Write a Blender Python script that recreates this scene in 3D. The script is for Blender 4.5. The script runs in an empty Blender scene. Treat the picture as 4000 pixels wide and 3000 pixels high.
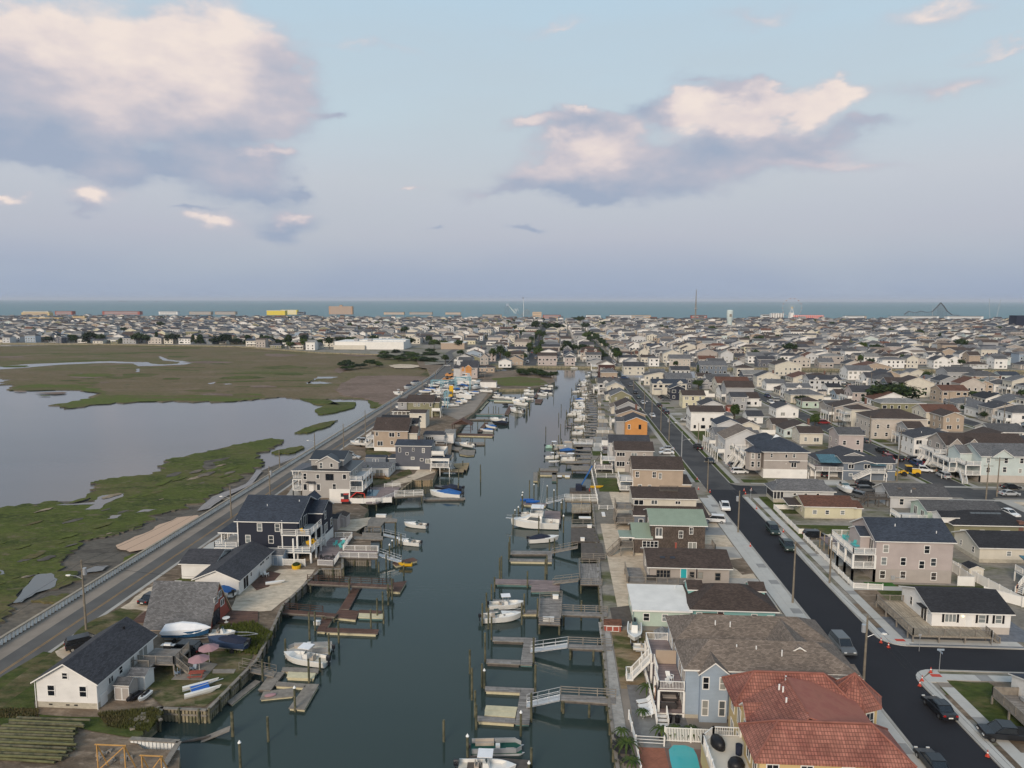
import bpy,math,random
from mathutils import Vector,Matrix
R=math.radians
rnd=random.Random(11)
SC=bpy.context.scene
COLL=SC.collection
# ---------------------------------------------------------------- camera
CAM_Z=49.5
YAW,PITCH,ROLL,FPX=3.44,6.74,0.115,2777.0
cd=bpy.data.cameras.new('camera');cam=bpy.data.objects.new('camera',cd);COLL.objects.link(cam)
cd.sensor_width=36;cd.lens=FPX/4000*36;cd.clip_start=.5;cd.clip_end=120000
CM=Matrix.Rotation(R(YAW),4,'Z')@Matrix.Rotation(R(90-PITCH),4,'X')@Matrix.Rotation(R(ROLL),4,'Z')
cam.matrix_world=Matrix.Translation((0,0,CAM_Z))@CM
SC.camera=cam
SC.view_settings.view_transform='Standard';SC.view_settings.look='None'
SC.view_settings.gamma=1;SC.view_settings.use_curve_mapping=False
SC.view_settings.exposure=0.0
SC.cycles.use_denoising=True
SC.cycles.max_bounces=5;SC.cycles.diffuse_bounces=2;SC.cycles.glossy_bounces=3
SC.cycles.volume_bounces=0;SC.cycles.caustics_reflective=False;SC.cycles.caustics_refractive=False
# ---------------------------------------------------------------- sky
wd=bpy.data.worlds.new('World');SC.world=wd;wd.use_nodes=True
nt=wd.node_tree;nt.nodes.clear()
SUN_EL,SUN_AZ=27.0,200.0      # low sun behind the camera, azimuth clockwise from +Y
def N(t,kind,**kw):
 n=t.nodes.new('ShaderNode'+kind)
 for k,v in kw.items():
  if k.startswith('i_'):n.inputs[int(k[2:])].default_value=v
  else:setattr(n,k,v)
 return n
def L(t,a,b):t.links.new(a,b)
def math_n(t,op,a,b=None,clamp=False):
 n=t.nodes.new('ShaderNodeMath');n.operation=op;n.use_clamp=clamp
 for i,s in enumerate((a,b)):
  if s is None:continue
  if isinstance(s,(int,float)):n.inputs[i].default_value=s
  else:t.links.new(s,n.inputs[i])
 return n.outputs[0]
def ramp_n(t,fac,stops,interp='LINEAR'):
 n=t.nodes.new('ShaderNodeValToRGB');cr=n.color_ramp;cr.interpolation=interp
 while len(cr.elements)<len(stops):cr.elements.new(.5)
 for e,(p,c)in zip(cr.elements,stops):e.position=p;e.color=(*c,1)if len(c)==3 else c
 t.links.new(fac,n.inputs[0]);return n.outputs[0]
def mix_n(t,fac,a,b,bt='MIX'):
 n=t.nodes.new('ShaderNodeMix');n.data_type='RGBA';n.blend_type=bt
 for i,s in((0,fac),(6,a),(7,b)):
  if isinstance(s,(int,float)):n.inputs[i].default_value=s
  elif isinstance(s,tuple):n.inputs[i].default_value=(*s,1)
  else:t.links.new(s,n.inputs[i])
 return n.outputs[2]
def lin(r,g,b):
 return tuple((c/255/12.92)if c/255<=.04045 else((c/255+.055)/1.055)**2.4 for c in(r,g,b))
tc=N(nt,'TexCoord');sep=N(nt,'SeparateXYZ');L(nt,tc.outputs['Generated'],sep.inputs[0])
az=math_n(nt,'ARCTAN2',sep.outputs[0],sep.outputs[1]);el=math_n(nt,'ARCSINE',sep.outputs[2])
elf=math_n(nt,'DIVIDE',el,R(90),True)
sky=N(nt,'TexSky',sky_type='NISHITA',sun_disc=False,sun_elevation=R(SUN_EL),sun_rotation=R(SUN_AZ),altitude=20,air_density=1.3,dust_density=2.5,ozone_density=1.6)
base=ramp_n(nt,elf,[(0,lin(156,172,198)),(.025,lin(167,179,200)),(.055,lin(187,191,205)),(.1,lin(199,204,213)),(.15,lin(196,212,222)),(.24,lin(188,212,228)),(.5,lin(158,187,212)),(1,lin(125,158,192))])
# low band turns greener to the right as in an evening sky
big=N(nt,'TexNoise',noise_dimensions='3D');big.inputs['Scale'].default_value=2.2;big.inputs['Detail'].default_value=3
mp0=N(nt,'Mapping');mp0.inputs['Scale'].default_value=(1,1,4);L(nt,tc.outputs['Generated'],mp0.inputs[0]);L(nt,mp0.outputs[0],big.inputs['Vector'])
veil=math_n(nt,'MULTIPLY',math_n(nt,'SUBTRACT',big.outputs[0],.42,True),1.6,True)
base=mix_n(nt,veil,base,lin(192,200,207))
skyc=mix_n(nt,1.0,sky.outputs[0],(.08,.08,.08),'MULTIPLY')
base=mix_n(nt,.07,base,skyc)
# clouds: soft lobes placed by compass direction and elevation, broken up by noise
def dirpx(px,py):
 d=CM.to_3x3()@Vector((px-2000,1500-py,-FPX));d.normalize()
 return math.atan2(d.x,d.y),math.asin(d.z)
pv=N(nt,'CombineXYZ');L(nt,az,pv.inputs[0]);L(nt,el,pv.inputs[1])
nz1=N(nt,'TexNoise');nz1.inputs['Scale'].default_value=9;nz1.inputs['Detail'].default_value=7;nz1.inputs['Roughness'].default_value=.56
mpz=N(nt,'Mapping');mpz.inputs['Scale'].default_value=(1,1.9,1);L(nt,pv.outputs[0],mpz.inputs[0]);L(nt,mpz.outputs[0],nz1.inputs['Vector'])
wsub=N(nt,'VectorMath',operation='SUBTRACT');L(nt,nz1.outputs[1],wsub.inputs[0]);wsub.inputs[1].default_value=(.5,.5,.5)
wmul=N(nt,'VectorMath',operation='MULTIPLY');L(nt,wsub.outputs[0],wmul.inputs[0]);wmul.inputs[1].default_value=(.13,.09,0)
wadd=N(nt,'VectorMath',operation='ADD');L(nt,pv.outputs[0],wadd.inputs[0]);L(nt,wmul.outputs[0],wadd.inputs[1])
# px, py, half width, half height, weight, tone (0 shaded grey, 1 sunlit cream)
BL=[(560,200,420,200,1.15,1.0),(860,250,260,190,.95,.9),(100,180,280,120,.85,.85),(330,370,520,120,1.0,.55),
 (850,420,380,130,.9,.32),(60,290,260,90,.6,.0),(1090,330,170,190,.75,.38),(830,500,260,60,.7,.0),(100,480,300,110,.8,.0),
 (130,590,330,80,.85,.0),(620,620,380,85,.95,.05),(930,640,230,95,.9,.35),(1000,760,250,70,.7,.0),(1120,880,200,55,.75,.0),
 (345,740,110,45,.75,1.0),(30,790,60,35,.6,.95),(800,870,120,45,.7,.95),(1150,835,100,35,.75,1.0),(375,790,90,25,.5,.1),
 (750,815,110,16,.6,0),(1290,440,70,26,.55,.1),(1170,730,70,26,.6,0),(1000,600,60,20,.7,1.0),(1080,620,60,22,.7,.95),
 (2280,500,230,70,.85,.05),(2100,490,160,30,.6,.75),(2250,440,110,30,.6,1.0),(2420,500,100,60,.8,.95),(2560,420,130,70,.7,.1),
 (2680,390,90,50,.9,1.0),(2850,440,260,90,1.0,.85),(3030,370,100,60,.9,1.0),(3220,400,150,80,.95,.95),(3330,350,80,60,.8,.9),
 (2900,330,170,45,.75,.3),(3000,560,420,75,.85,.15),(2350,600,260,90,.95,.85),(2120,640,220,80,.8,.55),(2650,660,420,100,.95,.15),
 (2300,745,300,70,1.0,.0),(3100,630,260,45,.65,.75),(2080,700,160,60,.7,.2),(2050,880,120,22,.75,.0),(1690,895,40,16,.5,0),(3400,500,130,40,.5,.3),
 (1600,730,110,20,.55,.9),(3700,340,300,60,.45,.6),(3700,40,280,55,.5,.85),(2150,105,260,34,.36,.95),(1450,190,280,38,.36,.95),(2950,40,300,60,.36,.8),(3900,190,220,30,.4,.9),(1950,745,260,40,.42,.35),(3350,660,260,40,.4,.6),(2700,300,150,35,.5,.35)]
accD=accT=None
for px,py,hw,hh,wt,tone in BL:
 a0,e0=dirpx(px,py)
 m=N(nt,'Mapping',vector_type='TEXTURE')
 m.inputs['Location'].default_value=(a0,e0,0);m.inputs['Scale'].default_value=(hw/FPX*1.52,hh/FPX*1.42,1)
 L(nt,wadd.outputs[0],m.inputs[0])
 g=N(nt,'TexGradient',gradient_type='QUADRATIC_SPHERE');L(nt,m.outputs[0],g.inputs[0])
 w=math_n(nt,'MULTIPLY',g.outputs[1],wt*1.7)
 t_=math_n(nt,'MULTIPLY',w,tone)
 accD=w if accD is None else math_n(nt,'ADD',accD,w)
 accT=t_ if accT is None else math_n(nt,'ADD',accT,t_)
# the rest of the sky carries the same kind of broken cloud
nz2=N(nt,'TexNoise');nz2.inputs['Scale'].default_value=2.1;nz2.inputs['Detail'].default_value=5;L(nt,mp0.outputs[0],nz2.inputs['Vector'])
side=math_n(nt,'MULTIPLY',math_n(nt,'SUBTRACT',math_n(nt,'ABSOLUTE',math_n(nt,'ADD',az,R(YAW))),R(38),True),4,True)
rest=math_n(nt,'MULTIPLY',math_n(nt,'MULTIPLY',math_n(nt,'SUBTRACT',nz2.outputs[0],.5,True),4.0),side)
accD=math_n(nt,'ADD',accD,rest);accT=math_n(nt,'ADD',accT,math_n(nt,'MULTIPLY',rest,.5))
nz3=N(nt,'TexNoise');nz3.inputs['Scale'].default_value=15;nz3.inputs['Detail'].default_value=8;nz3.inputs['Roughness'].default_value=.5;L(nt,mpz.outputs[0],nz3.inputs['Vector'])
fine=math_n(nt,'SUBTRACT',nz3.outputs[0],.5)
dens=math_n(nt,'ADD',accD,math_n(nt,'MULTIPLY',fine,math_n(nt,'MULTIPLY',accD,1.6)))
alpha=N(nt,'MapRange',interpolation_type='SMOOTHSTEP');L(nt,dens,alpha.inputs[0]);alpha.inputs[1].default_value=.1;alpha.inputs[2].default_value=.95
tone=math_n(nt,'DIVIDE',accT,math_n(nt,'MAXIMUM',accD,.01))
tone=math_n(nt,'ADD',tone,math_n(nt,'MULTIPLY',fine,1.0),True)
tone=math_n(nt,'MULTIPLY',tone,math_n(nt,'ADD',math_n(nt,'MULTIPLY',alpha.outputs[0],.5),.5))
cc=ramp_n(nt,tone,[(0,lin(158,171,193)),(.25,lin(176,181,197)),(.5,lin(196,192,202)),(.75,lin(226,213,212)),(1,lin(243,228,219))])
aa=math_n(nt,'MULTIPLY',alpha.outputs[0],.93)
final=mix_n(nt,aa,base,cc)
bg=N(nt,'Background');L(nt,final,bg.inputs[0]);bg.inputs[1].default_value=1.0
wd.cycles.sampling_method='MANUAL';wd.cycles.sample_map_resolution=256
wo=N(nt,'OutputWorld');L(nt,bg.outputs[0],wo.inputs[0])
# ---------------------------------------------------------------- sun
sl=bpy.data.lights.new('sun','SUN');sl.energy=3.0;sl.angle=R(22);sl.color=(1,.845,.68)
so=bpy.data.objects.new('sun',sl);COLL.objects.link(so)
sd=Vector((math.sin(R(SUN_AZ))*math.cos(R(SUN_EL)),math.cos(R(SUN_AZ))*math.cos(R(SUN_EL)),math.sin(R(SUN_EL))))
so.rotation_euler=sd.to_track_quat('Z','Y').to_euler()
# ---------------------------------------------------------------- helpers
G=1.5            # height of the built-up ground above the water
def P(px,py,z=G):
 """the place on the level z that the photograph shows at this pixel (4000 x 3000 frame)"""
 d=CM.to_3x3()@Vector((px-2000,1500-py,-FPX))
 t=(z-CAM_Z)/d.z
 return(d.x*t,d.y*t)
class MB:
 def __init__(s):s.v=[];s.f=[];s.m=[]
 def add(s,vs,fs,m=0):
  n=len(s.v);s.v.extend(vs)
  for f in fs:s.f.append([i+n for i in f]);s.m.append(m)
  return s
 def box(s,x0,x1,y0,y1,z0,z1,m=0):
  return s.add([(x0,y0,z0),(x1,y0,z0),(x1,y1,z0),(x0,y1,z0),(x0,y0,z1),(x1,y0,z1),(x1,y1,z1),(x0,y1,z1)],
   [(0,3,2,1),(4,5,6,7),(0,1,5,4),(1,2,6,5),(2,3,7,6),(3,0,4,7)],m)
 def prism(s,pts,z0,z1,m=0,ms=None):
  n=len(pts);a=sum(pts[i][0]*pts[(i+1)%n][1]-pts[(i+1)%n][0]*pts[i][1]for i in range(n))
  if a<0:pts=pts[::-1]
  s.add([(p[0],p[1],z1)for p in pts],[list(range(n))],m)
  if z0 is not None:
   s.add([(p[0],p[1],z0)for p in pts]+[(p[0],p[1],z1)for p in pts],
    [(i,(i+1)%n,n+(i+1)%n,n+i)for i in range(n)],m if ms is None else ms)
  return s
 def beam(s,a,b,w,h=None,m=0):
  h=h or w;a=Vector(a);b=Vector(b);d=(b-a)
  if d.length<1e-6:return s
  d.normalize();up=Vector((0,0,1))if abs(d.z)<.95 else Vector((0,1,0))
  x=d.cross(up).normalized()*w/2;y=x.cross(d).normalized()*h/2
  vs=[tuple(p+sx*x+sy*y)for p in(a,b)for sx,sy in((-1,-1),(1,-1),(1,1),(-1,1))]
  return s.add(vs,[(0,1,2,3),(7,6,5,4),(0,4,5,1),(1,5,6,2),(2,6,7,3),(3,7,4,0)],m)
 def cyl(s,a,b,r0,r1=None,n=8,m=0,caps=True):
  r1=r0 if r1 is None else r1;a=Vector(a);b=Vector(b);d=(b-a).normalized()
  up=Vector((0,0,1))if abs(d.z)<.95 else Vector((0,1,0))
  x=d.cross(up).normalized();y=d.cross(x)
  vs=[tuple(p+r*(math.cos(2*math.pi*i/n)*x+math.sin(2*math.pi*i/n)*y))for p,r in((a,r0),(b,r1))for i in range(n)]
  fs=[(i,n+i,n+(i+1)%n,(i+1)%n)for i in range(n)]
  if caps:fs+=[list(range(n)),list(range(2*n-1,n-1,-1))]
  return s.add(vs,fs,m)
 def ball(s,c,r,n=8,k=5,m=0,sz=1.0):
  vs=[(c[0]+r*math.sin(math.pi*j/k)*math.cos(2*math.pi*i/n),c[1]+r*math.sin(math.pi*j/k)*math.sin(2*math.pi*i/n),c[2]+sz*r*math.cos(math.pi*j/k))for j in range(k+1)for i in range(n)]
  return s.add(vs,[(j*n+i,(j+1)*n+i,(j+1)*n+(i+1)%n,j*n+(i+1)%n)for j in range(k)for i in range(n)],m)
 def loft(s,rings,m=0,close=True,caps=True):
  n=len(rings[0]);vs=[p for r in rings for p in r];fs=[]
  for j in range(len(rings)-1):
   for i in range(n if close else n-1):
    fs.append((j*n+i,j*n+(i+1)%n,(j+1)*n+(i+1)%n,(j+1)*n+i))
  if caps and close:fs+=[list(range(n-1,-1,-1)),[(len(rings)-1)*n+i for i in range(n)]]
  return s.add(vs,fs,m)
 def slab(s,p,t,mt=0,ms=1):
  """four top corners, counter-clockwise seen from above, thickness t"""
  q=[(a[0],a[1],a[2]-t)for a in p];s.add(list(p),[(0,1,2,3)],mt)
  return s.add(list(p)+q,[(0,4,5,1),(1,5,6,2),(2,6,7,3),(3,7,4,0),(7,6,5,4)],ms)
 def mesh(s,name,mats,smooth=False,uv=True):
  me=bpy.data.meshes.new(name);me.from_pydata([tuple(p)for p in s.v],[],s.f)
  for m in mats:me.materials.append(mat(m)if isinstance(m,str)else m)
  if len(mats)>1:me.polygons.foreach_set('material_index',s.m)
  if smooth:me.polygons.foreach_set('use_smooth',[True]*len(s.f))
  if uv:
   ul=me.uv_layers.new(name='UVMap');co=[]
   V=s.v
   for p in me.polygons:
    nrm=p.normal
    if abs(nrm.z)>.97:u=Vector((1,0,0));w=Vector((0,1,0))
    else:u=Vector((-nrm.y,nrm.x,0)).normalized();w=nrm.cross(u)
    for i in p.vertices:
     q=V[i];co.append(u.x*q[0]+u.y*q[1]+u.z*q[2]);co.append(w.x*q[0]+w.y*q[1]+w.z*q[2])
   ul.data.foreach_set('uv',co)
  return me
 def build(s,name,mats,parent=None,loc=(0,0,0),rz=0,**kw):
  return link(name,s.mesh(name,[mats]if isinstance(mats,str)else mats,**kw),parent,loc,rz)
def link(name,me,parent=None,loc=(0,0,0),rz=0):
 o=bpy.data.objects.new(name,me);COLL.objects.link(o);o.location=loc;o.rotation_euler=(0,0,rz)
 if parent:o.parent=parent
 return o
def tag(o,label,cat,group=None,kind=None):
 if label:o['label']=label
 if cat:o['category']=cat
 if group:o['group']=group
 if kind:o['kind']=kind
 return o
def thing(name,label,cat,loc=(0,0,0),rz=0,group=None):
 return tag(link(name,None,None,loc,rz),label,cat,group)
def struct(o,label=None):
 o['kind']='structure'
 if label:o['label']=label
 return o
def stuff(o):o['kind']='stuff';return o
KIDS={}
def copy_tree(o,loc,rz,label=None,group=None,scale=None):
 """a copy of a thing with copies of its parts and sub-parts"""
 r=o.copy();COLL.objects.link(r);r.location=loc;r.rotation_euler=(0,0,rz)
 if label:r['label']=label
 if group:r['group']=group
 if scale:r.scale=(scale,scale,scale)
 if o.name not in KIDS:KIDS[o.name]=[(c,list(c.children))for c in o.children]
 for ch,gs in KIDS[o.name]:
  c=ch.copy();COLL.objects.link(c);c.parent=r
  for g in gs:
   d=g.copy();COLL.objects.link(d);d.parent=c
 return r
# ---------------------------------------------------------------- materials
MATS={};SPEC={}
def mk(name,col,rough=.75,var=.1,vs=.7,bump=0,bs=8,pat=None,pk=(),spec=.3,metal=0,col2=None,c2s=.25,c2t=(.45,.6),emit=0):
 SPEC[name]=(col,rough,var,vs,bump,bs,pat,pk,spec,metal,col2,c2s,c2t,emit);return name
def mat(name):
 if name in MATS:return MATS[name]
 col,rough,var,vs,bump,bs,pat,pk,spec,metal,col2,c2s,c2t,emit=SPEC[name]
 m=bpy.data.materials.new(name);MATS[name]=m;m.use_nodes=True;t=m.node_tree;b=t.nodes['Principled BSDF']
 b.inputs['Roughness'].default_value=rough;b.inputs['Specular IOR Level'].default_value=spec;b.inputs['Metallic'].default_value=metal
 geo=N(t,'NewGeometry');c=(*col,);hgt=None
 def noise(sc,det=3,ro=.55,vec=None,w=None):
  n=N(t,'TexNoise');n.inputs['Scale'].default_value=sc;n.inputs['Detail'].default_value=det;n.inputs['Roughness'].default_value=ro
  L(t,vec or geo.outputs['Position'],n.inputs['Vector']);return n.outputs[0]
 if col2:
  f=ramp_n(t,noise(c2s,6,.6),[(c2t[0],(0,0,0)),(c2t[1],(1,1,1))]);c=mix_n(t,f,c,(*col2,))
 if pat in('shingle','planks','planksv','block','tile'):
  uvn=N(t,'UVMap');vec=uvn.outputs[0]
  if pat=='planksv':
   mp=N(t,'Mapping');mp.inputs['Rotation'].default_value=(0,0,R(90));L(t,vec,mp.inputs[0]);vec=mp.outputs[0]
  w,h,mo,k={'shingle':(.36,.17,.012,.32),'planks':(3.1,.15,.012,.3),'planksv':(3.1,.15,.012,.3),'block':(.4,.2,.008,.12),'tile':(.28,.36,.03,.22)}[pat]
  if pk:w,h=pk
  br=N(t,'TexBrick');br.inputs['Scale'].default_value=1;br.inputs['Brick Width'].default_value=w;br.inputs['Row Height'].default_value=h
  br.inputs['Mortar Size'].default_value=mo;br.inputs['Mortar Smooth'].default_value=.2;br.inputs['Bias'].default_value=-.1
  br.inputs['Color1'].default_value=(1-k,1-k,1-k,1);br.inputs['Color2'].default_value=(1+k*.8,1+k*.8,1+k*.8,1)
  mc=.45 if pat!='block'else.8;br.inputs['Mortar'].default_value=(mc,mc,mc,1)
  if pat=='tile':br.offset=0
  L(t,vec,br.inputs[0]);c=mix_n(t,1.0,c,br.outputs[0],'MULTIPLY');hgt=math_n(t,'SUBTRACT',1.0,br.outputs[1])
 if pat=='siding':
  sp=N(t,'SeparateXYZ');L(t,geo.outputs['Position'],sp.inputs[0])
  fr=math_n(t,'FRACT',math_n(t,'DIVIDE',sp.outputs[2],(pk or(.16,))[0]));hgt=math_n(t,'SUBTRACT',1.0,fr)
  ln=math_n(t,'GREATER_THAN',fr,.85);c=mix_n(t,math_n(t,'MULTIPLY',ln,.22),c,(0,0,0))
 if var:
  v=ramp_n(t,noise(vs,5),[(.25,(1-var*1.6,)*3),(.75,(1+var,)*3)]);c=mix_n(t,1.0,c,v,'MULTIPLY')
 if name=='glass':oi_=N(t,'ObjectInfo');c=ramp_n(t,oi_.outputs['Random'],[(0,(.01,.013,.018)),(.55,(.035,.042,.05)),(.72,(.09,.1,.105)),(.85,(.26,.26,.24))],'CONSTANT')  # random pane tints: varied sky reflections put into the colour, and pale blinds
 if isinstance(c,tuple):b.inputs['Base Color'].default_value=(*c,1)
 else:L(t,c,b.inputs['Base Color'])
 if bump or hgt is not None:
  bn=N(t,'Bump');bn.inputs['Distance'].default_value=.03;bn.inputs['Strength'].default_value=bump or.35
  L(t,hgt if hgt is not None else noise(bs,4),bn.inputs['Height']);L(t,bn.outputs[0],b.inputs['Normal'])
 if emit:b.inputs['Emission Color'].default_value=(*col,1);b.inputs['Emission Strength'].default_value=emit
 return m
WALLS=dict(white=(.72,.7,.67),cream=(.57,.53,.45),beige=(.47,.42,.37),tan=(.38,.3,.23),grey=(.33,.33,.335),lgrey=(.5,.5,.5),dgrey=(.1,.105,.125),navy=(.017,.021,.036),
   slate=(.145,.17,.205),blue=(.29,.35,.42),aqua=(.5,.56,.54),mint=(.44,.53,.45),turq=(.22,.43,.41),yellow=(.57,.53,.38),pink=(.52,.38,.33),peach=(.56,.4,.26),
   olive=(.22,.21,.13),osb=(.52,.24,.075),oxblood=(.055,.022,.02),ochre=(.55,.41,.2),taupe=(.36,.32,.29),teal=(.18,.34,.4),rose=(.42,.36,.34),lav=(.4,.36,.46),barn=(.32,.08,.055))
for k,c in WALLS.items():mk('wall_'+k,c,.6,.08,.5,pat='siding')
for k,c in WALLS.items():mk('flat_'+k,c,.65,.07,.6)
ROOFS=dict(dark=(.03,.03,.034),grey=(.15,.15,.155),lgrey=(.24,.235,.225),brown=(.072,.052,.043),redbrown=(.14,.065,.042),slate=(.045,.055,.075),tan=(.2,.16,.13),brick=(.2,.06,.04),charcoal=(.06,.06,.068),teal=(.09,.2,.25),mid=(.1,.098,.1),green=(.05,.085,.06))
for k,c in ROOFS.items():mk('roof_'+k,c,.85,.14,.35,pat='shingle')
for k,c in ROOFS.items():mk('froof_'+k,c,.85,.16,.4)
mk('roof_tile',(.36,.15,.11),.8,.14,.5,pat='tile',bump=.8,col2=(.27,.1,.075),c2s=.35)
mk('roof_membrane',(.36,.14,.1),.85,.15,.8,col2=(.28,.1,.075),c2s=.8)
mk('roof_white',(.68,.66,.62),.7,.08,.5);mk('metal_green',(.235,.29,.225),.5,.06);mk('metal_black',(.025,.027,.032),.35,.05)
mk('shake',(.115,.09,.075),.9,.2,1.2,pat='shingle',pk=(.15,.2));mk('trim',(.75,.73,.69),.5,.04);mk('trim_cream',(.7,.64,.52),.55,.04)
mk('foundation',(.46,.42,.34),.85,.15,.8,pat='block');mk('render_white',(.72,.7,.66),.8,.05,.6)
mk('glass',(.012,.015,.02),.08,.0,spec=.6);mk('glass_pale',(.2,.22,.22),.2,.1,2,spec=.6);mk('screen',(.03,.03,.035),.5)
mk('door_white',(.7,.69,.67),.5);mk('door_teal',(.03,.38,.42),.45);mk('chimney_brick',(.17,.09,.07),.9,.15,2);mk('lamp_glow',(1,.8,.45),.5,0,emit=2.5)
mk('deck_grey',(.27,.25,.23),.85,.22,1.2,pat='planks');mk('deck_greyv',(.27,.25,.23),.85,.22,1.2,pat='planksv');mk('deck_brown',(.13,.07,.05),.8,.15,1,pat='planks');mk('deck_brownv',(.14,.085,.065),.8,.18,1,pat='planksv')
mk('deck_new',(.38,.27,.14),.8,.12,1,pat='planks');mk('deck_pale',(.42,.35,.26),.8,.12,.8,pat='planksv');mk('deck_mauve',(.27,.21,.2),.8,.1,.8,pat='planks');mk('deck_light',(.45,.45,.44),.7,.05)
mk('wood_grey',(.23,.205,.175),.9,.22,1.5);mk('wood_tan',(.3,.24,.16),.85,.2,1.5);mk('wood_new',(.48,.27,.09),.8,.12,1.5);mk('wood_dark',(.105,.09,.078),.9,.2,1.5)
mk('pile',(.13,.12,.075),.9,.25,1.6,col2=(.06,.065,.04),c2s=1.1);mk('pile_cap',(.78,.78,.76),.5);mk('float_cream',(.56,.5,.33),.6,.1,1.5);mk('float_teal',(.09,.17,.17),.6)
mk('alu',(.5,.51,.52),.35,.05,metal=.5);mk('black',(.012,.012,.014),.45);mk('rubber',(.015,.015,.016),.8);mk('chrome',(.6,.6,.6),.2,0,metal=.9)
# ---------------------------------------------------------------- water and land
def water_mat(name,col,rough,bstr,sc,col2=None,spec=.5):
 m=bpy.data.materials.new(name);MATS[name]=m;m.use_nodes=True;t=m.node_tree;b=t.nodes['Principled BSDF']
 geo=N(t,'NewGeometry');mp=N(t,'Mapping');mp.inputs['Scale'].default_value=(.35,1,1);L(t,geo.outputs['Position'],mp.inputs[0])
 n1=N(t,'TexNoise');n1.inputs['Scale'].default_value=sc;n1.inputs['Detail'].default_value=5;L(t,mp.outputs[0],n1.inputs['Vector'])
 n2=N(t,'TexNoise');n2.inputs['Scale'].default_value=.02;n2.inputs['Detail'].default_value=4;L(t,mp.outputs[0],n2.inputs['Vector'])
 c=mix_n(t,ramp_n(t,n2.outputs[0],[(.35,(0,0,0)),(.65,(1,1,1))]),col,col2 or col);L(t,c,b.inputs['Base Color'])
 b.inputs['Roughness'].default_value=rough;b.inputs['IOR'].default_value=1.33;b.inputs['Specular IOR Level'].default_value=spec
 bn=N(t,'Bump');bn.inputs['Strength'].default_value=bstr;bn.inputs['Distance'].default_value=.12;L(t,n1.outputs[0],bn.inputs['Height']);L(t,bn.outputs[0],b.inputs['Normal'])
water_mat('water_lagoon',(.026,.042,.039),.075,.09,1.6,(.034,.051,.046))
water_mat('water_bay',(.13,.135,.135),.16,.10,.8,(.15,.15,.152))
water_mat('water_ocean',(.085,.2,.235),.45,.25,.08,(.14,.21,.22),.12)
water_mat('water_pond_cloud_tint',(.5,.34,.23),.5,.05,1)  # muddy tan pond colour with the pink cloud reflection put into it
water_mat('water_pool',(.06,.36,.38),.08,.12,2.5,(.07,.4,.42));water_mat('water_pool_dark',(.04,.1,.15),.08,.12,2.5)
def grass_mat(name,cols,scs=(.02,.12,1.5),bump=.5):
 m=bpy.data.materials.new(name);MATS[name]=m;m.use_nodes=True;t=m.node_tree;b=t.nodes['Principled BSDF']
 geo=N(t,'NewGeometry');mp=N(t,'Mapping');mp.inputs['Scale'].default_value=(.55,1,1);L(t,geo.outputs['Position'],mp.inputs[0]);c=cols[0];last=None
 for i,(cc,th)in enumerate(cols[1:]):
  n=N(t,'TexNoise');n.inputs['Scale'].default_value=scs[i%len(scs)];n.inputs['Detail'].default_value=7;n.inputs['Roughness'].default_value=.62
  o=N(t,'VectorMath',operation='ADD');o.inputs[1].default_value=(i*37.1,i*11.7,0);L(t,mp.outputs[0],o.inputs[0]);L(t,o.outputs[0],n.inputs['Vector'])
  f=ramp_n(t,n.outputs[0],[(th-.06,(0,0,0)),(th+.08,(1,1,1))]);c=mix_n(t,f,c,cc)
 n=N(t,'TexNoise');n.inputs['Scale'].default_value=1.4;n.inputs['Detail'].default_value=8;n.inputs['Roughness'].default_value=.7;L(t,mp.outputs[0],n.inputs['Vector'])
 c=mix_n(t,1.0,c,ramp_n(t,n.outputs[0],[(.3,(.72,.72,.72)),(.7,(1.25,1.25,1.25))]),'MULTIPLY');L(t,c,b.inputs['Base Color'])
 b.inputs['Roughness'].default_value=.95;b.inputs['Specular IOR Level'].default_value=.1
 bn=N(t,'Bump');bn.inputs['Strength'].default_value=bump;bn.inputs['Distance'].default_value=.3;L(t,n.outputs[0],bn.inputs['Height']);L(t,bn.outputs[0],b.inputs['Normal'])
grass_mat('marsh_brown',[(.15,.115,.065),((.11,.11,.042),.52),((.18,.135,.09),.56),((.08,.085,.035),.6),((.2,.15,.1),.62)],(.012,.05,.3,1.0))
grass_mat('marsh_green',[(.075,.092,.022),((.125,.105,.05),.54),((.048,.062,.018),.54),((.15,.12,.08),.62),((.1,.115,.03),.55)],(.035,.14,.6,1.6))
grass_mat('marsh_edge',[(.095,.115,.028),((.12,.1,.048),.55)],(.05,.3))
grass_mat('mud',[(.12,.108,.092),((.18,.15,.115),.56),((.08,.072,.062),.55)],(.07,.3,1),.25)
grass_mat('gravel_flat',[(.2,.145,.115),((.15,.11,.085),.52),((.25,.19,.155),.6)],(.05,.4,2))
grass_mat('lawn',[(.066,.085,.022),((.105,.095,.042),.54),((.048,.066,.018),.53)],(.15,.6,2))
grass_mat('lawn_dry',[(.12,.1,.05),((.2,.16,.1),.56),((.06,.07,.025),.5)],(.2,.5,2))
grass_mat('sand',[(.55,.46,.35),((.48,.39,.29),.53),((.36,.29,.21),.63)],(.15,.8,2.5),.2)
grass_mat('dirt',[(.19,.145,.105),((.12,.092,.066),.53),((.28,.22,.165),.58)],(.2,.8,2.5),.6)
grass_mat('town_ground',[(.27,.245,.21),((.19,.175,.15),.52),((.1,.105,.05),.56)],(.05,.12,.4),.2)
grass_mat('wrack',[(.3,.24,.17),((.2,.16,.11),.5)],(.4,1.5));grass_mat('yard_mix',[(.24,.175,.105),((.3,.23,.15),.52),((.08,.085,.03),.55)],(.25,.35,2));grass_mat('brush',[(.03,.042,.014),((.05,.06,.02),.55)],(.1,.5))
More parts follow.
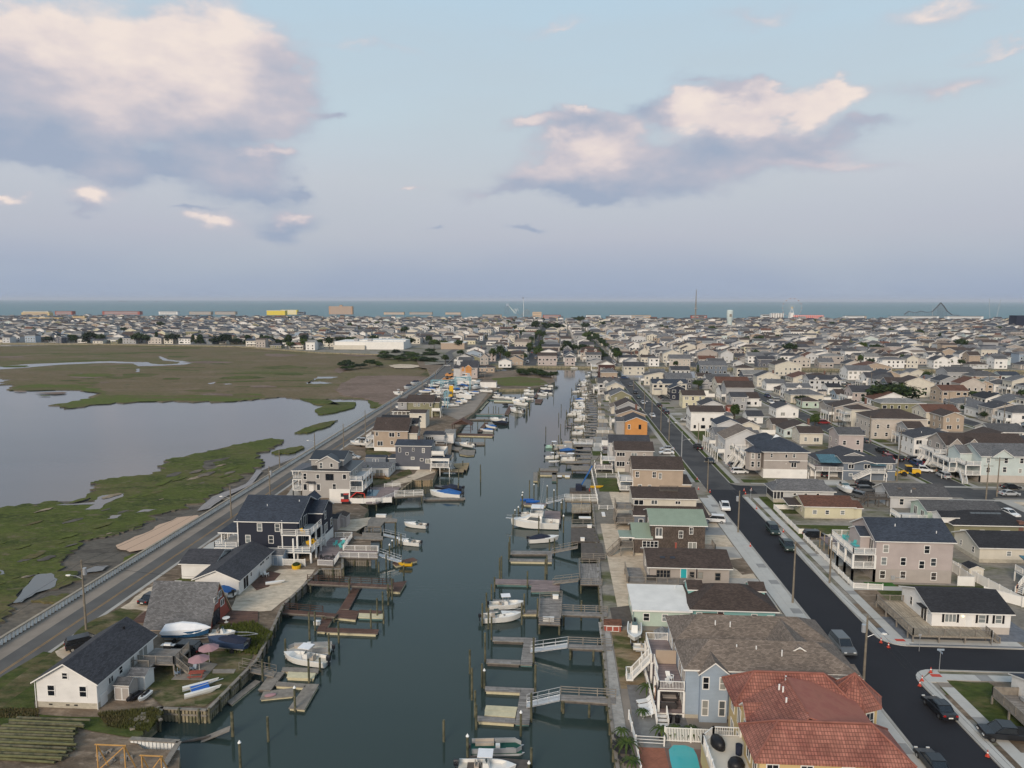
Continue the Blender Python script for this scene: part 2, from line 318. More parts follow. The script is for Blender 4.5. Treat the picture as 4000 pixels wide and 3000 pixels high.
mk('asphalt_new',(.017,.017,.021),.8,.1,.3,bump=.2,bs=20);mk('asphalt_old',(.075,.073,.073),.9,.16,.12,bump=.2,bs=12,col2=(.05,.05,.052),c2s=.15);mk('asphalt_road',(.115,.11,.104),.9,.12,.15,col2=(.09,.087,.084),c2s=.1)
mk('shoulder',(.25,.215,.18),.95,.14,.3);mk('concrete',(.38,.36,.325),.85,.09,.4,col2=(.3,.29,.27),c2s=.25,c2t=(.5,.7));mk('slab_new',(.45,.44,.41),.8,.07,.6);mk('slab_old',(.27,.265,.255),.85,.1,.6)
mk('cone_red',(.5,.06,.035),.6);mk('line_yellow',(.34,.2,.07),.8,.2,1);mk('line_white',(.6,.6,.58),.8,.15,1);mk('gravel_grey',(.17,.165,.16),.95,.2,1.5,bump=.5,bs=14);mk('gravel_blue',(.15,.165,.19),.95,.2,1.5,bump=.5,bs=12);mk('flagstone',(.2,.2,.19),.9,.15,1,pat='block',pk=(.6,.4))
mk('bulkhead_wood',(.3,.255,.17),.9,.2,1.2,col2=(.13,.13,.075),c2s=.9);mk('bulkhead_new',(.36,.27,.17),.85,.12,1);mk('vinyl',(.8,.8,.78),.6,.12,.5);mk('cap_tan',(.33,.285,.225),.9,.12,.6);mk('terracotta_floor',(.3,.12,.075),.8,.12,.8,pat='block',pk=(.22,.11));mk('patio_red',(.16,.1,.085),.85,.2,.8);mk('turf',(.035,.12,.02),.9)
def poly(name,pts,z,m,z0=None,ms=None,label=None,kind='structure',world=False,parent=None):
 q=[tuple(p)for p in pts]if world else[P(x,y,z)for x,y in pts]
 b=MB().prism(q,z0,z,0,1);o=b.build(name,[m]+([ms]if ms else[])if ms else[m,m],parent)
 if parent is None:o['kind']=kind
 if label:o['label']=label
 return o
# sea floor far below the sheets of water, so that the whole ground is one surface to the horizon
S=70000
b=MB().add([(-S,520,-.06),(S,520,-.06),(S,S,-.06),(-S,S,-.06)],[(0,1,2,3)]);struct(b.build('ocean_water','water_ocean',uv=False),'grey green ocean reaching to the horizon beyond the town')
b=MB().add([(-3000,-900,-.03),(-74,-900,-.03),(-74,1500,-.03),(-3000,1500,-.03)],[(0,1,2,3)]);struct(b.build('bay_water','water_bay',uv=False),'flat grey bay water beside the marsh')
b=MB().add([(-74,-900,0),(3000,-900,0),(3000,1500,0),(-74,1500,0)],[(0,1,2,3)]);struct(b.build('lagoon_water','water_lagoon',uv=False),'dark green lagoon water between the docks')
# ---- town land
RB=[(7.0,-200),(7.0,84),(8.3,122),(9.8,180),(11.7,222),(16.4,270),(20,330),(23,392),(24.5,446)]     # right bulkhead, world
def rbx(y):
 for(a,b_),(c,d)in zip(RB,RB[1:]):
  if b_<=y<=d:return a+(c-a)*(y-b_)/(d-b_)
 return RB[-1][0]
right_land=RB+[(700,446),(700,-200)]
poly('ground',right_land,G,'town_ground',-.5,'bulkhead_wood',world=True,label='built-up ground right of the lagoon')
far_land=[(-83,521),(-20,519),(60,518),(720,512),(3200,512),(3200,1700),(1900,1690),(600,1660),(-500,1640),(-2600,1620),(-2600,790),(-520,745),(-330,720),(-215,640),(-150,620),(-104,560),(-96,521)]
poly('ground',far_land,G,'town_ground',-.5,'bulkhead_wood',world=True,label='built-up ground of the town beyond the cross canal')
beach=[(-2600,1618),(-500,1636),(600,1656),(1900,1686),(3200,1696),(3200,1790),(600,1745),(-600,1690),(-2600,1650)]
poly('beach',beach,1.2,'sand',-.5,world=True,label='pale strip of beach between town and ocean')
# left bank: strip between the road wall and the lagoon
lb=[(0,3600),(-300,3300),(0,2560),(1300,1698)]
left_bank_px=[(628,3060),(700,3000),(702,2930),(560,2925),(520,2890),(552,2860),(612,2812),(628,2768),(808,2776),(1000,2580),(1065,2450),(1100,2370),(1250,2225),(1335,2225),(1335,2180),(1450,2180),(1448,2100),
    (1390,2080),(1425,2010),(1440,1990),(1385,1960),(1402,1940),(1500,1935),(1560,1920),(1612,1880),(1690,1878),(1712,1830),(1760,1780),(1765,1735),(1770,1700),(1790,1680),(1815,1640),(1855,1610),(1910,1550),(1945,1520),(2080,1518),(2150,1500),(2168,1490),(2150,1466),(2110,1447),(1930,1450),(1905,1430),(1880,1425)]
LBW=[P(x,y,G)for x,y in left_bank_px]
left_land=[(-41,40),(-41,66)]+LBW+[(-60,470),(-70,521),(-83,530),(-96,521),(-77.5,440),(-77.5,40)]
poly('ground',left_land,G,'dirt',-.5,'bulkhead_wood',world=True,label='narrow left bank between road and lagoon')
poly('land_joint',[(-96,500),(-60,470),(-60,540),(-90,600),(-110,560)],G-.004,'dirt',None,world=True)
# ---- marsh
def wav(pts,amp,seg=4,z=.3):
 seg=int(seg*2)if amp>.3 else seg

 out=[];q=[P(x,y,z)for x,y in pts]
 for a,b_ in zip(q,q[1:]+q[:1]):
  for k in range(seg):
   f=k/seg;dx,dy=b_[0]-a[0],b_[1]-a[1];l=math.hypot(dx,dy)
   j=0 if k==0 else rnd.uniform(-1,1)*min(amp,l*.14)*(1.4 if k%2 else.8)
   out.append((a[0]+dx*f-dy/(l+.01)*j,a[1]+dy*f+dx/(l+.01)*j))
 return out
field=[(-900,1480),(0,1477),(50,1484),(5,1500),(59,1509),(41,1523),(217,1523),(316,1523),(398,1536),(344,1557),(222,1577),(249,1596),(452,1572),(678,1565),(873,1569),(1000,1559),(1090,1550),(1160,1556),(1240,1560),(1330,1556),(1420,1560),(1500,1556),(1530,1600),(1450,1610),
  (1500,1600),(1640,1545),(1740,1470),(1800,1425),(1850,1390),(1870,1375),(1700,1372),(1560,1368),(1300,1350),(1200,1342),(1000,1340),(700,1343),(400,1346),(0,1352),(-900,1358)]
field=[p for i,p in enumerate(field)if i not in(22,23)]
mf=wav(field,5,3);b=MB().prism(mf,-.3,.32,0,1);struct(b.build('marsh',['marsh_brown','mud'],uv=False),'wide brown and green salt marsh behind the bay')
edge=[(217,1523),(41,1525),(59,1509),(150,1500),(400,1518),(430,1545),(700,1545),(1000,1538),(1060,1552),(873,1569),(678,1565),(452,1572),(249,1596),(222,1577),(344,1557),(398,1536),(316,1523)]
struct(MB().prism(wav(edge,2,3),None,.345,0).build('marsh_fringe','marsh_edge',uv=False))
shore=[(-500,2040),(0,1985),(226,1958),(300,1958),(334,1944),(393,1894),(353,1888),(420,1870),(579,1856),(651,1833),(619,1822),(660,1808),(646,1795),(723,1784),(904,1741),(1000,1722),(1060,1712),(1107,1720),(1082,1740),(1002,1776),(1024,1805),(977,1855)]
barrier_line=[(1030,1830),(1300,1700),(1180,1705),(1140,1725)]
mud=shore+[(1120,1800),(1275,1722),(1210,1735),(1240,1700),(1330,1655),(1460,1590),(1500,1575)]
mudw=[P(x,y,.1)for x,y in shore]+[(-77,235),(-77,40),(-200,40)]
struct(MB().prism(mudw,-.3,.1,0).build('mudflat','mud',uv=False),'wet grey mudflat between marsh grass and road wall')
green=[(-500,2040),(0,1985),(226,1958),(240,1972),(330,1976),(380,1960),(334,1944),(393,1894),(353,1888),(420,1870),(579,1856),(651,1833),(619,1822),(660,1808),(646,1795),(723,1784),(904,1741),(1000,1722),(1060,1712),(1107,1720),(1082,1740),
  (1002,1776),(1035,1816),(960,1850),(900,1900),(820,1945),(700,1990),(620,2010),(520,2070),(420,2095),(330,2110),(250,2170),(240,2200),(320,2260),(230,2300),(150,2240),(60,2380),(-60,2460),(-600,2700)]
struct(MB().prism(wav(green,1.5,4),.05,.42,0,1).build('marsh_grass',['marsh_green','mud'],uv=False),'green marsh grass strip between bay and road')
def patch(name,pts,z,m,amp=.6,seg=4,z0=None):return struct(MB().prism(wav(pts,amp,seg,z),z0,z,0,0).build(name,m,uv=False))
for pts in([(120,2345),(190,2350),(290,2385),(340,2350),(320,2320),(240,2318)],[(1060,1765),(1120,1750),(1180,1740),(1190,1748),(1140,1768),(1080,1772)],[(480,2190),(520,2200),(560,2160),(510,2165)],
   [(0,2540),(200,2400),(330,2330),(380,2350),(200,2480),(60,2560)],[(1100,1850),(1200,1770),(1290,1722),(1310,1728),(1210,1800),(1120,1860)],[(1150,1690),(1190,1670),(1260,1650),(1320,1640),(1280,1665),(1200,1690)],
   [(1230,1600),(1300,1570),(1390,1570),(1385,1590),(1300,1612),(1250,1618)],[(1170,1555),(1290,1562),(1330,1580),(1240,1580)],[(1440,1560),(1510,1570),(1500,1590),(1450,1590)]):
 patch('marsh_grass',pts,.44,'marsh_green',.5,3,.05)
for pts,m in(([(453,2129),(506,2107),(583,2075),(606,2057),(669,2034),(692,2021),(768,2012),(777,2017),(723,2057),(678,2093),(642,2107),(588,2143),(506,2156),(458,2141)],'water_pond_cloud_tint'),
   ([(215,1973),(300,1967),(370,1960),(380,1945),(400,1935),(485,1928),(480,1940),(410,1968),(390,1988),(330,1990),(370,1970)],'water_bay'),([(415,2028),(440,2012),(475,2010),(460,2022)],'water_bay'),
   ([(50,2355),(90,2300),(140,2245),(200,2238),(225,2262),(215,2290),(140,2315),(85,2352)],'water_bay'),([(0,2220),(15,2232),(20,2240),(0,2245)],'water_bay'),([(315,2232),(370,2212),(425,2208),(400,2228),(330,2238)],'water_bay'),
   ([(190,2420),(270,2370),(330,2330),(345,2338),(250,2405),(200,2435)],'water_bay'),([(530,2002),(560,1990),(615,1988),(580,1998)],'water_bay'),([(790,1820),(800,1800),(900,1785),(880,1795),(830,1806),(860,1835),(810,1838)],'mud'),
   ([(770,1995),(830,1940),(960,1890),(1000,1840),(1025,1840),(985,1890),(880,1940),(820,1985)],'water_bay')):
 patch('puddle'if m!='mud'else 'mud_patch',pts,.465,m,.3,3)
for pts in([(0,1431),(100,1423),(380,1412),(430,1411),(500,1414),(580,1415),(590,1421),(640,1424),(690,1421),(700,1413),(640,1408),(615,1393),(630,1392),(660,1405),(765,1415),(720,1424),(600,1429),(540,1430),(520,1420),(420,1417),(230,1425),(90,1437),(0,1443),(-600,1460),(-600,1436)],
   [(265,1464),(300,1459),(337,1459),(330,1464),(280,1466)],[(528,1452),(540,1440),(550,1440),(538,1453)],[(1200,1500),(1240,1471),(1320,1472),(1300,1477),(1230,1480)],[(1190,1494),(1250,1490),(1300,1497),(1230,1500)],[(815,1497),(840,1493),(835,1498),(818,1501)],[(875,1499),(900,1498),(905,1501),(880,1502)],[(1410,1382),(1470,1385),(1460,1390),(1400,1386)],[(1190,1360),(1240,1362),(1220,1368),(1180,1366)]):
 patch('creek_water',pts,.36,'water_bay',1,3)
rp=random.Random(21)
for k in range(46):    # small mud scars, pools and dry wrack in the near marsh
 x=rp.uniform(-60,900);y0_=2075-.27*x+rp.uniform(-40,230-.12*x);w=rp.uniform(10,46);h=w*rp.uniform(.1,.22);m_=rp.choice(['mud','mud','marsh_edge','wrack','marsh_edge','marsh_edge']+['water_bay']*(k%5==0))
 patch('marsh_scar',[(x+w*math.cos(a)*rp.uniform(.8,1.1),y0_-w*.25*math.cos(a)+h*math.sin(a)*rp.uniform(.6,1.1))for a in[t*.449 for t in range(14)]],.475+k*.003,m_,.2,1)
for k in range(26):
 x=rp.uniform(0,1250);y0_=rp.uniform(1375,1550);w=rp.uniform(25,110);h=w*.07
 patch('marsh_patch',[(x+w*math.cos(a)*rp.uniform(.6,1.2),y0_+h*math.sin(a)*rp.uniform(.5,1.3))for a in[t*.785 for t in range(8)]],.375+k*.003,rp.choice(['marsh_green','gravel_flat','marsh_edge','marsh_green']),.3,2)
for k in range(9):     # dark drainage ditches
 y=rnd.uniform(1362,1520);x=rnd.uniform(0,1100);w=rnd.uniform(120,400);dy=rnd.uniform(-10,6)
 patch('marsh_ditch',[(x,y),(x+w*.4,y+dy*.6-2),(x+w,y+dy),(x+w,y+dy+2.5),(x+w*.5,y+dy*.6+2),(x,y+2.5)],.35,'marsh_green',.8,3)
patch('gravel_flat',[(1310,1525),(1330,1500),(1400,1468),(1560,1466),(1676,1472),(1640,1520),(1600,1560),(1530,1590),(1480,1575),(1420,1555),(1340,1545)],.5,'gravel_flat',1,4,.2)
patch('gravel_flat',[(1340,1385),(1420,1372),(1510,1378),(1480,1388),(1400,1392)],.5,'gravel_flat',1,3)
patch('gravel_flat',[(1300,1445),(1340,1428),(1360,1440),(1330,1460)],.5,'gravel_flat',1,3)
patch('bare_sand',[(1520,1428),(1560,1422),(1640,1426),(1655,1432),(1600,1438),(1540,1438)],.9,'sand',1,3)
# ---- roads
def strip(name,x0,x1,y0,y1,z,m,label=None):
 return struct(MB().box(x0,x1,y0,y1,z-.3,z).build(name,m,uv=False),label)
Z=G+.004
def road(name,pts,z,m,label=None):return poly(name,pts,z,m,None,world=True,label=label)
RX0,RX1=-73.6,-68.6
road('road',[(RX0,20),(RX1,20),(RX1,440),(-71.5,520),(-93,640),(-97,800),(-101,800),(-99,640),(-84,540),(-79,470),(-74,400)],Z+.004,'asphalt_road','old two-lane road running along the white sea wall')
road('road_shoulder',[(-76.6,20),(-73.4,20),(-73.8,400),(-79,480),(-82,500),(-78.2,430),(-76.6,380)],Z,'shoulder')
road('road_shoulder',[(RX1-.3,20),(RX1+.35,20),(RX1+.35,440),(RX1-.3,440)],Z+.008,'concrete')
for x in(-71.25,-71.0):road('road_line',[(x,20),(x+.11,20),(x+.11,470),(x,470)],Z+.012,'line_yellow')
# ---------------------------------------------------------------- building kit
MC={}
def cached(key,fn):
 if key not in MC:MC[key]=fn()
 return MC[key]
def window_meshes(w,h,style='dh',tm='trim',gm='glass'):
 def fr():
  b=MB();t=.1 if w>.5 else.07
  b.box(-w/2-t,w/2+t,-.05,.0,-t,0);b.box(-w/2-t,w/2+t,-.05,.0,h,h+t)
  b.box(-w/2-t,-w/2,-.05,0,0,h);b.box(w/2,w/2+t,-.05,0,0,h)
  if style in('dh','grid'):b.box(-w/2,w/2,-.04,-.002,h*.5-.03,h*.5+.03)
  if style=='grid':b.box(-.025,.025,-.038,-.003,0,h)
  if style=='two':b.box(-.05,.05,-.045,-.002,0,h)
  if style=='tri':
   for u in(-1,1):b.box(u*w/6-.04,u*w/6+.04,-.045,-.002,0,h)
  if style=='four':
   for u in(-1,0,1):b.box(u*w/4-.05,u*w/4+.05,-.045,-.002,0,h)
   b.box(-w/2,w/2,-.04,-.002,h*.5-.02,h*.5+.02)
  return b.mesh('window_frame',[tm],uv=False)
 def pn():return MB().box(-w/2,w/2,-.02,.0,0,h).mesh('pane',[gm],uv=False)
 return cached(('wf',round(w,2),round(h,2),style,tm),fr),cached(('wp',round(w,2),round(h,2),gm),pn)
def gable_roof(b,x0,x1,y0,y1,ze,rise,ax,over=.4,t=.16,mt=0,ms=1,ox=None):
 ox=over if ox is None else ox
 if ax=='gx':
  ym=(y0+y1)/2;k=rise/((y1-y0)/2);e=ze-over*k+.03;r=ze+rise+.03;a,c=x0-ox,x1+ox
  b.slab([(a,y0-over,e),(c,y0-over,e),(c,ym,r),(a,ym,r)],t,mt,ms);b.slab([(a,ym,r),(c,ym,r),(c,y1+over,e),(a,y1+over,e)],t,mt,ms)
 else:
  xm=(x0+x1)/2;k=rise/((x1-x0)/2);e=ze-over*k+.03;r=ze+rise+.03;a,c=y0-ox,y1+ox
  b.slab([(x0-over,a,e),(xm,a,r),(xm,c,r),(x0-over,c,e)],t,mt,ms);b.slab([(xm,a,r),(x1+over,a,e),(x1+over,c,e),(xm,c,r)],t,mt,ms)
def hip_roof(b,x0,x1,y0,y1,ze,rise,over=.45,t=.18,mt=0,ms=1):
 x0-=over;x1+=over;y0-=over;y1+=over;w,d=x1-x0,y1-y0;e=ze;r=ze+rise
 if w>=d:A,B=(x0+d/2,(y0+y1)/2,r),(x1-d/2,(y0+y1)/2,r)
 else:A,B=((x0+x1)/2,y0+w/2,r),((x0+x1)/2,y1-w/2,r)
 c=[(x0,y0,e),(x1,y0,e),(x1,y1,e),(x0,y1,e)];q=[(p[0],p[1],e-t)for p in c]
 fs=[(0,1,5,4),(1,2,5),(2,3,4,5),(3,0,4)]if w>=d else[(0,1,4),(1,2,5,4),(2,3,5),(3,0,4,5)]
 b.add(c+[A,B],fs,mt);b.add(c+q,[(0,4,5,1),(1,5,6,2),(2,6,7,3),(3,7,4,0),(7,6,5,4)],ms)
def wall_mass(b,x0,x1,y0,y1,z0,ze,rise=0,ax='gx',m=0):
 b.box(x0,x1,y0,y1,z0,ze,m)
 if rise:
  if ax=='gx':
   for x,f in((x0+.001,(0,2,1)),(x1-.001,(0,1,2))):b.add([(x,y0,ze-.01),(x,y1,ze-.01),(x,(y0+y1)/2,ze+rise)],[f],m)
  elif ax=='gy':
   for y,f in((y0+.001,(0,1,2)),(y1-.001,(0,2,1))):b.add([(x0,y,ze-.01),(x1,y,ze-.01),((x0+x1)/2,y,ze+rise)],[f],m)
def railing(b,p0,p1,h=1.0,m=0,step=.16,post=2.0,pw=.12,style='bal'):
 p0=Vector(p0);p1=Vector(p1);d=p1-p0;n=max(1,round(d.length/post));up=Vector((0,0,1))
 for i in range(n+1):q=p0+d*i/n;b.box(q.x-pw/2,q.x+pw/2,q.y-pw/2,q.y+pw/2,q.z,q.z+h+.06,m)
 b.beam(p0+up*h,p1+up*h,.1,.07,m)
 if style=='bal':
  b.beam(p0+up*.12,p1+up*.12,.06,.06,m);k=int(d.length/step)
  for i in range(1,k):q=p0+d*i/k;b.beam(q+up*.12,q+up*h,.04,.04,m)
 elif style=='bars':
  b.beam(p0+up*.35,p1+up*.35,.05,.09,m);b.beam(p0+up*.68,p1+up*.68,.05,.09,m)
 elif style=='solid':b.beam(p0+up*.5,p1+up*.5,.04,.9,m)
 elif style=='glass':b.beam(p0+up*.15,p1+up*.15,.05,.05,m)
FACE={'S':0,'E':math.pi/2,'N':math.pi,'W':-math.pi/2}
OCC=[]          # footprints already taken
class House:
 """one building: an Empty at its base with walls, roof, windows ... as children; x east, y away from the camera"""
 def __init__(s,label,x0,x1,y0,y1,h,roof='gx',rise=1.8,wall='white',rc='grey',over=.4,z=G,name='house',cat='house',siding=True,trim='trim',found=0,group=None,t=.16,rm=None,ox=None,wz=0):
  s.cx,s.cy,s.z=(x0+x1)/2,(y0+y1)/2,z;s.root=thing(name,label,cat,(s.cx,s.cy,z),0,group);OCC.append((x0,x1,y0,y1))
  s.trim=trim;s.x0,s.x1,s.y0,s.y1,s.h=x0-s.cx,x1-s.cx,y0-s.cy,y1-s.cy,h
  s.wm=('wall_'if siding else 'flat_')+wall if not wall.startswith('@')else wall[1:];s.rm=rm or 'roof_'+rc;s.near=siding
  b=MB();wall_mass(b,s.x0,s.x1,s.y0,s.y1,found+wz,h,rise if roof in('gx','gy')else 0,roof);b.build('wall',s.wm,s.root)
  if found:MB().box(s.x0+.03,s.x1-.03,s.y0+.03,s.y1-.03,0,found).build('foundation','foundation'if siding else 'flat_beige',s.root)
  b=MB()
  if roof in('gx','gy'):gable_roof(b,s.x0,s.x1,s.y0,s.y1,h,rise,roof,over,t,ox=ox)
  elif roof=='hip':hip_roof(b,s.x0,s.x1,s.y0,s.y1,h+.15,rise,over)
  elif roof=='flat':b.slab([(s.x0-over,s.y0-over,h+.1),(s.x1+over,s.y0-over,h+.1),(s.x1+over,s.y1+over,h+.1+rise),(s.x0-over,s.y1+over,h+.1+rise)],.25)
  if roof:s.roof=b.build('roof',[s.rm,trim],s.root)
 def L(s,x,y):return(x-s.cx,y-s.cy)
 def mass(s,x0,x1,y0,y1,z0,ze,rise=0,ax='gx',wall=None,rc=None,over=.35,roof=True,rm=None,nm='wing'):
  """a further block of the same building, world x and y, heights above the base"""
  x0-=s.cx;x1-=s.cx;y0-=s.cy;y1-=s.cy
  wm=s.wm if wall is None else(wall[1:]if wall.startswith('@')else 'wall_'+wall)
  b=MB();wall_mass(b,x0,x1,y0,y1,z0,ze,rise if ax in('gx','gy')else 0,ax);o=b.build(nm,wm,s.root)
  if roof:
   b=MB();m=rm or('roof_'+rc if rc else s.rm)
   if ax=='hip':hip_roof(b,x0,x1,y0,y1,ze+.15,rise,over)
   elif ax=='flat':b.slab([(x0-over,y0-over,ze+.1),(x1+over,y0-over,ze+.1),(x1+over,y1+over,ze+.1+rise),(x0-over,y1+over,ze+.1+rise)],.2)
   else:gable_roof(b,x0,x1,y0,y1,ze,rise,ax,over)
   b.build('roof',[m,s.trim],s.root)
  return o
 def block(s,nm,x0,x1,y0,y1,z0,z1,m):return MB().box(x0-s.cx,x1-s.cx,y0-s.cy,y1-s.cy,z0,z1).build(nm,m,s.root)
 def win(s,face,pos,z,w=.85,h=1.35,style='dh',gm='glass',off=None,tm=None):
  """pos = world x (S, N) or world y (E, W) of the middle; off = world plane of the wall if not the main one"""
  f,p=window_meshes(w,h,style,tm or s.trim,gm)
  if face in 'SN':x=pos-s.cx;y=(off-s.cy)if off is not None else(s.y0 if face=='S'else s.y1)
  else:y=pos-s.cy;x=(off-s.cx)if off is not None else(s.x0 if face=='W'else s.x1)
  o=link('window',f,s.root,(x,y,z),FACE[face]);link('pane',p,o)
 def wins(s,spec):
  for a in spec:s.win(*a)
 def auto(s,faces='SWE',st=1,fz=.9,sh=2.75,seed=0,gap=3.0,w=.85,h=1.3,skip=0):
  r=random.Random(seed+int(s.cx*10))
  for fc in faces:
   a,c=(s.x0+s.cx,s.x1+s.cx)if fc in 'SN'else(s.y0+s.cy,s.y1+s.cy)
   for k in range(st):
    n=max(1,int((c-a)/gap))
    for i in range(n):
     if r.random()<skip:continue
     ww=r.choice([w,w,w,w*.8,w*1.9]);ww=min(ww,(c-a)/n*.7)
     s.win(fc,a+(c-a)*(i+.5+r.uniform(-.12,.12))/n,fz+sh*k+r.choice([0,0,.15]),ww,h if ww>.7 else h*.8,'two'if ww>1.2 else 'dh',r.choice(['glass','glass','glass','glass_pale']))
 def farwins(s,faces='SWE',st=1,fz=.9,sh=2.75,gap=2.6):
  b=MB();r=random.Random(int(s.cx*7))
  for fc in faces:
   a,c=(s.x0,s.x1)if fc in 'SN'else(s.y0,s.y1)
   for k in range(st):
    n=max(1,int((c-a)/gap))
    for i in range(n):
     if r.random()<.2:continue
     q=a+(c-a)*(i+.5)/n;z=fz+sh*k;w=r.choice([.45,.45,.8])
     for m,e,t in((0,.12,.03),(1,0,.05)):
      if fc=='S':b.box(q-w-e,q+w+e,s.y0-t,s.y0+.01,z-e,z+1.25+e,m)
      elif fc=='W':b.box(s.x0-t,s.x0+.01,q-w-e,q+w+e,z-e,z+1.25+e,m)
      elif fc=='E':b.box(s.x1-.01,s.x1+t,q-w-e,q+w+e,z-e,z+1.25+e,m)
  if b.v:stuff(b.build('windows',['trim','glass'],s.root,uv=False))
 def door(s,face,pos,z=.3,m='door_white',w=.95,h=2.05,off=None):
  f,_=window_meshes(w,h,'none',s.trim)
  if face in 'SN':x=pos-s.cx;y=(off-s.cy)if off is not None else(s.y0 if face=='S'else s.y1)
  else:y=pos-s.cy;x=(off-s.cx)if off is not None else(s.x0 if face=='W'else s.x1)
  o=MB().box(-w/2,w/2,-.03,0,0,h).build('door',m,s.root,(x,y,z),FACE[face],uv=False);link('door_frame',f,o)
 def slider(s,face,pos,z,w=1.8,h=2.0,off=None):s.win(face,pos,z,w,h,'two','glass',off)
 def vent(s,x,y,z,h=.5,r=.07,m='pile_cap'):MB().cyl((0,0,-.3),(0,0,h),r,n=7).build('vent_pipe',m,s.root,(x-s.cx,y-s.cy,z))
 def chimney(s,x,y,z0,z1,w=.6,m='chimney_brick'):MB().box(-w/2,w/2,-w/2,w/2,z0,z1).box(-w/2-.06,w/2+.06,-w/2-.06,w/2+.06,z1,z1+.1).build('chimney',m,s.root,(x-s.cx,y-s.cy,0))
 def deck(s,x0,x1,y0,y1,z,rails='',fm='deck_light',rmn='trim',t=.22,posts=True,style='bal',pr=.09,edge=None,n=3,ground=0,under='trim'):
  """a raised floor with railings on the named sides, standing on posts"""
  X0,X1,Y0,Y1=x0-s.cx,x1-s.cx,y0-s.cy,y1-s.cy
  MB().box(X0,X1,Y0,Y1,z-.05,z,0).box(X0+.02,X1-.02,Y0+.02,Y1-.02,z-t,z-.052,1).build('deck_floor',[fm,under],s.root)
  sd={'S':((X0+.06,Y0+.06),(X1-.06,Y0+.06)),'N':((X0+.06,Y1-.06),(X1-.06,Y1-.06)),'W':((X0+.06,Y0+.06),(X0+.06,Y1-.06)),'E':((X1-.06,Y0+.06),(X1-.06,Y1-.06))}
  for c in rails:
   b=MB();(a,a2),(c1,c2)=sd[c];railing(b,(a,a2,z),(c1,c2,z),style=style);b.build('railing',rmn,s.root,uv=False)
  if posts and z>.6:
   for side in(rails or 'S'):
    (ax_,ay),(bx,by)=sd[side];k=max(1,round(math.hypot(bx-ax_,by-ay)/3.2))
    for i in range(k+1):
     q=(ax_+(bx-ax_)*i/k,ay+(by-ay)*i/k)
     if any(abs(q[0]-a_)+abs(q[1]-b_)<.3 for a_,b_ in s.__dict__.setdefault('pp'+str(round(z,1)),[])):continue
     s.__dict__['pp'+str(round(z,1))].append(q);MB().box(-pr,pr,-pr,pr,ground,z-t).build('post',rmn,s.root,(q[0],q[1],0),uv=False)
 def stairs(s,top,bot,w=1.0,m='trim',rail=True,rm_=None):
  stair_parts(s.root,(top[0]-s.cx,top[1]-s.cy,top[2]),(bot[0]-s.cx,bot[1]-s.cy,bot[2]),w,m,rail)
 def fin(s):return s.root
def stair_parts(root,top,bot,w=1.0,m='trim',rail=True):
 T=Vector(top);B=Vector(bot);d=B-T;n=max(2,round(abs(d.z)/.19));hv=Vector((d.x,d.y,0)).normalized();sv=Vector((-hv.y,hv.x,0));b=MB()
 for i in range(n):
  c=T+d*(i+.5)/n;r=Vector((d.x,d.y,0)).length/n
  a1=c-sv*w/2;a2=c+sv*w/2;b.beam(a1,a2,max(.25,r),.05)
 for k in(-1,1):b.beam(T+sv*w/2*k-Vector((0,0,.12)),B+sv*w/2*k+Vector((0,0,.05)),.05,.25)
 b.build('stairs',m,root,uv=False)
 if rail:
  b=MB()
  for k in(-1,1):
   b=MB();p,q=T+sv*w/2*k,B+sv*w/2*k;railing(b,p,q,.95,step=.18)
   b.build('stair_rail',m,root,uv=False)
# fences, docks, piles
def fence(name,label,pts,h=1.8,m='trim',style='picket',group=None,z=G,cat='fence'):
 """a run of fence through world points; every bay is a panel of its own between posts"""
 r=thing(name,label,cat,(pts[0][0],pts[0][1],z),0,group);ox,oy=pts[0]
 for(ax_,ay),(bx,by)in zip(pts,pts[1:]):
  l=math.hypot(bx-ax_,by-ay);n=max(1,round(l/2.4));ang=math.atan2(by-ay,bx-ax_);w=l/n
  for i in range(n+1):
   MBp=cached(('fp',h,m),lambda:MB().box(-.07,.07,-.07,.07,0,h+.1).mesh('post',[m],uv=False))
   link('post',MBp,r,(ax_+(bx-ax_)*i/n-ox,ay+(by-ay)*i/n-oy,0),ang)
  def pm():
   b=MB()
   if style=='solid':
    b.box(.07,w-.07,-.02,.02,.08,h-.05);b.box(.07,w-.07,-.04,.04,h-.1,h);b.box(.07,w-.07,-.04,.04,.05,.16)
    for k in range(1,int(w/.3)):b.box(.07+k*.3,.09+k*.3,-.03,.03,.16,h-.1)
   elif style=='rail':
    for zz in(.35,.68,1.0):b.box(.07,w-.07,-.03,.03,zz*h-.05,zz*h)
   else:
    for zz in(.15,h-.1):b.box(.07,w-.07,-.03,.03,zz,zz+.09)
    for k in range(int(w/.17)):b.box(.1+k*.17,.2+k*.17,-.02,.02,.1,h)
   return b.mesh('panel',[m],uv=False)
  pmesh=cached(('fl',h,m,style,round(w,1)),pm)
  for i in range(n):link('panel',pmesh,r,(ax_+(bx-ax_)*i/n-ox,ay+(by-ay)*i/n-oy,0),ang)
 return r
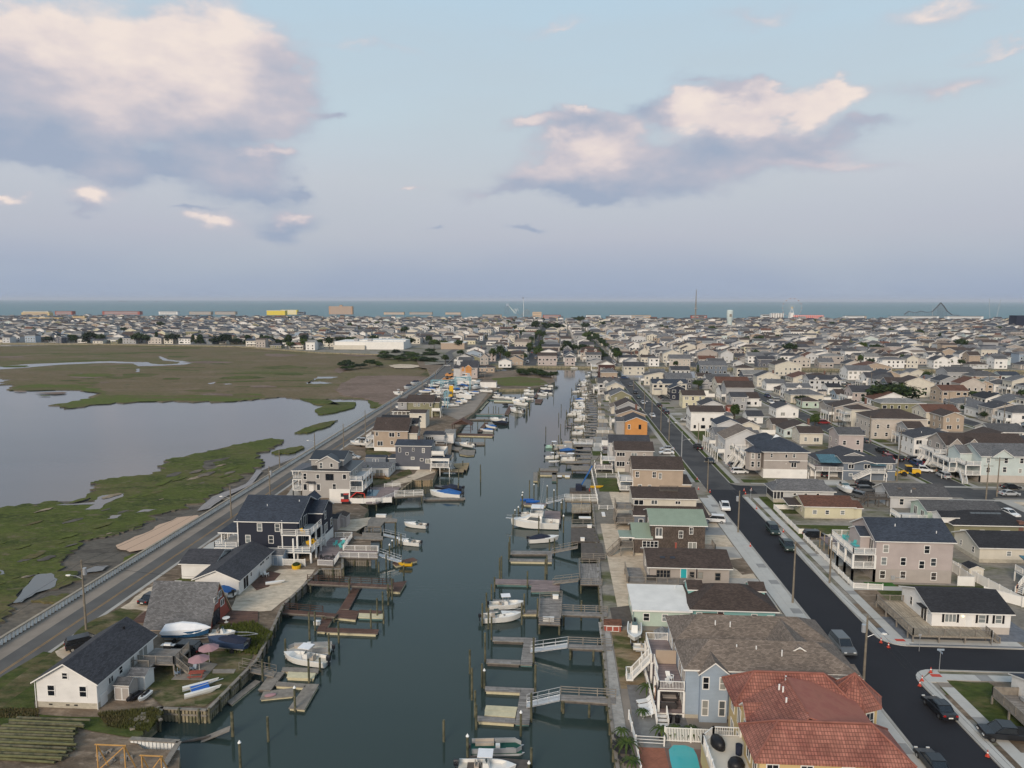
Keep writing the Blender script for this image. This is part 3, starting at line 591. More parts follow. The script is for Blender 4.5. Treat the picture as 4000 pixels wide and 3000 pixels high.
def pile(px,py,h=2.6,r=.15,cap=False,label=None,group='timber mooring piles in the lagoon',lean=0,world=None,par=None):
 x,y=world or P(px,py,0)
 b=cached(('pile',round(h,1),round(r,2)),lambda:MB().cyl((0,0,-1.2),(0,0,h),r,r*.92,9).mesh('pile',['pile']))
 if par is not None:o=link('pile',b,par[0],(x-par[1],y-par[2],-par[3]));return o
 if cap:
  o=thing('mooring_pile',label or 'timber mooring pile with a white cap standing in the lagoon','mooring pile',(x,y,0),0,'white capped mooring piles');link('shaft',b,o)
  link('pile_cap',cached(('pcap',r),lambda:MB().cyl((0,0,0),(0,0,.06),r*1.25,r*1.25,9).cyl((0,0,.06),(0,0,.32),r*1.2,.02,9).mesh('pile_cap',['pile_cap'],uv=False)),o,(0,0,h))
 else:o=tag(link('mooring_pile',b,None,(x,y,0)),label or 'bare timber mooring pile standing in the lagoon','mooring pile',group)
 if lean:o.rotation_euler=(lean,lean*.6,0)
 return o
# ---------------------------------------------------------------- streets and pavements
def rect(name,x0,x1,y0,y1,z,m,label=None):return road(name,[(x0,y0),(x1,y0),(x1,y1),(x0,y1)],z,m,label)
rect('street',39.1,46.4,30,180,Z+.004,'asphalt_new','freshly paved black residential street')
rect('street',39.1,46.4,180.01,446,Z+.004,'asphalt_old','older grey stretch of the residential street')
rect('street',46.41,68,91.2,97.6,Z+.004,'asphalt_new','short black side street with traffic cones on its corners')
rect('street',68.01,700,91.2,97.6,Z+.004,'asphalt_old');rect('street',46.41,51,176.5,184.5,Z+.004,'asphalt_new');rect('street',51.01,700,176.5,184.5,Z+.004,'asphalt_old')
for k in range(1,11):
 x=39.1+61*k
 for a,c in((30,91.19),(97.61,176.49),(184.51,446)):rect('street',x,x+7.3,a,c,Z+.004,'asphalt_old')
rect('street',46.41,700,425,432,Z+.006,'asphalt_old')
for(cx,cy,r0,a0)in((46.4,97.6,3.2,180),(46.4,91.2,3.2,90),(46.4,184.5,3,180),(46.4,176.5,3,90)):   # widened corners
 sx,sy=(1,1)if a0==180 else(1,-1);pts=[(cx-.05,cy-.05*sy)]+[(cx+r0-r0*math.sin(R(t*15)),cy+sy*(r0-r0*math.cos(R(t*15))))for t in range(7)]
 road('street',pts,Z+.007,'asphalt_new')
def sidewalk(label,x0,x1,y0,y1,step,m='slab_new',n=1,skip=()):
 """a paved walk of separate concrete slabs with open joints"""
 r=link('sidewalk',None,None,(x0,y0,G));r['kind']='structure';r['label']=label
 ax='y'if y1-y0>x1-x0 else 'x';ln=(y1-y0)if ax=='y'else(x1-x0);wd_=((x1-x0)if ax=='y'else(y1-y0))/n;k=int(ln/step)
 me={}
 for i in range(k):
  for j in range(n):
   mm_=m if rnd.random()>.12 else 'slab_old'
   key=('slab',round(step,2),round(wd_,2),ax,mm_)
   def f():
    w,l=(wd_,step)if ax=='y'else(step,wd_)
    return MB().box(.012,w-.012,.012,l-.012,-.1,0).mesh('slab',[mm_],uv=False)
   link('slab',cached(key,f),r,(j*wd_,i*step,.11+rnd.uniform(-.004,.006))if ax=='y'else(i*step,j*wd_,.11+rnd.uniform(-.004,.006)))
 MB().box(0,x1-x0,0,y1-y0,-.1,.07).build('bedding','shoulder',r,uv=False)
def kerb(x0,x1,y0,y1,m='concrete'):struct(MB().box(x0,x1,y0,y1,G-.2,G+.12).build('kerb',m,uv=False))
sidewalk('broad new concrete slab walk on the lagoon side of the black street',35.6,38.6,52,172,1.9,n=2)
sidewalk('new slab walk along the black street beyond the side street',48.6,50.1,100.6,173,1.6)
sidewalk('new slab walk beside the grass corner lot nearest the camera',48.6,50.1,50,88,1.6)
sidewalk('slab walk on the far side of the short side street',49.6,66,98.3,99.7,1.6);sidewalk('slab walk on the near side of the short side street',49.6,63,88.6,90.1,1.6)
kerb(38.75,39.1,50,174.5);kerb(46.42,46.75,100.8,173.4);kerb(46.42,46.75,50,88);kerb(49.6,70,97.62,97.9);kerb(49.6,70,90.9,91.18)
rect('gutter_strip',46.76,47.9,50,88,G+.09,'slab_new');rect('gutter_strip',46.76,47.7,100.8,173.4,G+.09,'slab_new');rect('gutter_strip',37.9,38.74,50,174,G+.085,'slab_new')
for y in(103,108,137,150,164):rect('planting_strip',47.72,48.58,y,y+3.4,G+.1,'dirt')
for y in(60,70,80):rect('planting_strip',47.92,48.58,y,y+5,G+.1,'dirt')
rect('planting_strip',47.72,48.58,100.9,103,G+.1,'gravel_blue');rect('planting_strip',49.6,66,97.92,98.29,G+.1,'gravel_blue')
for sy,y0 in((1,97.6),(-1,91.2)):     # rounded corner pads with red tactile plates
 pts=[(46.42+3.2-3.2*math.sin(R(t*15)),y0+sy*(3.2-3.2*math.cos(R(t*15))))for t in range(7)]+[(50.1,y0+.02*sy),(50.1,y0+3.2*sy),(46.42,y0+3.2*sy)]
 poly('corner_pad',pts,G+.115,'slab_new',G,'slab_new',world=True);rect('tactile_plate',48.7,50,y0+sy*1.6-.35,y0+sy*1.6+.35,G+.12,'cone_red')
# older walks and kerbs further out
for k in range(0,11):
 x=39.1+61*k
 for s in(-1,1):
  for a,c in((30,89),(100,174),(187,423)):
   if k==0 and c<180:continue
   xe=x-2.9 if s<0 else x+7.3+1.5;rect('pavement',xe,xe+1.4,a,c,G+.05,'concrete')
   xe=x-.3 if s<0 else x+7.31;rect('kerb',xe,xe+.3,a,c,G+.06,'concrete');rect('verge',*((x-1.49,x-.31)if s<0 else(x+7.62,x+8.79)),a,c,G+.045,'lawn'if rnd.random()<.5 else 'concrete')
for y in(86.5,99.5,173.5,186.0):rect('pavement',76,700,y,y+1.4,G+.055,'concrete')
rect('pavement',52,97,186.0,187.4,G+.055,'concrete')
# far street grid beyond the cross canal
for k in range(-14,26):
 x=-22+61.3*k;rect('street',x,x+8,523 if k>=0 else 760,1600,Z,'asphalt_old')
for y in(545,640,735,830,925,1020,1120,1230,1350,1480):rect('street',(-90 if y<750 else-2500),3000,y,y+8,Z+.004,'asphalt_old')
# ---------------------------------------------------------------- yards
YZ=[.024]
def yard(name,m,pts,z=.02,amp=.25):
 YZ[0]+=.0022;z=YZ[0]if z>-.5 else z;return struct(MB().prism(wav(pts,amp,3,G+z),None,G+z,0).build(name,m,uv=False))
W_=lambda pts:[(a,b)for a,b in pts]
def yardw(name,m,x0,x1,y0,y1,z=.02):YZ[0]+=.0006;return rect(name,x0,x1,y0,y1,G+z+YZ[0]-.01,m)
yardw('sand_yard','sand',10.2,16,103,150,.012);yardw('sand_yard','sand',14,35.4,107,176,.008);yardw('driveway','concrete',30,35.5,110,121,.016);yardw('driveway','concrete',30,35.5,131,137,.016);yardw('driveway','slab_old',31,35.5,144,149,.016)
yardw('driveway','slab_new',31,35.5,99,106,.016);yard('bare_patch','dirt',[(2830,2190),(2900,2180),(2950,2240),(2900,2245)],.02)
yardw('sandy_yard','yard_mix',8.6,15.4,84,100,.012);yardw('gravel_yard','gravel_grey',9.4,15.5,74.5,85,.016);yardw('flagstone_path','flagstone',10,13,72,80,.02)
yardw('terrace_brick','terracotta_floor',9.2,12.2,40,72.4,.02);yardw('pool_patio','patio_red',12.21,17.6,40,72.4,.02);yardw('yard_base','shoulder',7.4,35.5,30,103,.004)
yard('lawn','lawn',[(3375,2300),(3480,2400),(3560,2420),(3900,2330),(3860,2290),(3420,2280)],.014);yardw('gravel_yard','gravel_blue',50.2,69,99.8,107,.018);yardw('dirt_verge','dirt',50.2,54,107,118,.01)
yard('lawn','lawn',[(3660,2660),(3860,2665),(4100,2830),(4100,2860),(3820,2830),(3720,2740)],.014);yardw('dirt_verge','dirt',50.2,70,60,88.4,.006);yardw('driveway','slab_new',50.1,66,69.5,74.0,.02);yardw('lot','dirt',50.2,90,50,69,.008)
yardw('lawn','lawn',50.3,72,143,152,.012);yardw('lawn','lawn',50.4,56,160,174,.012);yardw('driveway','slab_new',50.1,55,128,134,.016);yardw('front_walk','slab_new',50.1,69,117.2,119,.016)
yardw('turf_patch','turf',53.2,58,119.0,120.6,.03);yardw('lawn','lawn',50.4,57,187.6,191,.012);yardw('lawn','lawn',50.4,60,215,226,.012);yardw('driveway','slab_old',50.1,58,205,213,.012);yardw('lawn','lawn',50.4,60,244,262,.012)
yardw('driveway','slab_new',50.1,62,227,236,.012);yardw('driveway','slab_new',66,78,186,192,.012);yardw('lawn','lawn_dry',27.5,32,204,216,.012);yardw('lawn','lawn',14,18,205,214,.012);yardw('lawn','lawn',11.6,17,176,190,.012)
for k in range(0,9):
 for i in range(46):
  y=120+i*7+rnd.uniform(-2,2);x=39.1+61*k+rnd.choice([-16,9])+rnd.uniform(-.5,.5)
  if k==0 and y<262:continue
  if any(abs(y-q)<9 for q in(94,180,428))or y>418:continue
  rect('front_lot',x,x+6,y,y+rnd.uniform(3,6),G+.012+.004*(i%3),rnd.choice(['lawn','lawn','concrete','slab_old','gravel_grey','lawn_dry','sand']))
# left bank yards
yard('lawn','lawn',[(-60,2690),(170,2545),(260,2570),(150,2700),(130,2830),(-60,2830)],.012);yard('grass_verge','lawn_dry',[(-40,2720),(240,2520),(330,2440),(480,2370),(560,2385),(500,2440),(300,2560),(160,2640),(0,2770)],.016)
yard('sand_yard','sand',[(215,2545),(300,2490),(345,2490),(330,2540),(260,2590)],.02);yard('sand_yard','sand',[(470,2375),(560,2310),(620,2280),(600,2400),(560,2385)],.02);yard('lawn','lawn',[(700,2260),(790,2205),(900,2205),(880,2270),(760,2290),(600,2300)],.018)
yard('rough_grass','lawn',[(150,2790),(380,2800),(560,2830),(560,2870),(500,2880),(300,2840),(180,2830)],.012);yard('rough_grass','lawn_dry',[(600,2620),(700,2560),(900,2540),(990,2560),(900,2680),(800,2760),(640,2760),(560,2700)],.016)
yard('sand_yard','sand',[(895,2390),(930,2300),(1000,2260),(1090,2225),(1230,2225),(1180,2290),(1060,2385)],.02);yard('sand_yard','sand',[(1300,2040),(1450,2020),(1440,2050),(1390,2075),(1300,2070)],.02)
yard('driveway','slab_new',[(720,2190),(800,2135),(860,2100),(940,2160),(900,2195),(820,2200)],.02);yard('lawn','lawn_dry',[(1380,1880),(1520,1860),(1600,1830),(1610,1850),(1500,1890),(1420,1905)],.018)
yard('sand_path','sand',[(1500,1895),(1620,1850),(1640,1825),(1700,1830),(1700,1845),(1630,1870),(1540,1900)],.022);yard('boat_yard','shoulder',[(1690,1600),(1720,1520),(1800,1475),(1900,1490),(1920,1520),(1850,1610),(1790,1640)],.02)
yard('marsh_grass','marsh_edge',[(1920,1478),(2030,1470),(2110,1478),(2145,1500),(2080,1508),(1960,1506)],.02,1);yard('driveway','concrete',[(1140,1905),(1165,1880),(1180,1945),(1100,1955)],.02);yard('lawn','lawn_dry',[(1425,1760),(1450,1740),(1540,1775),(1430,1778)],.02)
yard('grass_field','lawn_dry',[(1705,1375),(1830,1375),(1750,1440),(1690,1470),(1640,1465),(1700,1420)],-1.0,1)
# ---------------------------------------------------------------- the white sea wall along the road
def sea_wall():
 r=thing('sea_wall','long white ribbed sea wall with a tan cap beside the road','wall',(-76.9,60,0))
 def panel():
  b=MB();b.loft([[(-.1,.03,z),(.1,.07,z),(.22,.25,z),(.1,.43,z),(-.1,.47,z)]for z in(.2,2.45)]);b.box(-.2,-.12,.47,.77,.2,2.45);return b.mesh('sheet_panel',['vinyl'],uv=False)
 me=panel();n=300
 for i in range(n):link('sheet_panel',me,r,(0,i*.74-8,0))
 b=MB()
 for i in range(n,550):
  y=i*.74-8;b.box(-.10,.2,y+.04,y+.46,.2,2.45);b.box(-.2,-.12,y+.46,y+.74,.2,2.45)
 stuff(b.build('sheet_panel','vinyl',r,uv=False))
 for i in range(170):link('cap',cached('wcap',lambda:MB().box(-.2,.26,.01,2.39,2.45,2.6).mesh('cap',['cap_tan'],uv=False)),r,(0,i*2.4-8,0))
sea_wall()
b=MB()
for i in range(60):b.box(-77.1-i*.12,-76.9-i*.12,456+i*2.4,458.3+i*2.4,.5,2.0)
tag(b.build('sea_wall','cap_tan',uv=False),'far concrete stretch of sea wall bending left by the meadow','wall')
# ---------------------------------------------------------------- left bank houses
H=House('white gable-fronted cottage with dark shingle roof nearest the camera on the left bank',-60.7,-53.3,75.6,87.4,3.5,'gy',2.2,'white','charcoal',.4,found=.75,siding=True)
H.wins([('S',-58.9,1.55,.8,1.25),('S',-55.0,1.55,.8,1.25),('S',-57.1,3.7,.6,.7),('E',78.2,1.9,.8,.7,'two'),('E',80.2,2.0,.6,.9),('E',82.6,1.6,.8,1.2)]);H.slider('E',85,1.2);H.door('E',76.7,.1,'door_white',1.1,1.2)
H.vent(-55.8,79,4.3,.5);H.vent(-56,85.5,4.6,.9,.14,'black')
for x in(-56.2,-57.2,-59.3):H.block('vent_grille',x,x+.4,75.57,75.61,.35,.5,'black')
[MB().cyl((q-H.cx,75.5-H.cy,0),(q-H.cx,75.5-H.cy,3.3),.05).build('downpipe','trim',H.root,uv=False)for q in(-53.25,-60.8)]
H.deck(-53.2,-48.4,83.6,87.6,1.5,'SE','deck_grey','wood_grey',n=2,under='wood_grey',style='bal');H.deck(-53.2,-51.0,82.4,83.6,1.5,'S','deck_grey','wood_grey',under='wood_grey');H.stairs((-48.4,84.5,1.5),(-46.6,84.4,0),1.1,'wood_grey')
# A-frame
r=thing('cabin','red A-frame cabin with grey shingle roof reaching the ground','cabin',(-54.8,99.2,G));b=MB();OCC.append((-60,-49.5,95,103))
b.add([(-4.6,-3.4,0),(4.9,-3.4,0),(4.9,0,5.75),(-4.6,0,5.75),(-4.6,3.4,0),(4.9,3.4,0)],[(4,0,3),(1,5,2),(0,4,5,1)]);b.build('wall','flat_barn',r)
b=MB();b.slab([(-5,-3.75,.05),(5.1,-3.75,.05),(5.1,0,6.05),(-5,0,6.05)],.2);b.slab([(-5,0,6.05),(5.1,0,6.05),(5.1,3.75,.05),(-5,3.75,.05)],.2);b.build('roof',['roof_grey','wall_peach'],r)
f,p=window_meshes(1.0,.9,'two');[(link('pane',p,link('window',f,r,(4.92,y,z),math.pi/2)))for y,z in((-1.0,3.2),(.9,2.1),(0.3,3.6))]
f,p=window_meshes(2.2,1.9,'two','black');link('pane',p,link('window',f,r,(4.92,-1.2,.2),math.pi/2))
# cottage 3
H=House('white L-shaped rancher with charcoal roof behind the A-frame',-58.2,-50.9,108.0,121.5,2.9,'gy',1.5,'white','charcoal',.4,found=.3)
H.mass(-64,-58.2,114.5,121.5,0,2.9,1.2,'gx');H.slider('E',110.6,.4);H.wins([('E',112.7,1.6,.5,.6),('E',117.2,1.9,1.6,.5,'two'),('E',119.6,1.9,1.2,.5,'two'),('S',-61,1.2,1.0,1.1)]);H.block('meter_box',-52.4,-52.1,107.9,108.0,1.0,1.5,'alu')
# shed
def shed(label,x,y,w,d,h,wall,rc,rise=.7,ax='gx',doors='S',z=G,dm='door_white'):
 H=House(label,x-w/2,x+w/2,y,y+d,h,ax,rise,wall,rc,.12,z=z,name='shed',cat='shed',siding=False,t=.08)
 q=H.y0 if doors=='S'else 0
 for k in(-1,1):
  o=MB().box(-.42,.42,-.03,0,0,h*.8).box(-.45,.45,-.05,-.03,0,.07,1).box(-.45,.45,-.05,-.03,h*.8-.07,h*.8,1).box(-.45,-.38,-.05,-.03,.07,h*.8-.07,1).box(.38,.45,-.05,-.03,.07,h*.8-.07,1).build('door',['wall_'+wall,dm],H.root,((k*.46),H.y0,.05)if doors=='S'else(H.x0,k*.46+(H.y0+H.y1)/2,.05),FACE[doors],uv=False)
 return H
shed('small blue garden shed with white framed double doors',-50.7,121.6,3.6,2.6,2.0,'blue','grey')
# navy house
H=House('navy blue three-level house with white balconies and slate roof',-58.9,-47.5,125.6,138,7.2,'gx',3.0,'navy','slate',.5,found=0,siding=True,trim='trim')
H.block('ground_floor',-58.95,-50.4,125.55,138.05,0,1.9,'render_white')
H.mass(-47.5,-44.8,131.6,138,2.0,7.0,1.6,'gx',over=.3);H.block('ground_floor',-47.5,-44.75,131.55,138.05,0,2.0,'render_white')
H.mass(-50.0,-47.6,134.5,139,6.5,8.2,1.1,'gy',over=.2)
for u,z in((-54.7,5.1),(-51.3,5.1),(-57,2.8),(-52.6,2.8)):H.win('S',u,z,.8,1.35,'dh','glass_pale'if u<-54 else 'glass')
H.wins([('E',133.5,5.2,.8,1.4,'dh','glass',-44.8),('E',133.6,2.7,1.8,1.4,'tri','glass',-44.8),('E',137,2.7,1.0,1.4,'dh','glass',-44.8),('E',127.3,4.9,.9,2.0,'none','glass'),('E',129.8,4.9,1.6,2.0,'two','glass'),('E',128.5,2.1,1.7,2.0,'two')])
for z in(2.0,4.7):H.deck(-47.45,-44.2 if z<3 else-44.9,123.2 if z<3 else 125.0,131.5,z,'SE','deck_light','trim',style='bars',pr=.14)
H.deck(-50.4,-47.5,123.2,125.5,2.0,'S','deck_light','trim',style='bars',pr=.14);H.deck(-50.4,-47.5,124.8,125.5,4.7,'S','deck_light','trim',style='bars',posts=False)
H.block('corner_trim',-50.5,-50.3,125.4,125.6,0,7.2,'trim');H.block('corner_trim',-58.98,-58.8,125.5,125.7,0,7.2,'trim')
for x in(-47.55,-44.3):H.block('post',x-.12,x+.12,123.25,123.5,2,4.5 if x<-47 else 2,'trim')
H.mass(-62.8,-58.9,126.5,132,4.2,4.3,0,'flat',over=.3,rc='slate');H.deck(-63.2,-58.9,124.8,133,2.0,'SW','deck_light','trim',style='bars')
for x,y in((-62.6,126.7),(-62.6,129.2),(-62.6,131.8)):H.block('post',x-.1,x+.1,y-.1,y+.1,2.0,4.3,'trim')
H.vent(-54.5,129,8.7,.5);H.vent(-48.7,130.3,9.3,.5)
H2=House('low grey-roofed bungalow hidden behind the navy house',-64.5,-53.5,148,156,3.1,'gx',1.1,'lgrey','charcoal',.35);H2.auto('SE',1)
# taupe house with black metal roof
mk('wall_taupeg',(.36,.34,.32),.6,.05,.5,pat='siding')
H=House('tall greige house with black standing-seam metal roof and white porches',-61.2,-49.4,165.8,177,6.7,'hip',1.5,'@wall_taupeg','dark',.5,found=0,rm='metal_black')
H.mass(-59.5,-51.5,168,176,6.6,9.2,1.3,'gx',rm='metal_black',nm='upper_storey');H.mass(-57.4,-52.2,166.3,169,6.6,9.0,1.4,'gy',rm='metal_black',nm='dormer')
for k in range(24):H.block('seam',-60+k*.4,-59.96+k*.4,168,168.06,9.0,9.06,'metal_black')if 0 else None
H.block('ground_floor',-54.4,-49.3,165.6,165.8,0,2.3,'render_white')
H.wins([('S',-60.4,4.6,.75,1.4,'dh'),('S',-57.2,4.8,.7,1.0,'none'),('S',-54.3,4.5,1.8,1.4,'two','glass',None,'black'),('S',-50.6,4.8,.8,1.1,'none'),('S',-60.4,1.9,.8,1.5,'none'),('S',-57.1,1.9,.8,1.5,'none'),('S',-53.2,2.0,.8,1.5,'dh'),('S',-56.5,7.3,.7,1.3,'dh','glass',166.3),('S',-53.9,7.6,.6,.9,'none','glass',166.3),('E',167.5,4.5,.8,1.9,'none'),('E',169.8,4.5,1.6,1.9,'two'),('E',168.5,1.8,1.6,1.9,'two'),('E',172,4.8,.8,1.2),('S',-51.2,.4,.8,.9,'none','glass',165.6)])
H.door('S',-58.9,1.7);H.block('door_canopy',-59.9,-57.9,164.6,165.8,3.9,4.1,'metal_black')
for z in(1.9,4.5):H.deck(-49.4,-46.2,165.9,175,z,'SE','deck_light','trim',style='bars',pr=.12);H.deck(-63.6,-61.2,166,174,z,'SW','deck_light','trim',style='bars')
for x,y in((-46.3,166),(-46.3,170),(-46.3,174.8),(-63.5,166.1),(-63.5,170)):H.block('post',x-.1,x+.1,y-.1,y+.1,1.9,6.5 if x<-50 else 4.4,'trim')
H.mass(-63.8,-61.2,166,174,6.5,6.55,0,'flat',rm='metal_black',over=.1)
# long white bungalow
H=House('long low white bungalow with weathered grey roof and small wooden deck',-60,-44.8,187.5,195,2.3,'gx',.8,'white','grey',.3,siding=False)
H.mass(-50.5,-44.8,186.6,187.6,0,2.5,0,'flat',over=.2,rc='grey');H.wins([('S',-53,.8,1.2,.9,'two'),('S',-55.4,.8,.7,.9),('S',-49.5,.9,1.0,.9,'dh','glass_pale',186.6),('E',190,.8,.7,1.0),('E',192.6,.8,.6,.9)]);H.slider('S',-47.3,.3,1.9,1.8,186.6)
H.deck(-50.4,-45.4,184.6,186.6,.5,'SW','deck_brown','wood_new',style='bars',under='wood_new');H.stairs((-45.4,185.2,.5),(-44.2,185,0),1,'wood_new',False)
tag(MB().cyl((0,0,0),(0,0,.5),.12).cyl((0,0,.3),(0,0,3.0),.9,.05,9).build('cypress_shrub','brush',None,(*P(1438,1858),G)),'narrow dark evergreen shrub in front of the white bungalow','shrub')
# dark grey house
H=House('charcoal grey two-storey house with small white-trimmed windows over the water',-44.9,-34.7,196,203.5,7.0,'gx',1.0,'dgrey','slate',.3);H.block('ground_floor',-44.95,-38,195.95,203.5,0,.9,'render_white')
H.wins([('S',-43.7,5.1,.6,1.1),('S',-39.8,5.4,.5,.8),('S',-36.9,5.0,.6,1.2),('S',-41.6,4.3,.6,.6,'none'),('S',-40,3.0,.8,.6,'none'),('S',-37.4,2.6,.8,.6,'none'),('S',-35.6,2.0,1.4,1.1,'two'),('E',198,4.9,.8,1.6),('E',201,4.6,1.5,2,'two')]);H.chimney(-38.9,200,6,8.9,.5)
H.deck(-34.7,-31,196.2,203,4.4,'SEN','deck_light','trim',style='solid');H.deck(-34.7,-29.2,194.2,202,1.3,'SE','deck_light','trim',style='bal',ground=-2);H.mass(-34.6,-29.4,194.4,199,3.6,3.7,0,'flat',over=.2,rc='slate');H.block('porch_gable',-34.6,-29.3,194.3,194.5,3.0,3.8,'trim')
for x in(-34.3,-29.5):H.block('post',x-.12,x+.12,194.4,194.7,1.3,3.2,'trim')
H.mass(-47,-44.9,197,202,0,3,0,'flat',wall='slate',rc='slate');
# tan house
H=House('tan two-storey house with long brown roof and lagoon-side gables',-57.3,-46.4,220,231,6.8,'gx',3.2,'tan','brown',.35);H.block('ground_floor',-57.3,-46.35,219.95,231,0,1.3,'render_white')
H.wins([('S',-56.3,5.0,.7,1.1),('S',-51.5,4.7,1.6,1.3,'two'),('S',-49.3,4.9,.7,1.1),('S',-55.3,1.8,1.6,1.4,'two'),('S',-51.5,2.3,.8,1.0)]);H.mass(-46.4,-43.6,221,226,0,6.0,1.6,'gx',wall='cream');H.mass(-48,-44.5,226.5,231,5,8,1.4,'gx',wall='cream',rc='dark')
H.wins([('E',222.5,1.6,.9,1.6,'dh','glass',-43.6),('E',224.6,1.6,.9,1.6,'dh','glass',-43.6),('E',222.5,4.2,.9,1.4,'dh','glass',-43.6),('E',224.6,4.2,.9,1.4,'dh','glass',-43.6)])
for z in(1.3,4.0):H.deck(-60,-57.3,220,227,z,'SW','deck_light','trim')
H.vent(-54,223,7.7,.9);H.vent(-56,222,7.4,.5)
H=House('white sunroom cottage with flat charcoal roof and grey steps',-43.5,-36.6,232,239,3.2,'gx',.5,'lgrey','charcoal',.3,siding=False);H.win('S',-41.5,1.2,2.6,1.2,'four');H.deck(-39.5,-35.5,229.8,232,1.5,'S','alu','alu',style='bars',under='alu');H.mass(-36.6,-33.8,234,240,0,3.4,.9,'gx',wall='white',rc='lgrey',nm='wing')
# olive house
H=House('olive green two-storey house with brown roof and white trim',-60.8,-50,288,299,6.0,'gx',2.4,'olive','brown',.4);H.wins([('S',-57.5,4.3,.9,1.4),('S',-55.9,4.3,.9,1.4,'dh','glass_pale'),('S',-53.6,5.0,.6,.6,'none'),('S',-51,4.3,.8,1.3),('S',-56.2,1.4,2.2,1.5,'tri')])
H.mass(-64.5,-60.8,287.5,296,2.9,6,1,'gx',wall='grey');H.win('S',-62.7,4.4,.8,1.3,'dh','glass',287.5);H.mass(-66,-58.5,284,287.9,2.6,2.7,0,'flat');H.deck(-66,-58.5,284,288,.6,'S','deck_light','trim',style='bars',posts=False)
for x in(-65.8,-64,-62.2,-60.4,-58.7):H.block('post',x-.12,x+.12,284.1,284.4,.6,2.6,'trim')
H.mass(-50,-47.6,289,296,0,6,1.2,'gx',wall='olive');H.deck(-50,-46.4,285,289,3,'SE','deck_light','trim',style='solid')
H=House('plain cream box house with flat brown roof beside the olive house',-54.4,-48.3,262,270,5.6,'gx',.8,'cream','brown',.2,siding=False);H.win('S',-50.4,3.8,1.1,.8,'none');H.mass(-66,-54.5,265,272,0,2.9,.9,'gx',rc='dark',wall='cream')
# unfinished house
H=House('house under construction wrapped in white with bare orange sheathing panels',-58,-47.5,434,446,6.6,'gx',3.2,'rose','charcoal',.4,siding=False);H.block('sheathing',-54.8,-51.2,433.9,434,0,7.0,'flat_osb');H.block('sheathing',-57.2,-55.6,433.9,434,4.2,7,'flat_osb');H.mass(-55,-51,433.6,436,5,6.8,1.6,'gy',wall='@flat_osb',over=.2)
H.wins([('S',-56,1.5,1.6,1.2,'two'),('S',-49.2,2,.8,1.1),('S',-50,5,1.8,1,'four'),('E',437,1.5),('E',441,1.5),('E',437,4.5),('E',441,4.5)]);H.mass(-62.5,-58,436,444,0,5.8,1.5,'gx',wall='lgrey');H.deck(-47.5,-43,436,446,3,'','wood_grey','wood_grey',under='wood_grey');H.mass(-47.4,-43,436,446,6.1,6.2,0,'flat')
for a in((-62,-52,474,484,5.6,'gx','white','charcoal','white two-storey house with charcoal roof by the road bend',2),(-50,-40,470,480,3.0,'hip','tan','brown','tan bungalow with brown hip roof and big trees behind',1),(-68,-58,498,510,5.8,'gx','lgrey','mid','grey house with hip roof near the end of the lagoon',2),(-40,-31,505,514,4.5,'gy','white','lgrey','white gabled cottage above the far lagoon docks',1)):
 x0,x1,y0,y1,h,rf,wl,rc,lb_,st=a;H=House(lb_,x0,x1,y0,y1,h,rf,1.7,wl,rc,.35,siding=False);H.farwins('SWE',st)
# ---------------------------------------------------------------- right bank, houses between lagoon and street
# red tiled villa
def tile_roof(root,x0,x1,y0,y1,ze,rise,nm='roof'):
 b=MB();hip_roof(b,x0,x1,y0,y1,ze,rise,.5,.2);b.build(nm,['roof_tile','roof_tile'],root)
 w,d=x1-x0+1,y1-y0+1;A=(x0-.5+d/2,(y0+y1)/2,ze+rise+.03);B=(x1+.5-d/2,(y0+y1)/2,ze+rise+.03);b=MB();b.cyl(A,B,.13,n=6)
 for p,q in((A,(x0-.5,y0-.5,ze+.03)),(A,(x0-.5,y1+.5,ze+.03)),(B,(x1+.5,y0-.5,ze+.03)),(B,(x1+.5,y1+.5,ze+.03))):b.cyl(p,q,.11,n=6)
 b.build('ridge_cap','tile_cap',root)
mk('tile_cap',(.25,.1,.075),.8,.2,.8)
r=thing('villa','yellow villa with red clay tile roofs and a round corner turret','villa',(25,68,G));OCC.append((17,36,60,80))
MB().box(-5.8,7.4,-5.7,-.5,0,5.95).build('wall','flat_ochre',r);MB().box(-5.3,6.5,-.5,7.6,0,5.95).build('wall','flat_ochre',r)
tile_roof(r,-5.9,7.5,-5.7,-.9,6.1,2.3);tile_roof(r,-5.5,6.2,3.5,7.9,6.1,2.3)
b=MB();gable_roof(b,-5.2,.8,.2,3.2,6.0,1.2,'gx',.3);b.build('roof',['roof_tile','trim'],r);MB().box(-5.0,.4,.3,3.1,5.9,6.05).build('wall','flat_cream',r)
b=MB();b.slab([(-5.2,-3.2,6.3),(-.5,-3.2,8.75),(-.5,3.6,8.75),(-5.2,3.6,6.3)],.12,0,0);b.build('roof',['roof_tile'],r)
b=MB();b.slab([(-.5,-3.2,8.75),(6.6,-3.2,6.6),(6.6,6.2,6.6),(-.5,4.2,8.75)],.12,0,0);b.build('flat_roof',['roof_membrane'],r);MB().cyl((-.5,-2.5,8.78),(-.5,3.9,8.78),.1,n=6).build('ridge_cap','tile_cap',r)
n=8;c=(7.2,5.6);rr=2.9
MB().cyl((c[0],c[1],0),(c[0],c[1],6.0),rr-.45,n=n).build('turret','flat_ochre',r);b=MB();b.cyl((c[0],c[1],6.0),(c[0],c[1],8.6),rr,.02,n=n,caps=False);b.cyl((c[0],c[1],5.85),(c[0],c[1],6.0),rr,rr,n=n);b.build('turret_roof','roof_tile',r)
b=MB();[b.cyl((c[0],c[1],8.65),(c[0]+rr*math.cos(2*math.pi*i/n),c[1]+rr*math.sin(2*math.pi*i/n),6.03),.08,n=5)for i in range(n)];b.build('ridge_cap','tile_cap',r)
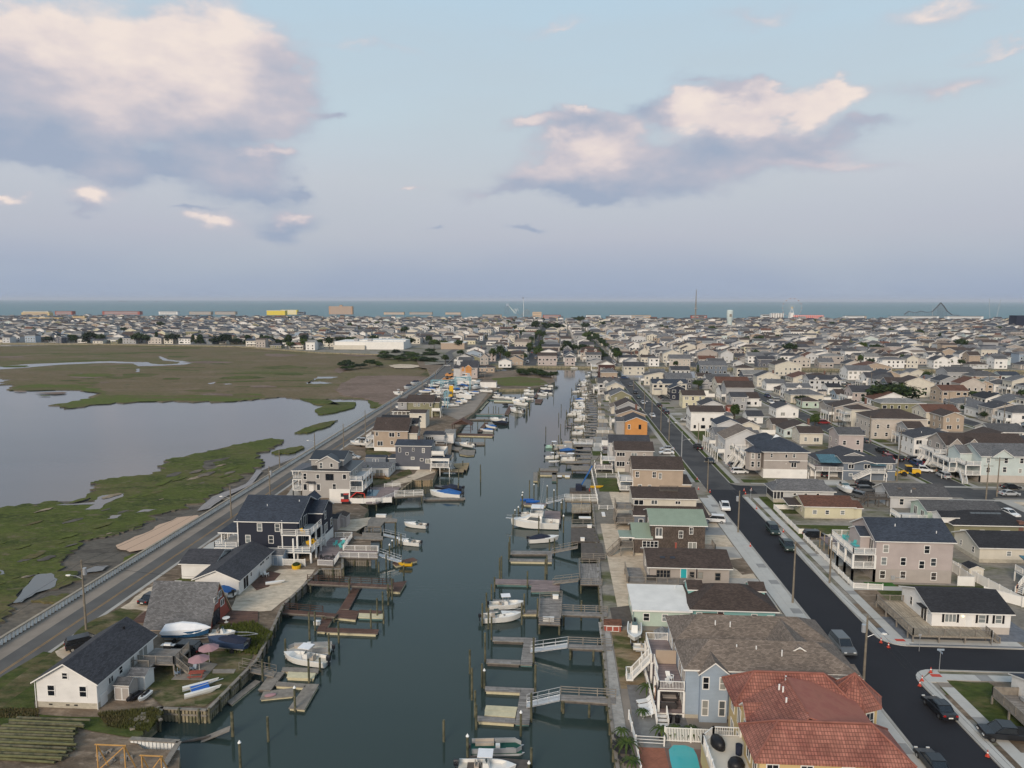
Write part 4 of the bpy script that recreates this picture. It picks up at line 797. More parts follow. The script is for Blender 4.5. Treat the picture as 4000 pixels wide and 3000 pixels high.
def rwin(r,x,y,z,w,h,st,face,gm='glass',tm='trim'):
 f,p=window_meshes(w,h,st,tm,gm);o=link('window',f,r,(x,y,z),FACE[face]if isinstance(face,str)else face);link('pane',p,o)
for x in(-4.6,-1.5,2.2,5.8):rwin(r,x,-5.7,4.1,1.0,1.4,'grid','S');rwin(r,x,-5.7,1.2,1.0,1.4,'grid','S')
for y in(-4.4,-2.2):rwin(r,-5.8,y,3.7,1.1,1.8,'two','W');rwin(r,-5.8,y,.6,1.1,1.9,'two','W')
for y in(.9,3.4,6.0):rwin(r,-5.3,y,3.7,1.1,1.8,'two','W');rwin(r,-5.3,y,.6,1.1,1.9,'two','W')
for a in(-67.5,-22.5,22.5):rwin(r,c[0]+(rr-.65)*math.cos(R(a)),c[1]+(rr-.65)*math.sin(R(a)),3.8,.9,1.6,'grid',R(a)+math.pi/2)
for x,y,z in((-1.6,2.6,8.2),(-1.4,2.0,8.3),(-.2,4.9,7.9),(-1.6,.3,8.1)):MB().cyl((0,0,-.3),(0,0,.55),.09,n=7).build('vent_pipe','pile_cap',r,(x,y,z))
# balcony terrace of the villa
MB().box(-9.6,-5.3,-9,2.4,2.75,3.0).build('terrace','flat_cream',r);MB().box(-9.4,-5.8,-9,2.2,0,2.75).build('terrace_base','flat_ochre',r)
b=MB();railing(b,(-9.5,-9,3.0),(-9.5,.9,3.0),1.0,step=.22,pw=.22);railing(b,(-9.5,.9,3),(-8.2,2.3,3.0),1.0,step=.22,pw=.22);railing(b,(-8.2,2.3,3),(-5.4,2.3,3),1,step=.22,pw=.22);b.build('balustrade','trim',r,uv=False)
# blue duplex
H=House('long blue duplex with brown shingle roofs and white lagoon-side balconies',15.4,34.2,78.2,91.4,6.0,None,0,'blue','tan',.4,found=.5)
for y0,y1,zr in((78.2,84.7,0),(84.9,91.4,0)):
 b=MB();hip_roof(b,15.4-H.cx,34.2-H.cx,y0-H.cy,y1-H.cy,6.15,2.0,.4);b.build('roof',['roof_tan','trim'],H.root)
H.mass(16.9,20.0,77.5,80,0,6.1,1.25,'gy',over=.3,nm='bay');H.mass(26.5,31,80.5,88.5,6,6.6,1.4,'gy',roof=True,over=.2);H.mass(31.3,34.5,77.6,79.5,0,5.9,.4,'flat',over=.3,nm='bay')
for x in(17.5,19.4):H.win('S',x,4.1,.6,1.35,'dh','glass',77.5);H.win('S',x,.9,.6,1.75,'dh','glass',77.5)
for x in(22.2,24.6,26.6):H.win('S',x,4.9,.7,.7,'none')
H.wins([('S',29.2,4.5,.9,1.1,'none'),('S',30.6,4.5,.9,1.1,'none'),('S',32.9,4.2,1.9,1.6,'four','glass',77.6),('S',22.5,1.4,.8,1.3),('S',26,1.4,.8,1.3)])
for y in(79.6,82.0,86.5,89):H.slider('W',y,3.5,1.5,2.1);H.slider('W',y,.6,1.5,2.1)
for x,y in((20.5,86.8),(22.3,86.6),(21.6,80.6),(23.8,80.4),(26.5,79.6)):H.vent(x,y,7.5,.45)
for(y0,y1)in((78.3,81.6),(84.6,90.5)):H.deck(12.3,15.3,y0,y1,3.35,'SW'if y0<80 else 'WN','deck_mauve','trim',pr=.13)
H.deck(12.6,15.3,81.6,84.6,3.35,'W','deck_mauve','trim',pr=.1,posts=False);H.deck(11.8,15.3,78.2,90.5,.6,'W','deck_mauve','trim',pr=.1);H.block('privacy_wall',12.8,15.3,84.2,84.4,3.4,5.1,'flat_tan')
H.stairs((12.2,85.5,3.35),(10.0,85.3,.9),1.1,'trim');H.deck(9.3,10.2,84.7,86,.9,'WN','trim','trim',posts=False);H.stairs((12.6,77.9,.6),(12.6,76.4,0),1.3,'trim')
H.mass(12.3,13.6,91.2,92,0,0.1,0,'flat',roof=False)if 0 else None
shed('white shed with dark red doors tucked behind the blue duplex',15.4,93.2,2.2,2.6,2.1,'white','lgrey',.6,'gy','W')
# mint and turquoise houses
H=House('mint green flat-roofed cottage with plain white roof by the bulkhead',12.1,20.3,101.5,109.5,2.5,'flat',.5,'mint','lgrey',.3,rm='roof_white');H.wins([('S',13.9,.9,.8,1.05,'dh'),('S',16.6,.9,.7,1.0,'dh','glass_pale'),('S',19.2,.9,.7,1.0,'dh','glass_pale'),('W',104,.9),('W',107,.9)]);H.vent(19.2,108.5,3.0,.6)
H=House('turquoise bungalow with dark brown hip roof next to the mint cottage',20.7,32.7,102.0,110.5,2.6,'hip',2.3,'turq','brown',.5);H.wins([('S',21.7,.9,.7,1.2,'dh','glass_pale'),('S',27,1.3,.3,.5,'none'),('S',29.7,.7,.7,1.35,'dh'),('S',32,1.5,.7,.4,'two'),('S',24.8,1.9,.8,.4,'none')])
H.mass(22.2,25.2,100.9,102,0,1.6,.4,'flat',over=.1,rc='redbrown');H.mass(20.9,23,106.5,109.5,2.5,3.9,.8,'gx',over=.2,wall='turq',roof=True);H.mass(30.5,32.6,107,110,2.5,3.7,.8,'gx',over=.2);H.vent(22.8,110,4.5,1.2,.1,'black')
# tan ranch
H=House('tan ranch house with brown roof, teal door and wide wooden deck',16.4,29.7,117.2,126,3.4,'gx',1.5,'taupe','brown',.5,found=.3);H.wins([('S',18.7,1.4,2.2,1.2,'four','glass',None,'wood_grey'),('S',23.5,1.5,.7,.9,'dh','glass',None,'wood_grey'),('S',24.9,1.4,.7,1.0,'dh','glass',None,'wood_grey'),('S',27.8,1.1,.8,1.2,'dh','glass',None,'wood_grey'),('W',119.5,1.3,1.6,1.2,'two'),('W',123,1.3)])
H.door('S',22.1,1.0,'door_teal');H.door('S',17.9,0,'door_teal',.8,.95);H.chimney(21.5,122.0,4,5.7,.25,'flat_barn')
for x in(18.4,20.1):H.block('skylight',x,x+.8,118.9,119.9,4.05,4.22,'roof_slate')
H.deck(15.4,22.6,114.6,117.1,1.3,'S','deck_grey','wood_grey',under='wood_grey',pr=.1);H.deck(12.6,15.4,114.6,121.5,1.3,'SW','deck_grey','wood_grey',under='wood_grey',pr=.1);H.stairs((22.6,115.6,1.3),(24.6,115.2,0),1.2,'wood_grey')
# green roofed shingle house
H=House('brown cedar shingle house with pale green metal roof and white windows',18.5,28.5,131.2,140.5,6.2,'gx',1.6,'@shake','green',.4,rm='metal_green');H.mass(15.2,18.5,130.9,139,.6,3.6,1.6,'gx',over=.3,wall='@shake');H.block('foundation',15.3,28.4,131.3,140.4,0,.6,'foundation')
b=MB()
for i in range(26):x=18.3+i*.41-H.cx;b.beam((x,H.y0-.42,6.07),(x,(H.y0+H.y1)/2,7.87),.05,.06)
for i in range(9):x=14.9+i*.41-H.cx;b.beam((x,130.6-H.cy,3.5),(x,134.9-H.cy,5.25),.05,.06)
stuff(b.build('roof_seam','metal_green',H.root,uv=False))
H.wins([('S',19.9,3.9,1.1,1.5,'two'),('S',25.9,4.4,.55,1.2,'grid'),('S',24,3.6,.65,1.3,'grid'),('S',18.3,1.8,2.8,1.1,'four','glass',130.9),('S',26.2,1.5,1.4,1.2,'two'),('W',133,1.5,1.2,1.2,'two','glass',15.2),('W',136,4.4)])
H.block('flower_box',19.2,20.6,130.9,131.2,3.5,3.8,'trim');H.mass(12.6,15.2,130.6,134.5,3.6,3.65,0,'flat',rm='metal_green',over=.1);H.deck(12.7,15.2,130.5,134,1.9,'SW','deck_grey','wood_grey',under='wood_grey');H.stairs((12.7,131.5,1.9),(10.4,130.6,0),1.1,'wood_grey')
for p in((12.8,130.7),(12.8,134.3)):H.block('post',p[0]-.08,p[0]+.08,p[1]-.08,p[1]+.08,0,3.6,'wood_grey')
H.deck(28.5,30.6,131.5,134.5,1.3,'SE','deck_grey','wood_grey',under='wood_grey')
# cream and blue house
H=House('cream over blue two-storey house with dark brown roofs',17.2,30.5,150,158.5,6.0,'gx',1.3,'cream','brown',.4);H.mass(17.0,30.8,146.4,150,0,3.1,1.1,'flat',wall='slate',rc='brown',over=.3);H.wins([('S',18.3,4.4,1.9,1.0,'two'),('S',21.6,4.6,1.2,.8,'two'),('S',26.6,4.7,1.0,.6,'two'),('S',18.4,1.3,.8,1.0,'none','glass',146.4),('S',21.6,1.3,.8,1.0,'dh','glass',146.4)])
H.deck(13.2,17,146.5,153,1.5,'SW','deck_grey','wood_grey',under='wood_grey');H.deck(13.4,17,148,153,4.0,'SW','deck_grey','wood_grey',under='wood_grey');H.deck(23,27,152.3,154.2,7.0,'S','wood_dark','wood_dark',posts=False,under='wood_dark')
H.mass(30.8,32.5,147,155,0,2.6,.8,'flat',rc='brown',wall='slate')
# brown tan
H=House('plain tan two-storey house with brown roof and white balconies',19.9,32.2,175.6,185,6.2,'gx',2.2,'tan','brown',.35);H.wins([('S',20.9,4.0,.75,1.4,'grid'),('S',25.1,4.0,.8,1.4,'grid'),('S',26.6,3.7,.6,1.4,'grid'),('S',21.6,1.0,.8,1.1,'grid'),('S',24,1.2,.6,.8,'grid'),('W',178,3.6,1.4,1.9,'two'),('W',182,3.6)])
for z,rs in((3.0,'SW'),(.8,'SW')):H.deck(16.6,19.9,175.6,182,z,rs,'deck_light','trim',style='bars');
H.mass(32.2,34.3,175.6,183,0,2.3,.7,'flat',rc='brown',over=.2)
# beige
H=House('beige two-storey house with brown roof and dark grey twin behind',17.3,27.8,197.6,206,6.2,'gx',1.7,'taupe','brown',.35);H.wins([('S',18.8,4.5,2.2,1.0,'tri'),('S',22.5,4.5,1.5,.9,'two','glass_pale'),('S',25.3,4.7,.5,.6,'none'),('S',18.8,1.6,2.2,1.3,'tri'),('S',21,2.2,.9,.6,'two')]);H.block('ground_floor',17.2,20,197.4,197.6,0,1.0,'flat_cream')
H.deck(13.5,17.3,197.5,203,3.3,'SW','deck_light','trim');H.deck(11.6,16.5,195,201,1.4,'SWE','deck_mauve','trim')
H=House('dark grey roofed twin house just behind the beige one',16.4,28,207.5,215,6.4,'gx',1.6,'lgrey','charcoal',.35);H.auto('SW',2)
H=House('half-built house sheathed in raw orange plywood with charcoal roof',25.3,33,251,262,5.3,'gy',1.6,'osb','charcoal',.3,siding=False);H.wins([('S',26.6,2.6,.7,1.5,'dh'),('S',30.4,2.6,.7,1.5,'none','glass',None,'black')]);H.mass(22.4,25.3,254,262,0,4.8,1,'gx',wall='grey',rc='mid')
H=House('grey two-storey house with wide white-trimmed gable on the lagoon row',25.2,34,284,296,5.6,'gy',2.2,'grey','brown',.4);H.wins([('S',25.5,3.4,1.2,1.2,'two'),('S',28.6,3.4,1.0,1.2,'dh'),('S',31.8,3.4,1.5,1.2,'two')]);H.deck(34,36,284,290,2.8,'SE','deck_light','trim')
H=House('olive brown two-storey house with grey gable roof further up the row',25.5,34.4,318,330,5.6,'gy',2.2,'olive','grey',.4);H.auto('SW',2)
H=House('pale gable house at the upper end of the lagoon row',26,34.5,352,362,5.6,'gy',2.0,'cream','lgrey',.4);H.auto('SW',2)
H=House('tall ox-blood red house with white gable at the mouth of the lagoon',26.5,36.5,433,445,9.0,'gy',2.2,'oxblood','tan',.5,siding=False);H.wins([('S',28.3,5.5,1.1,1.6,'dh'),('S',30,5.5,1.1,1.6,'dh'),('S',35,5.5,.9,1.6,'dh')])
b=MB();b.add([(-5,-6.06,9.05),(5,-6.06,9.05),(0,-6.06,11.1)],[(0,1,2)]);b.build('gable_panel','trim',H.root)
for z in(2.6,5.3,8):H.deck(22.5,26.5,433,441,z,'SW','deck_light','trim',style='bars')
# ---------------------------------------------------------------- between the black street and the next one
H=House('white ranch house with black roof, dark shutters and raised wooden deck',55.0,66.0,102.0,111,3.4,'gx',1.6,'white','dark',.4,found=1.1,siding=False)
for x,w in((57.6,1.5),(62.0,.9),(64.3,.8)):
 H.win('S',x,1.8,w,1.1,'dh'if w<1.2 else 'tri','glass_pale')
 for k in(-1,1):H.block('shutter',x+k*(w/2+.28)-.15,x+k*(w/2+.28)+.15,101.96,102.0,1.7,2.95,'black')
H.door('S',60.2,1.1);H.block('porch_lamp',59.2,59.4,101.85,101.95,2.6,2.8,'lamp_glow');H.slider('W',104.2,1.1,1.5,2.0);H.win('W',108,1.7,.6,1.2);H.block('awning',54.3,55,103.3,105.2,3.1,3.2,'black')
H.deck(50.8,55.0,100.2,110.4,1.1,'WN','deck_pale','wood_grey',under='wood_grey');H.deck(50.8,61.6,98.7,100.2,1.1,'SWE','deck_pale','wood_grey',under='wood_grey');H.deck(55.0,61.6,100.2,102,1.1,'','deck_pale','wood_grey',under='wood_grey');H.stairs((61.6,99.6,1.1),(62.9,99.6,0),1.1,'wood_grey')
H=House('big pinkish beige three-storey house with slate roof and two-level balconies',55.2,67.9,121.0,131,7.5,'gx',2.4,'rose','slate',.4);H.block('ground_floor',55.18,67.92,120.98,131,0,2.3,'flat_taupe')
for x,z,gm in((56.8,5.3,'glass'),(63.6,5.3,'glass'),(56.6,3.1,'glass_pale'),(59.8,3.1,'glass'),(62.9,2.6,'glass'),(64.8,3.1,'glass'),(56.5,.7,'glass'),(59.9,.7,'glass'),(65,.6,'glass')):H.win('S',x,z,.8,1.25,'dh',gm)
H.wins([('W',123,4.9,1.5,2.0,'two'),('W',127,4.9,1.5,2.0,'two'),('W',123,2.4,1.5,1.9,'two'),('W',128,2.4,1.2,1.9,'two')]);H.block('gas_meter',57.9,58.5,120.8,121,.5,1.2,'alu');H.block('pipe',58.5,60.5,120.85,120.95,.8,.9,'alu')
for z in(4.9,2.5):H.deck(51.4,55.2,121.0,130.8,z,'SWN','deck_light','trim',pr=.16)
H.mass(53.6,55.2,123.6,128.2,4.9,7.3,1.0,'gx',over=.2,roof=True);H.vent(59.5,124.0,8.9,.5);H.vent(65.8,122.6,8.2,.5)
H=House('pale yellow rancher with rust brown roof and white patio fence',55.6,66.3,156.8,164.5,2.9,'gx',1.4,'yellow','redbrown',.35,found=.2);H.wins([('S',57.8,1.1,.8,.8,'dh','glass_pale'),('S',60.5,1.1,.7,.8),('S',63.8,1.1,.8,.8,'dh','glass_pale'),('W',159,1.1,.7,1.2),('W',162,1.1,.9,1.2)]);H.mass(66.3,68.2,157.4,163.5,0,2.5,.8,'gx',over=.3);H.mass(53,55.6,159,163,2.3,2.35,.5,'flat',roof=True,rc='brown')
H=House('pale grey cottage with wide grey hip roof and screened corner porch',52.5,66.5,169,177-2.2,2.9,'hip',2.2,'lgrey','grey',.5,found=.9);H.wins([('S',57.4,1.4,.6,1.0),('S',60,1.4,.7,1.0),('S',62.8,1.4,.6,1.0)]);H.block('porch_screen',52.4,54.8,168.9,169.0,1.1,2.6,'screen');H.block('porch_screen',52.35,52.45,169,174,1.1,2.6,'screen');H.mass(54,56.5,171,173.5,3,4.2,.7,'gx',over=.2);H.mass(62.5,65,171,173.5,3,4.2,.7,'gx',over=.2)
for x in(52.45,53.2,54,54.8):H.block('post',x-.06,x+.06,168.82,168.92,.9,2.8,'trim')
H=House('large stone-beige duplex with navy hip roof, bay tower and white stairways',57.0,68.6,193.2,205,7.2,'hip',3.0,'taupe','slate',.55);H.block('ground_floor',56.95,68.65,193.15,205,0,2.5,'render_white');H.block('band',56.93,68.67,193.12,193.2,4.8,4.95,'trim')
H.wins([('S',59,5.8,.5,.9),('S',62.9,5.7,.5,.9,'none'),('S',65,5.8,.6,.9),('S',65,3.1,1.3,1.2,'two'),('S',61,1.4,.4,.3,'none'),('S',67,1.4,.4,.3,'none')]);H.block('window_hood',63.6,66.4,192.6,193.2,4.6,4.75,'roof_slate')
o=MB();o.cyl((54.9-H.cx,195.4-H.cy,2.0),(54.9-H.cx,195.4-H.cy,7.0),2.2,n=8);o.build('bay_tower','wall_taupe',H.root);MB().cyl((54.9-H.cx,195.4-H.cy,7.0),(54.9-H.cx,195.4-H.cy,8.6),2.7,.05,n=8).build('tower_roof','roof_slate',H.root)
for z in(3,5.3):
 for a in(-112,-67):rwin(H.root,54.9-H.cx+2.08*math.cos(R(a)),195.4-H.cy+2.08*math.sin(R(a)),z,.7,1.4,'dh',R(a)+math.pi/2)
H.mass(57,66,205,213,0,7.1,2.4,'hip');H.auto('E',2)
for y in(198,204,209):
 for z in(2.6,4.9):H.deck(53,57,y,y+4.6,z,'SW','deck_light','trim',style='bal')
 H.stairs((53,y+.6,2.6),(50.9,y-.4,0),1.1,'trim')
b=MB();b.slab([(60-H.cx,198.5-H.cy,9.0),(65.5-H.cx,198.5-H.cy,9.0),(62.8-H.cx,202.5-H.cy,10.4),(62.7-H.cx,202.5-H.cy,10.4)],.1);b.build('roof_ridge_panel',['trim','trim'],H.root)
H=House('slate blue two-storey house with teal striped awnings and zigzag stair',77.8,91.4,192.3,200,4.9,'gx',.9,'slate','charcoal',.4);H.block('band',77.75,91.45,192.25,192.3,2.5,2.65,'trim');H.wins([('S',79.8,3.2,1.3,1.1,'two'),('S',84,3.2,1.5,1.1,'two'),('S',89.8,3.2,1.3,1.1,'two'),('S',79.8,1.2,.8,.6,'none','glass_pale'),('S',89,.9,.6,.7,'none')]);H.mass(80,86,191.8,196,4.7,4.8,.8,'gy',over=.3)
H.deck(84.4,88.6,190.9,192.3,2.5,'SE','deck_light','trim');H.stairs((84.4,191.4,2.5),(80.2,191.2,.4),1.0,'trim');H.deck(70.5,77.8,192.4,199.5,2.5,'SW','deck_mauve','trim');MB().slab([(72-H.cx,193-H.cy,4.6),(77.8-H.cx,193-H.cy,4.6),(77.8-H.cx,199-H.cy,5.6),(72.8-H.cx,199-H.cy,5.6)],.1,0,0).build('awning','roof_teal',H.root);H.block('awning',84.6,88.4,191,192.3,4.4,4.5,'roof_teal')
H=House('light blue-grey house with long grey roof, skylights and dark stair deck',78.5,91.6,161,174.5,3.0,'gy',2.0,'lgrey','mid',.5)if 0 else House('light blue-grey house with long grey roof, skylights and dark stair deck',78.5,91.6,166.5,174.6,3.0,'gx',1.9,'lgrey','mid',.5);H.wins([('S',81,.8),('S',84.5,.9,1.2,.9,'two'),('W',169,2.6,1.1,1.0)])
for x in(81.0,84.3):H.block('skylight',x,x+.7,168.4,169.6,4.0,4.25,'roof_tan')
H.vent(83.5,167.5,3.6,.5);H.deck(73.5,78.5,166.8,168.6,2.0,'SN','wood_dark','wood_dark',under='wood_dark');H.stairs((73.5,167.6,2.0),(71.0,167.4,0),1.2,'wood_dark')
H=House('pale green ranch house with worn grey roof and white deck',81.0,96.5,154.9,162.2,2.9,'gx',1.4,'mint','mid',.35,siding=False);H.wins([('S',84,1.1),('S',88,1.1),('W',157,1.0,1.2,1.2,'two')]);H.slider('W',160,.5,1.2,1.9);H.deck(75.5,81.0,154.9,160,.8,'SW','deck_light','trim')
H=House('olive ranch house with black hip roof carrying solar panels',81.0,96,144.6,151.8,3.0,'hip',2.0,'olive','dark',.5);H.wins([('S',83,1.0,1.4,1.0,'tri'),('S',86.5,1.1,.8,.9),('S',91,1.0,1.6,1.0,'tri')]);H.mass(79.2,82.5,146,149.5,3,4.2,.8,'gx',over=.2,wall='white')
H.chimney(94,145.0,0,3.9,.9)
o=MB();[o.beam((86+i*1.02-H.cx,145.6-H.cy,3.75),(86+i*1.02-H.cx,147.6-H.cy,4.85),.95,.06)for i in range(6)];o.build('solar_panels','glass',H.root,uv=False)
H=House('cream rancher with black roof and grey foundation near the right edge',78.6,96,131.6,140,3.1,'gx',1.7,'cream','dark',.45,siding=False);H.wins([('W',133.6,1.3,.6,1.0),('W',137.6,1.3,.5,.9),('S',83.8,1.4,.7,.8,'dh','glass_pale')]);H.block('foundation',78.57,96,131.57,140,0,.7,'foundation')
H=House('grey-blue house under a bright teal awning with white corner stairs',84,100,113.5,124,3.9,'gx',1.6,'lgrey','charcoal',.4);H.wins([('S',86,1.2,1.0,1.2),('W',117,1.2,1.2,1.2,'two')]);MB().slab([(79.2-H.cx,116-H.cy,3.9),(84.5-H.cx,115.5-H.cy,3.3),(84.5-H.cx,123-H.cy,4.3),(80-H.cx,123-H.cy,4.6)],.15,0,0).build('awning','roof_teal',H.root)
H.deck(79.5,84,115.5,123,1.9,'SW','deck_light','trim');H.stairs((79.5,119,1.9),(76.6,117,.2),1.1,'trim');H.deck(76,84,107.5,113.4,1.5,'SWN','deck_light','trim')
H=House('small white house with window air conditioner at the right edge',55.6,68,76.5,84.8,3.2,'gx',1.2,'white','slate',.3,siding=False);H.win('W',82,1.4,.8,1.1);H.block('air_conditioner',55.1,55.6,81.6,82.3,1.4,1.8,'alu');H.deck(52.6,55.6,77,83.5,1.2,'WN','deck_grey','wood_grey',style='solid',under='wood_grey')
H=House('big pale aqua three-level duplex with grey gables and white stairs',113.5,138,192.5,203,7.3,'gx',2.3,'aqua','grey',.45);H.block('ground_floor',113.45,138,192.45,203,0,1.9,'flat_beige');H.auto('S',2,2.7,2.6,gap=4);H.mass(116,121,191.8,198,6.8,7.3,1.8,'gy',over=.35);H.mass(110.5,114,197,203,1.9,7.0,1.6,'gx',over=.3)
for z in(2.0,4.6):H.deck(109.6,113.5,192.5,197,z,'SW','deck_light','trim',pr=.14);H.deck(107.8,111,197,206,z-.2,'SW','deck_light','trim')
H.stairs((109.6,194,2.0),(108.4,190.2,0),1.2,'trim');H.stairs((107.8,198.4,1.8),(105.9,195.6,0),1.2,'trim')
H=House('brown-roofed taupe duplex with steep gables behind the aqua house',112,134,206.5,217,7.2,'gx',2.6,'taupe','brown',.45);H.auto('SW',2,2.6);[H.mass(x,x+3.6,205.8,210,6,7.4,1.8,'gy',over=.3)for x in(112.3,117)]
for z in(2.2,4.8):H.deck(108.6,112,206.5,215,z,'SW','deck_light','trim')
for y in(208,213):H.stairs((108.6,y,2.2),(106.3,y-1.6,0),1.1,'trim')
# coarse list: pixel of left and right base corner, storeys, roof, wall, roof colour, label   (frames of 4000 px)
def coarse(ox,oy,sc,rows):
 for xl,xr,yb,st,rf,wl,rc,lb_ in rows:
  (x0,y0),(x1,_)=P(ox+xl/sc,oy+yb/sc),P(ox+xr/sc,oy+yb/sc);w=x1-x0;d=max(8,min(13,w*.9))if rf!='gy'else max(9,min(14,w*1.1))
  for a in OCC:      # keep clear of houses already standing
   if x0<a[1]+.4 and x1>a[0]-.4 and y0<a[3]+.4 and y0+d>a[2]-.4:break
  else:
   h={1:2.9,1.5:3.9,2:5.8,2.5:7,3:8.4}[st];H=House(lb_,x0,x1,y0,y0+d,h,rf,min(2.6,(d if rf=='gx'else min(w,d))*.2),wl,rc,.4,siding=False)
   if y0<320:H.auto('SW'if x0>0 else 'SE',int(st),gap=3.2)
   else:H.farwins('SW'if x0>0 else 'SE',int(st))
   if st>=2 and(xl*7)%3==1 and y0<300:[H.deck(x0-2.6,x0,y0+.5,y0+d*.7,z,'SW','deck_light','trim',style='bars')for z in(2.8,)+((5.4,)if st>2 else())]
   yield H
A6=[(385,540,250,2,'gx','cream','grey','cream house with grey roof beside low green hedge'),(560,835,330,2,'gx','dgrey','grey','charcoal two-storey house with grey roof and white balconies'),(600,760,450,2,'gy','navy','slate','black gabled house with one big square white window'),
 (735,970,535,2,'gx','yellow','brown','yellow-cream house on posts with brown roof'),(1110,1450,385,2,'gx','cream','redbrown','cream house under long rust-orange roof'),(1155,1455,440,1.5,'gx','white','charcoal','white house with dark roof in front of the rust roof'),
 (1260,1420,555,2,'gx','grey','charcoal','mid grey house with charcoal roof and one square window'),(1435,1720,590,2.5,'gx','lgrey','slate','tall pale grey house with blue-grey roof'),(940,1175,600,1.5,'gy','lgrey','charcoal','pale gable-front cottage with dormer and charcoal roof'),
 (1045,1275,700,1,'hip','white','grey','low white hip-roofed bungalow with carport'),(1105,1365,890,2,'gy','lgrey','slate','light grey gable house with steep blue-grey roof'),(1330,1560,840,1.5,'gy','cream','brown','cream gable house with maroon brown roof'),
 (1440,1600,700,1,'gx','white','charcoal','white single-storey house with charcoal roof and side deck'),(1745,1980,640,1.5,'gy','white','charcoal','white gable house with three windows and charcoal roof'),(1710,1880,790,1,'gx','beige','brown','small beige house with brown roof between gables'),
 (1860,2165,830,1.5,'gy','taupe','grey','taupe house with grey roof and white chimney pipe'),(2000,2240,925,1.5,'gx','cream','brown','cream house with rust brown roof and satellite dish'),(925,1210,172,2,'gx','slate','grey','large slate-blue Victorian with three white gables by the canal'),
 (1320,1500,205,2,'hip','cream','brown','cream two-storey house with brown hip roof by the canal'),(1730,2010,185,2.5,'gy','cream','brown','big cream gable house with brown roof and fire stairs'),(1480,1770,225,1,'gx','white','brown','long white bungalow with brown roof'),
 (100,320,180,2,'gx','cream','charcoal','cream house with charcoal roof standing alone by the canal end'),(1640,1840,345,1.5,'gx','white','grey','white house with grey roof and side porch'),(1780,1960,400,1,'gy','cream','brown','low cream cottage with brown gable roof'),
 (2030,2212,535,1,'hip','mint','brown','mint green bungalow with brown hip roof behind white fence'),(900,1050,245,1,'gx','cream','brown','cream bungalow with brown roof near the slate Victorian'),(1000,1250,300,1.5,'gx','white','mid','white cottage with mid grey roof'),
 (1930,2212,260,1,'gy','cream','redbrown','cream gable cottage with rust roof'),(615,810,172,1,'gx','lgrey','charcoal','low grey bungalow by the canal trees')]
A7=[(740,1250,770,2.5,'hip','beige','brown','large sand-beige house with brown hip roof and dormer'),(550,740,670,2.5,'hip','cream','brown','cream house with brown hip roof and white stair porch'),(1265,1570,655,2,'gx','cream','redbrown','cream two-storey house with deep red-brown roof'),
 (1430,1620,700,2,'gy','tan','brown','tan gable house with dark brown roof'),(1750,1900,350,2,'gy','tan','green','tan gable house with dark green roof'),(1420,1660,425,2,'gx','tan','redbrown','tan house with maroon roof and small porch'),
 (325,450,348,1.5,'gx','white','dark','small white house with black roof near the big tree'),(1985,2160,260,2,'gx','aqua','slate','aqua blue two-storey house with slate roof'),(1470,1730,245,2.5,'gx','grey','mid','wide grey three-level house with white balconies'),
 (520,745,205,2,'gx','white','grey','white two-storey house with grey roof and dark shutters'),(455,580,195,3,'gy','white','slate','tall white gable house with slate roof'),(820,1010,250,2,'gy','tan','charcoal','tan gable house with stacked porches'),
 (425,655,940,2.5,'gx','rose','mid','tall plain pinkish house with grey roof'),(225,420,930,1.5,'hip','cream','mid','cream cottage with grey hip roof and lit window'),(90,360,830,1.5,'gx','cream','redbrown','cream house with long rust-red roof'),
 (1090,1240,830,2,'gx','grey','brown','grey house with dormers and brown roof'),(1780,2010,575,1.5,'gy','white','grey','white cottage with grey roof and street lamp'),(1570,1850,500,1,'hip','grey','grey','low grey house with wide grey hip roof'),(1840,2060,445,1,'gy','white','dark','white cottage with black gable roof'),
 (1120,1250,190,1.5,'gy','cream','grey','cream gable cottage beside a round bush'),(640,930,165,2,'gy','tan','redbrown','tan house with red-brown roof and small gabled porch'),(1690,1920,215,1.5,'gy','white','brown','white house with brown roof and parked boat'),
 (320,560,545,1.5,'gx','taupe','mid','taupe house with mid grey roof behind picket fence'),(80,250,470,1,'hip','mint','tan','mint cottage with faded brown hip roof'),(1650,1900,730,1,'gx','white','mid','white-gabled bungalow with grey roof, first of the row at right'),(1900,2212,780,1,'gx','white','mid','white-gabled bungalow with grey roof, second of the row at right')]
NEAR=list(coarse(2400,1400,2.765,A6))+list(coarse(3100,1400,2.4578,A7))
# ---------------------------------------------------------------- boats
mk('hull_white',(.7,.69,.66),.35,.04,.8,spec=.5);mk('hull_blue',(.03,.05,.1),.3);mk('hull_black',(.02,.02,.025),.3);mk('hull_mint',(.38,.58,.5),.35);mk('hull_grey',(.3,.31,.32),.4);mk('boat_deck',(.56,.52,.44),.7,.08,2);mk('canvas_blue',(.02,.1,.3),.7);mk('canvas_navy',(.015,.02,.04),.8);mk('canvas_white',(.75,.75,.76),.7,.06,1,bump=.4,bs=3);mk('canvas_tan',(.42,.36,.3),.8);mk('canvas_green',(.02,.13,.11),.75);mk('canvas_grey',(.1,.1,.11),.8);mk('engine_dark',(.02,.022,.028),.35);mk('yellow_paint',(.65,.38,.02),.5);mk('red_paint',(.5,.04,.03),.5);mk('windscreen',(.06,.1,.11),.1,spec=.6);mk('carpet_green',(.015,.08,.06),.9);mk('blue_paint',(.02,.12,.45),.5);mk('pink_canvas',(.34,.2,.21),.85);mk('teal_plastic',(.08,.4,.4),.5);mk('wrap_blue',(.03,.1,.2),.4)
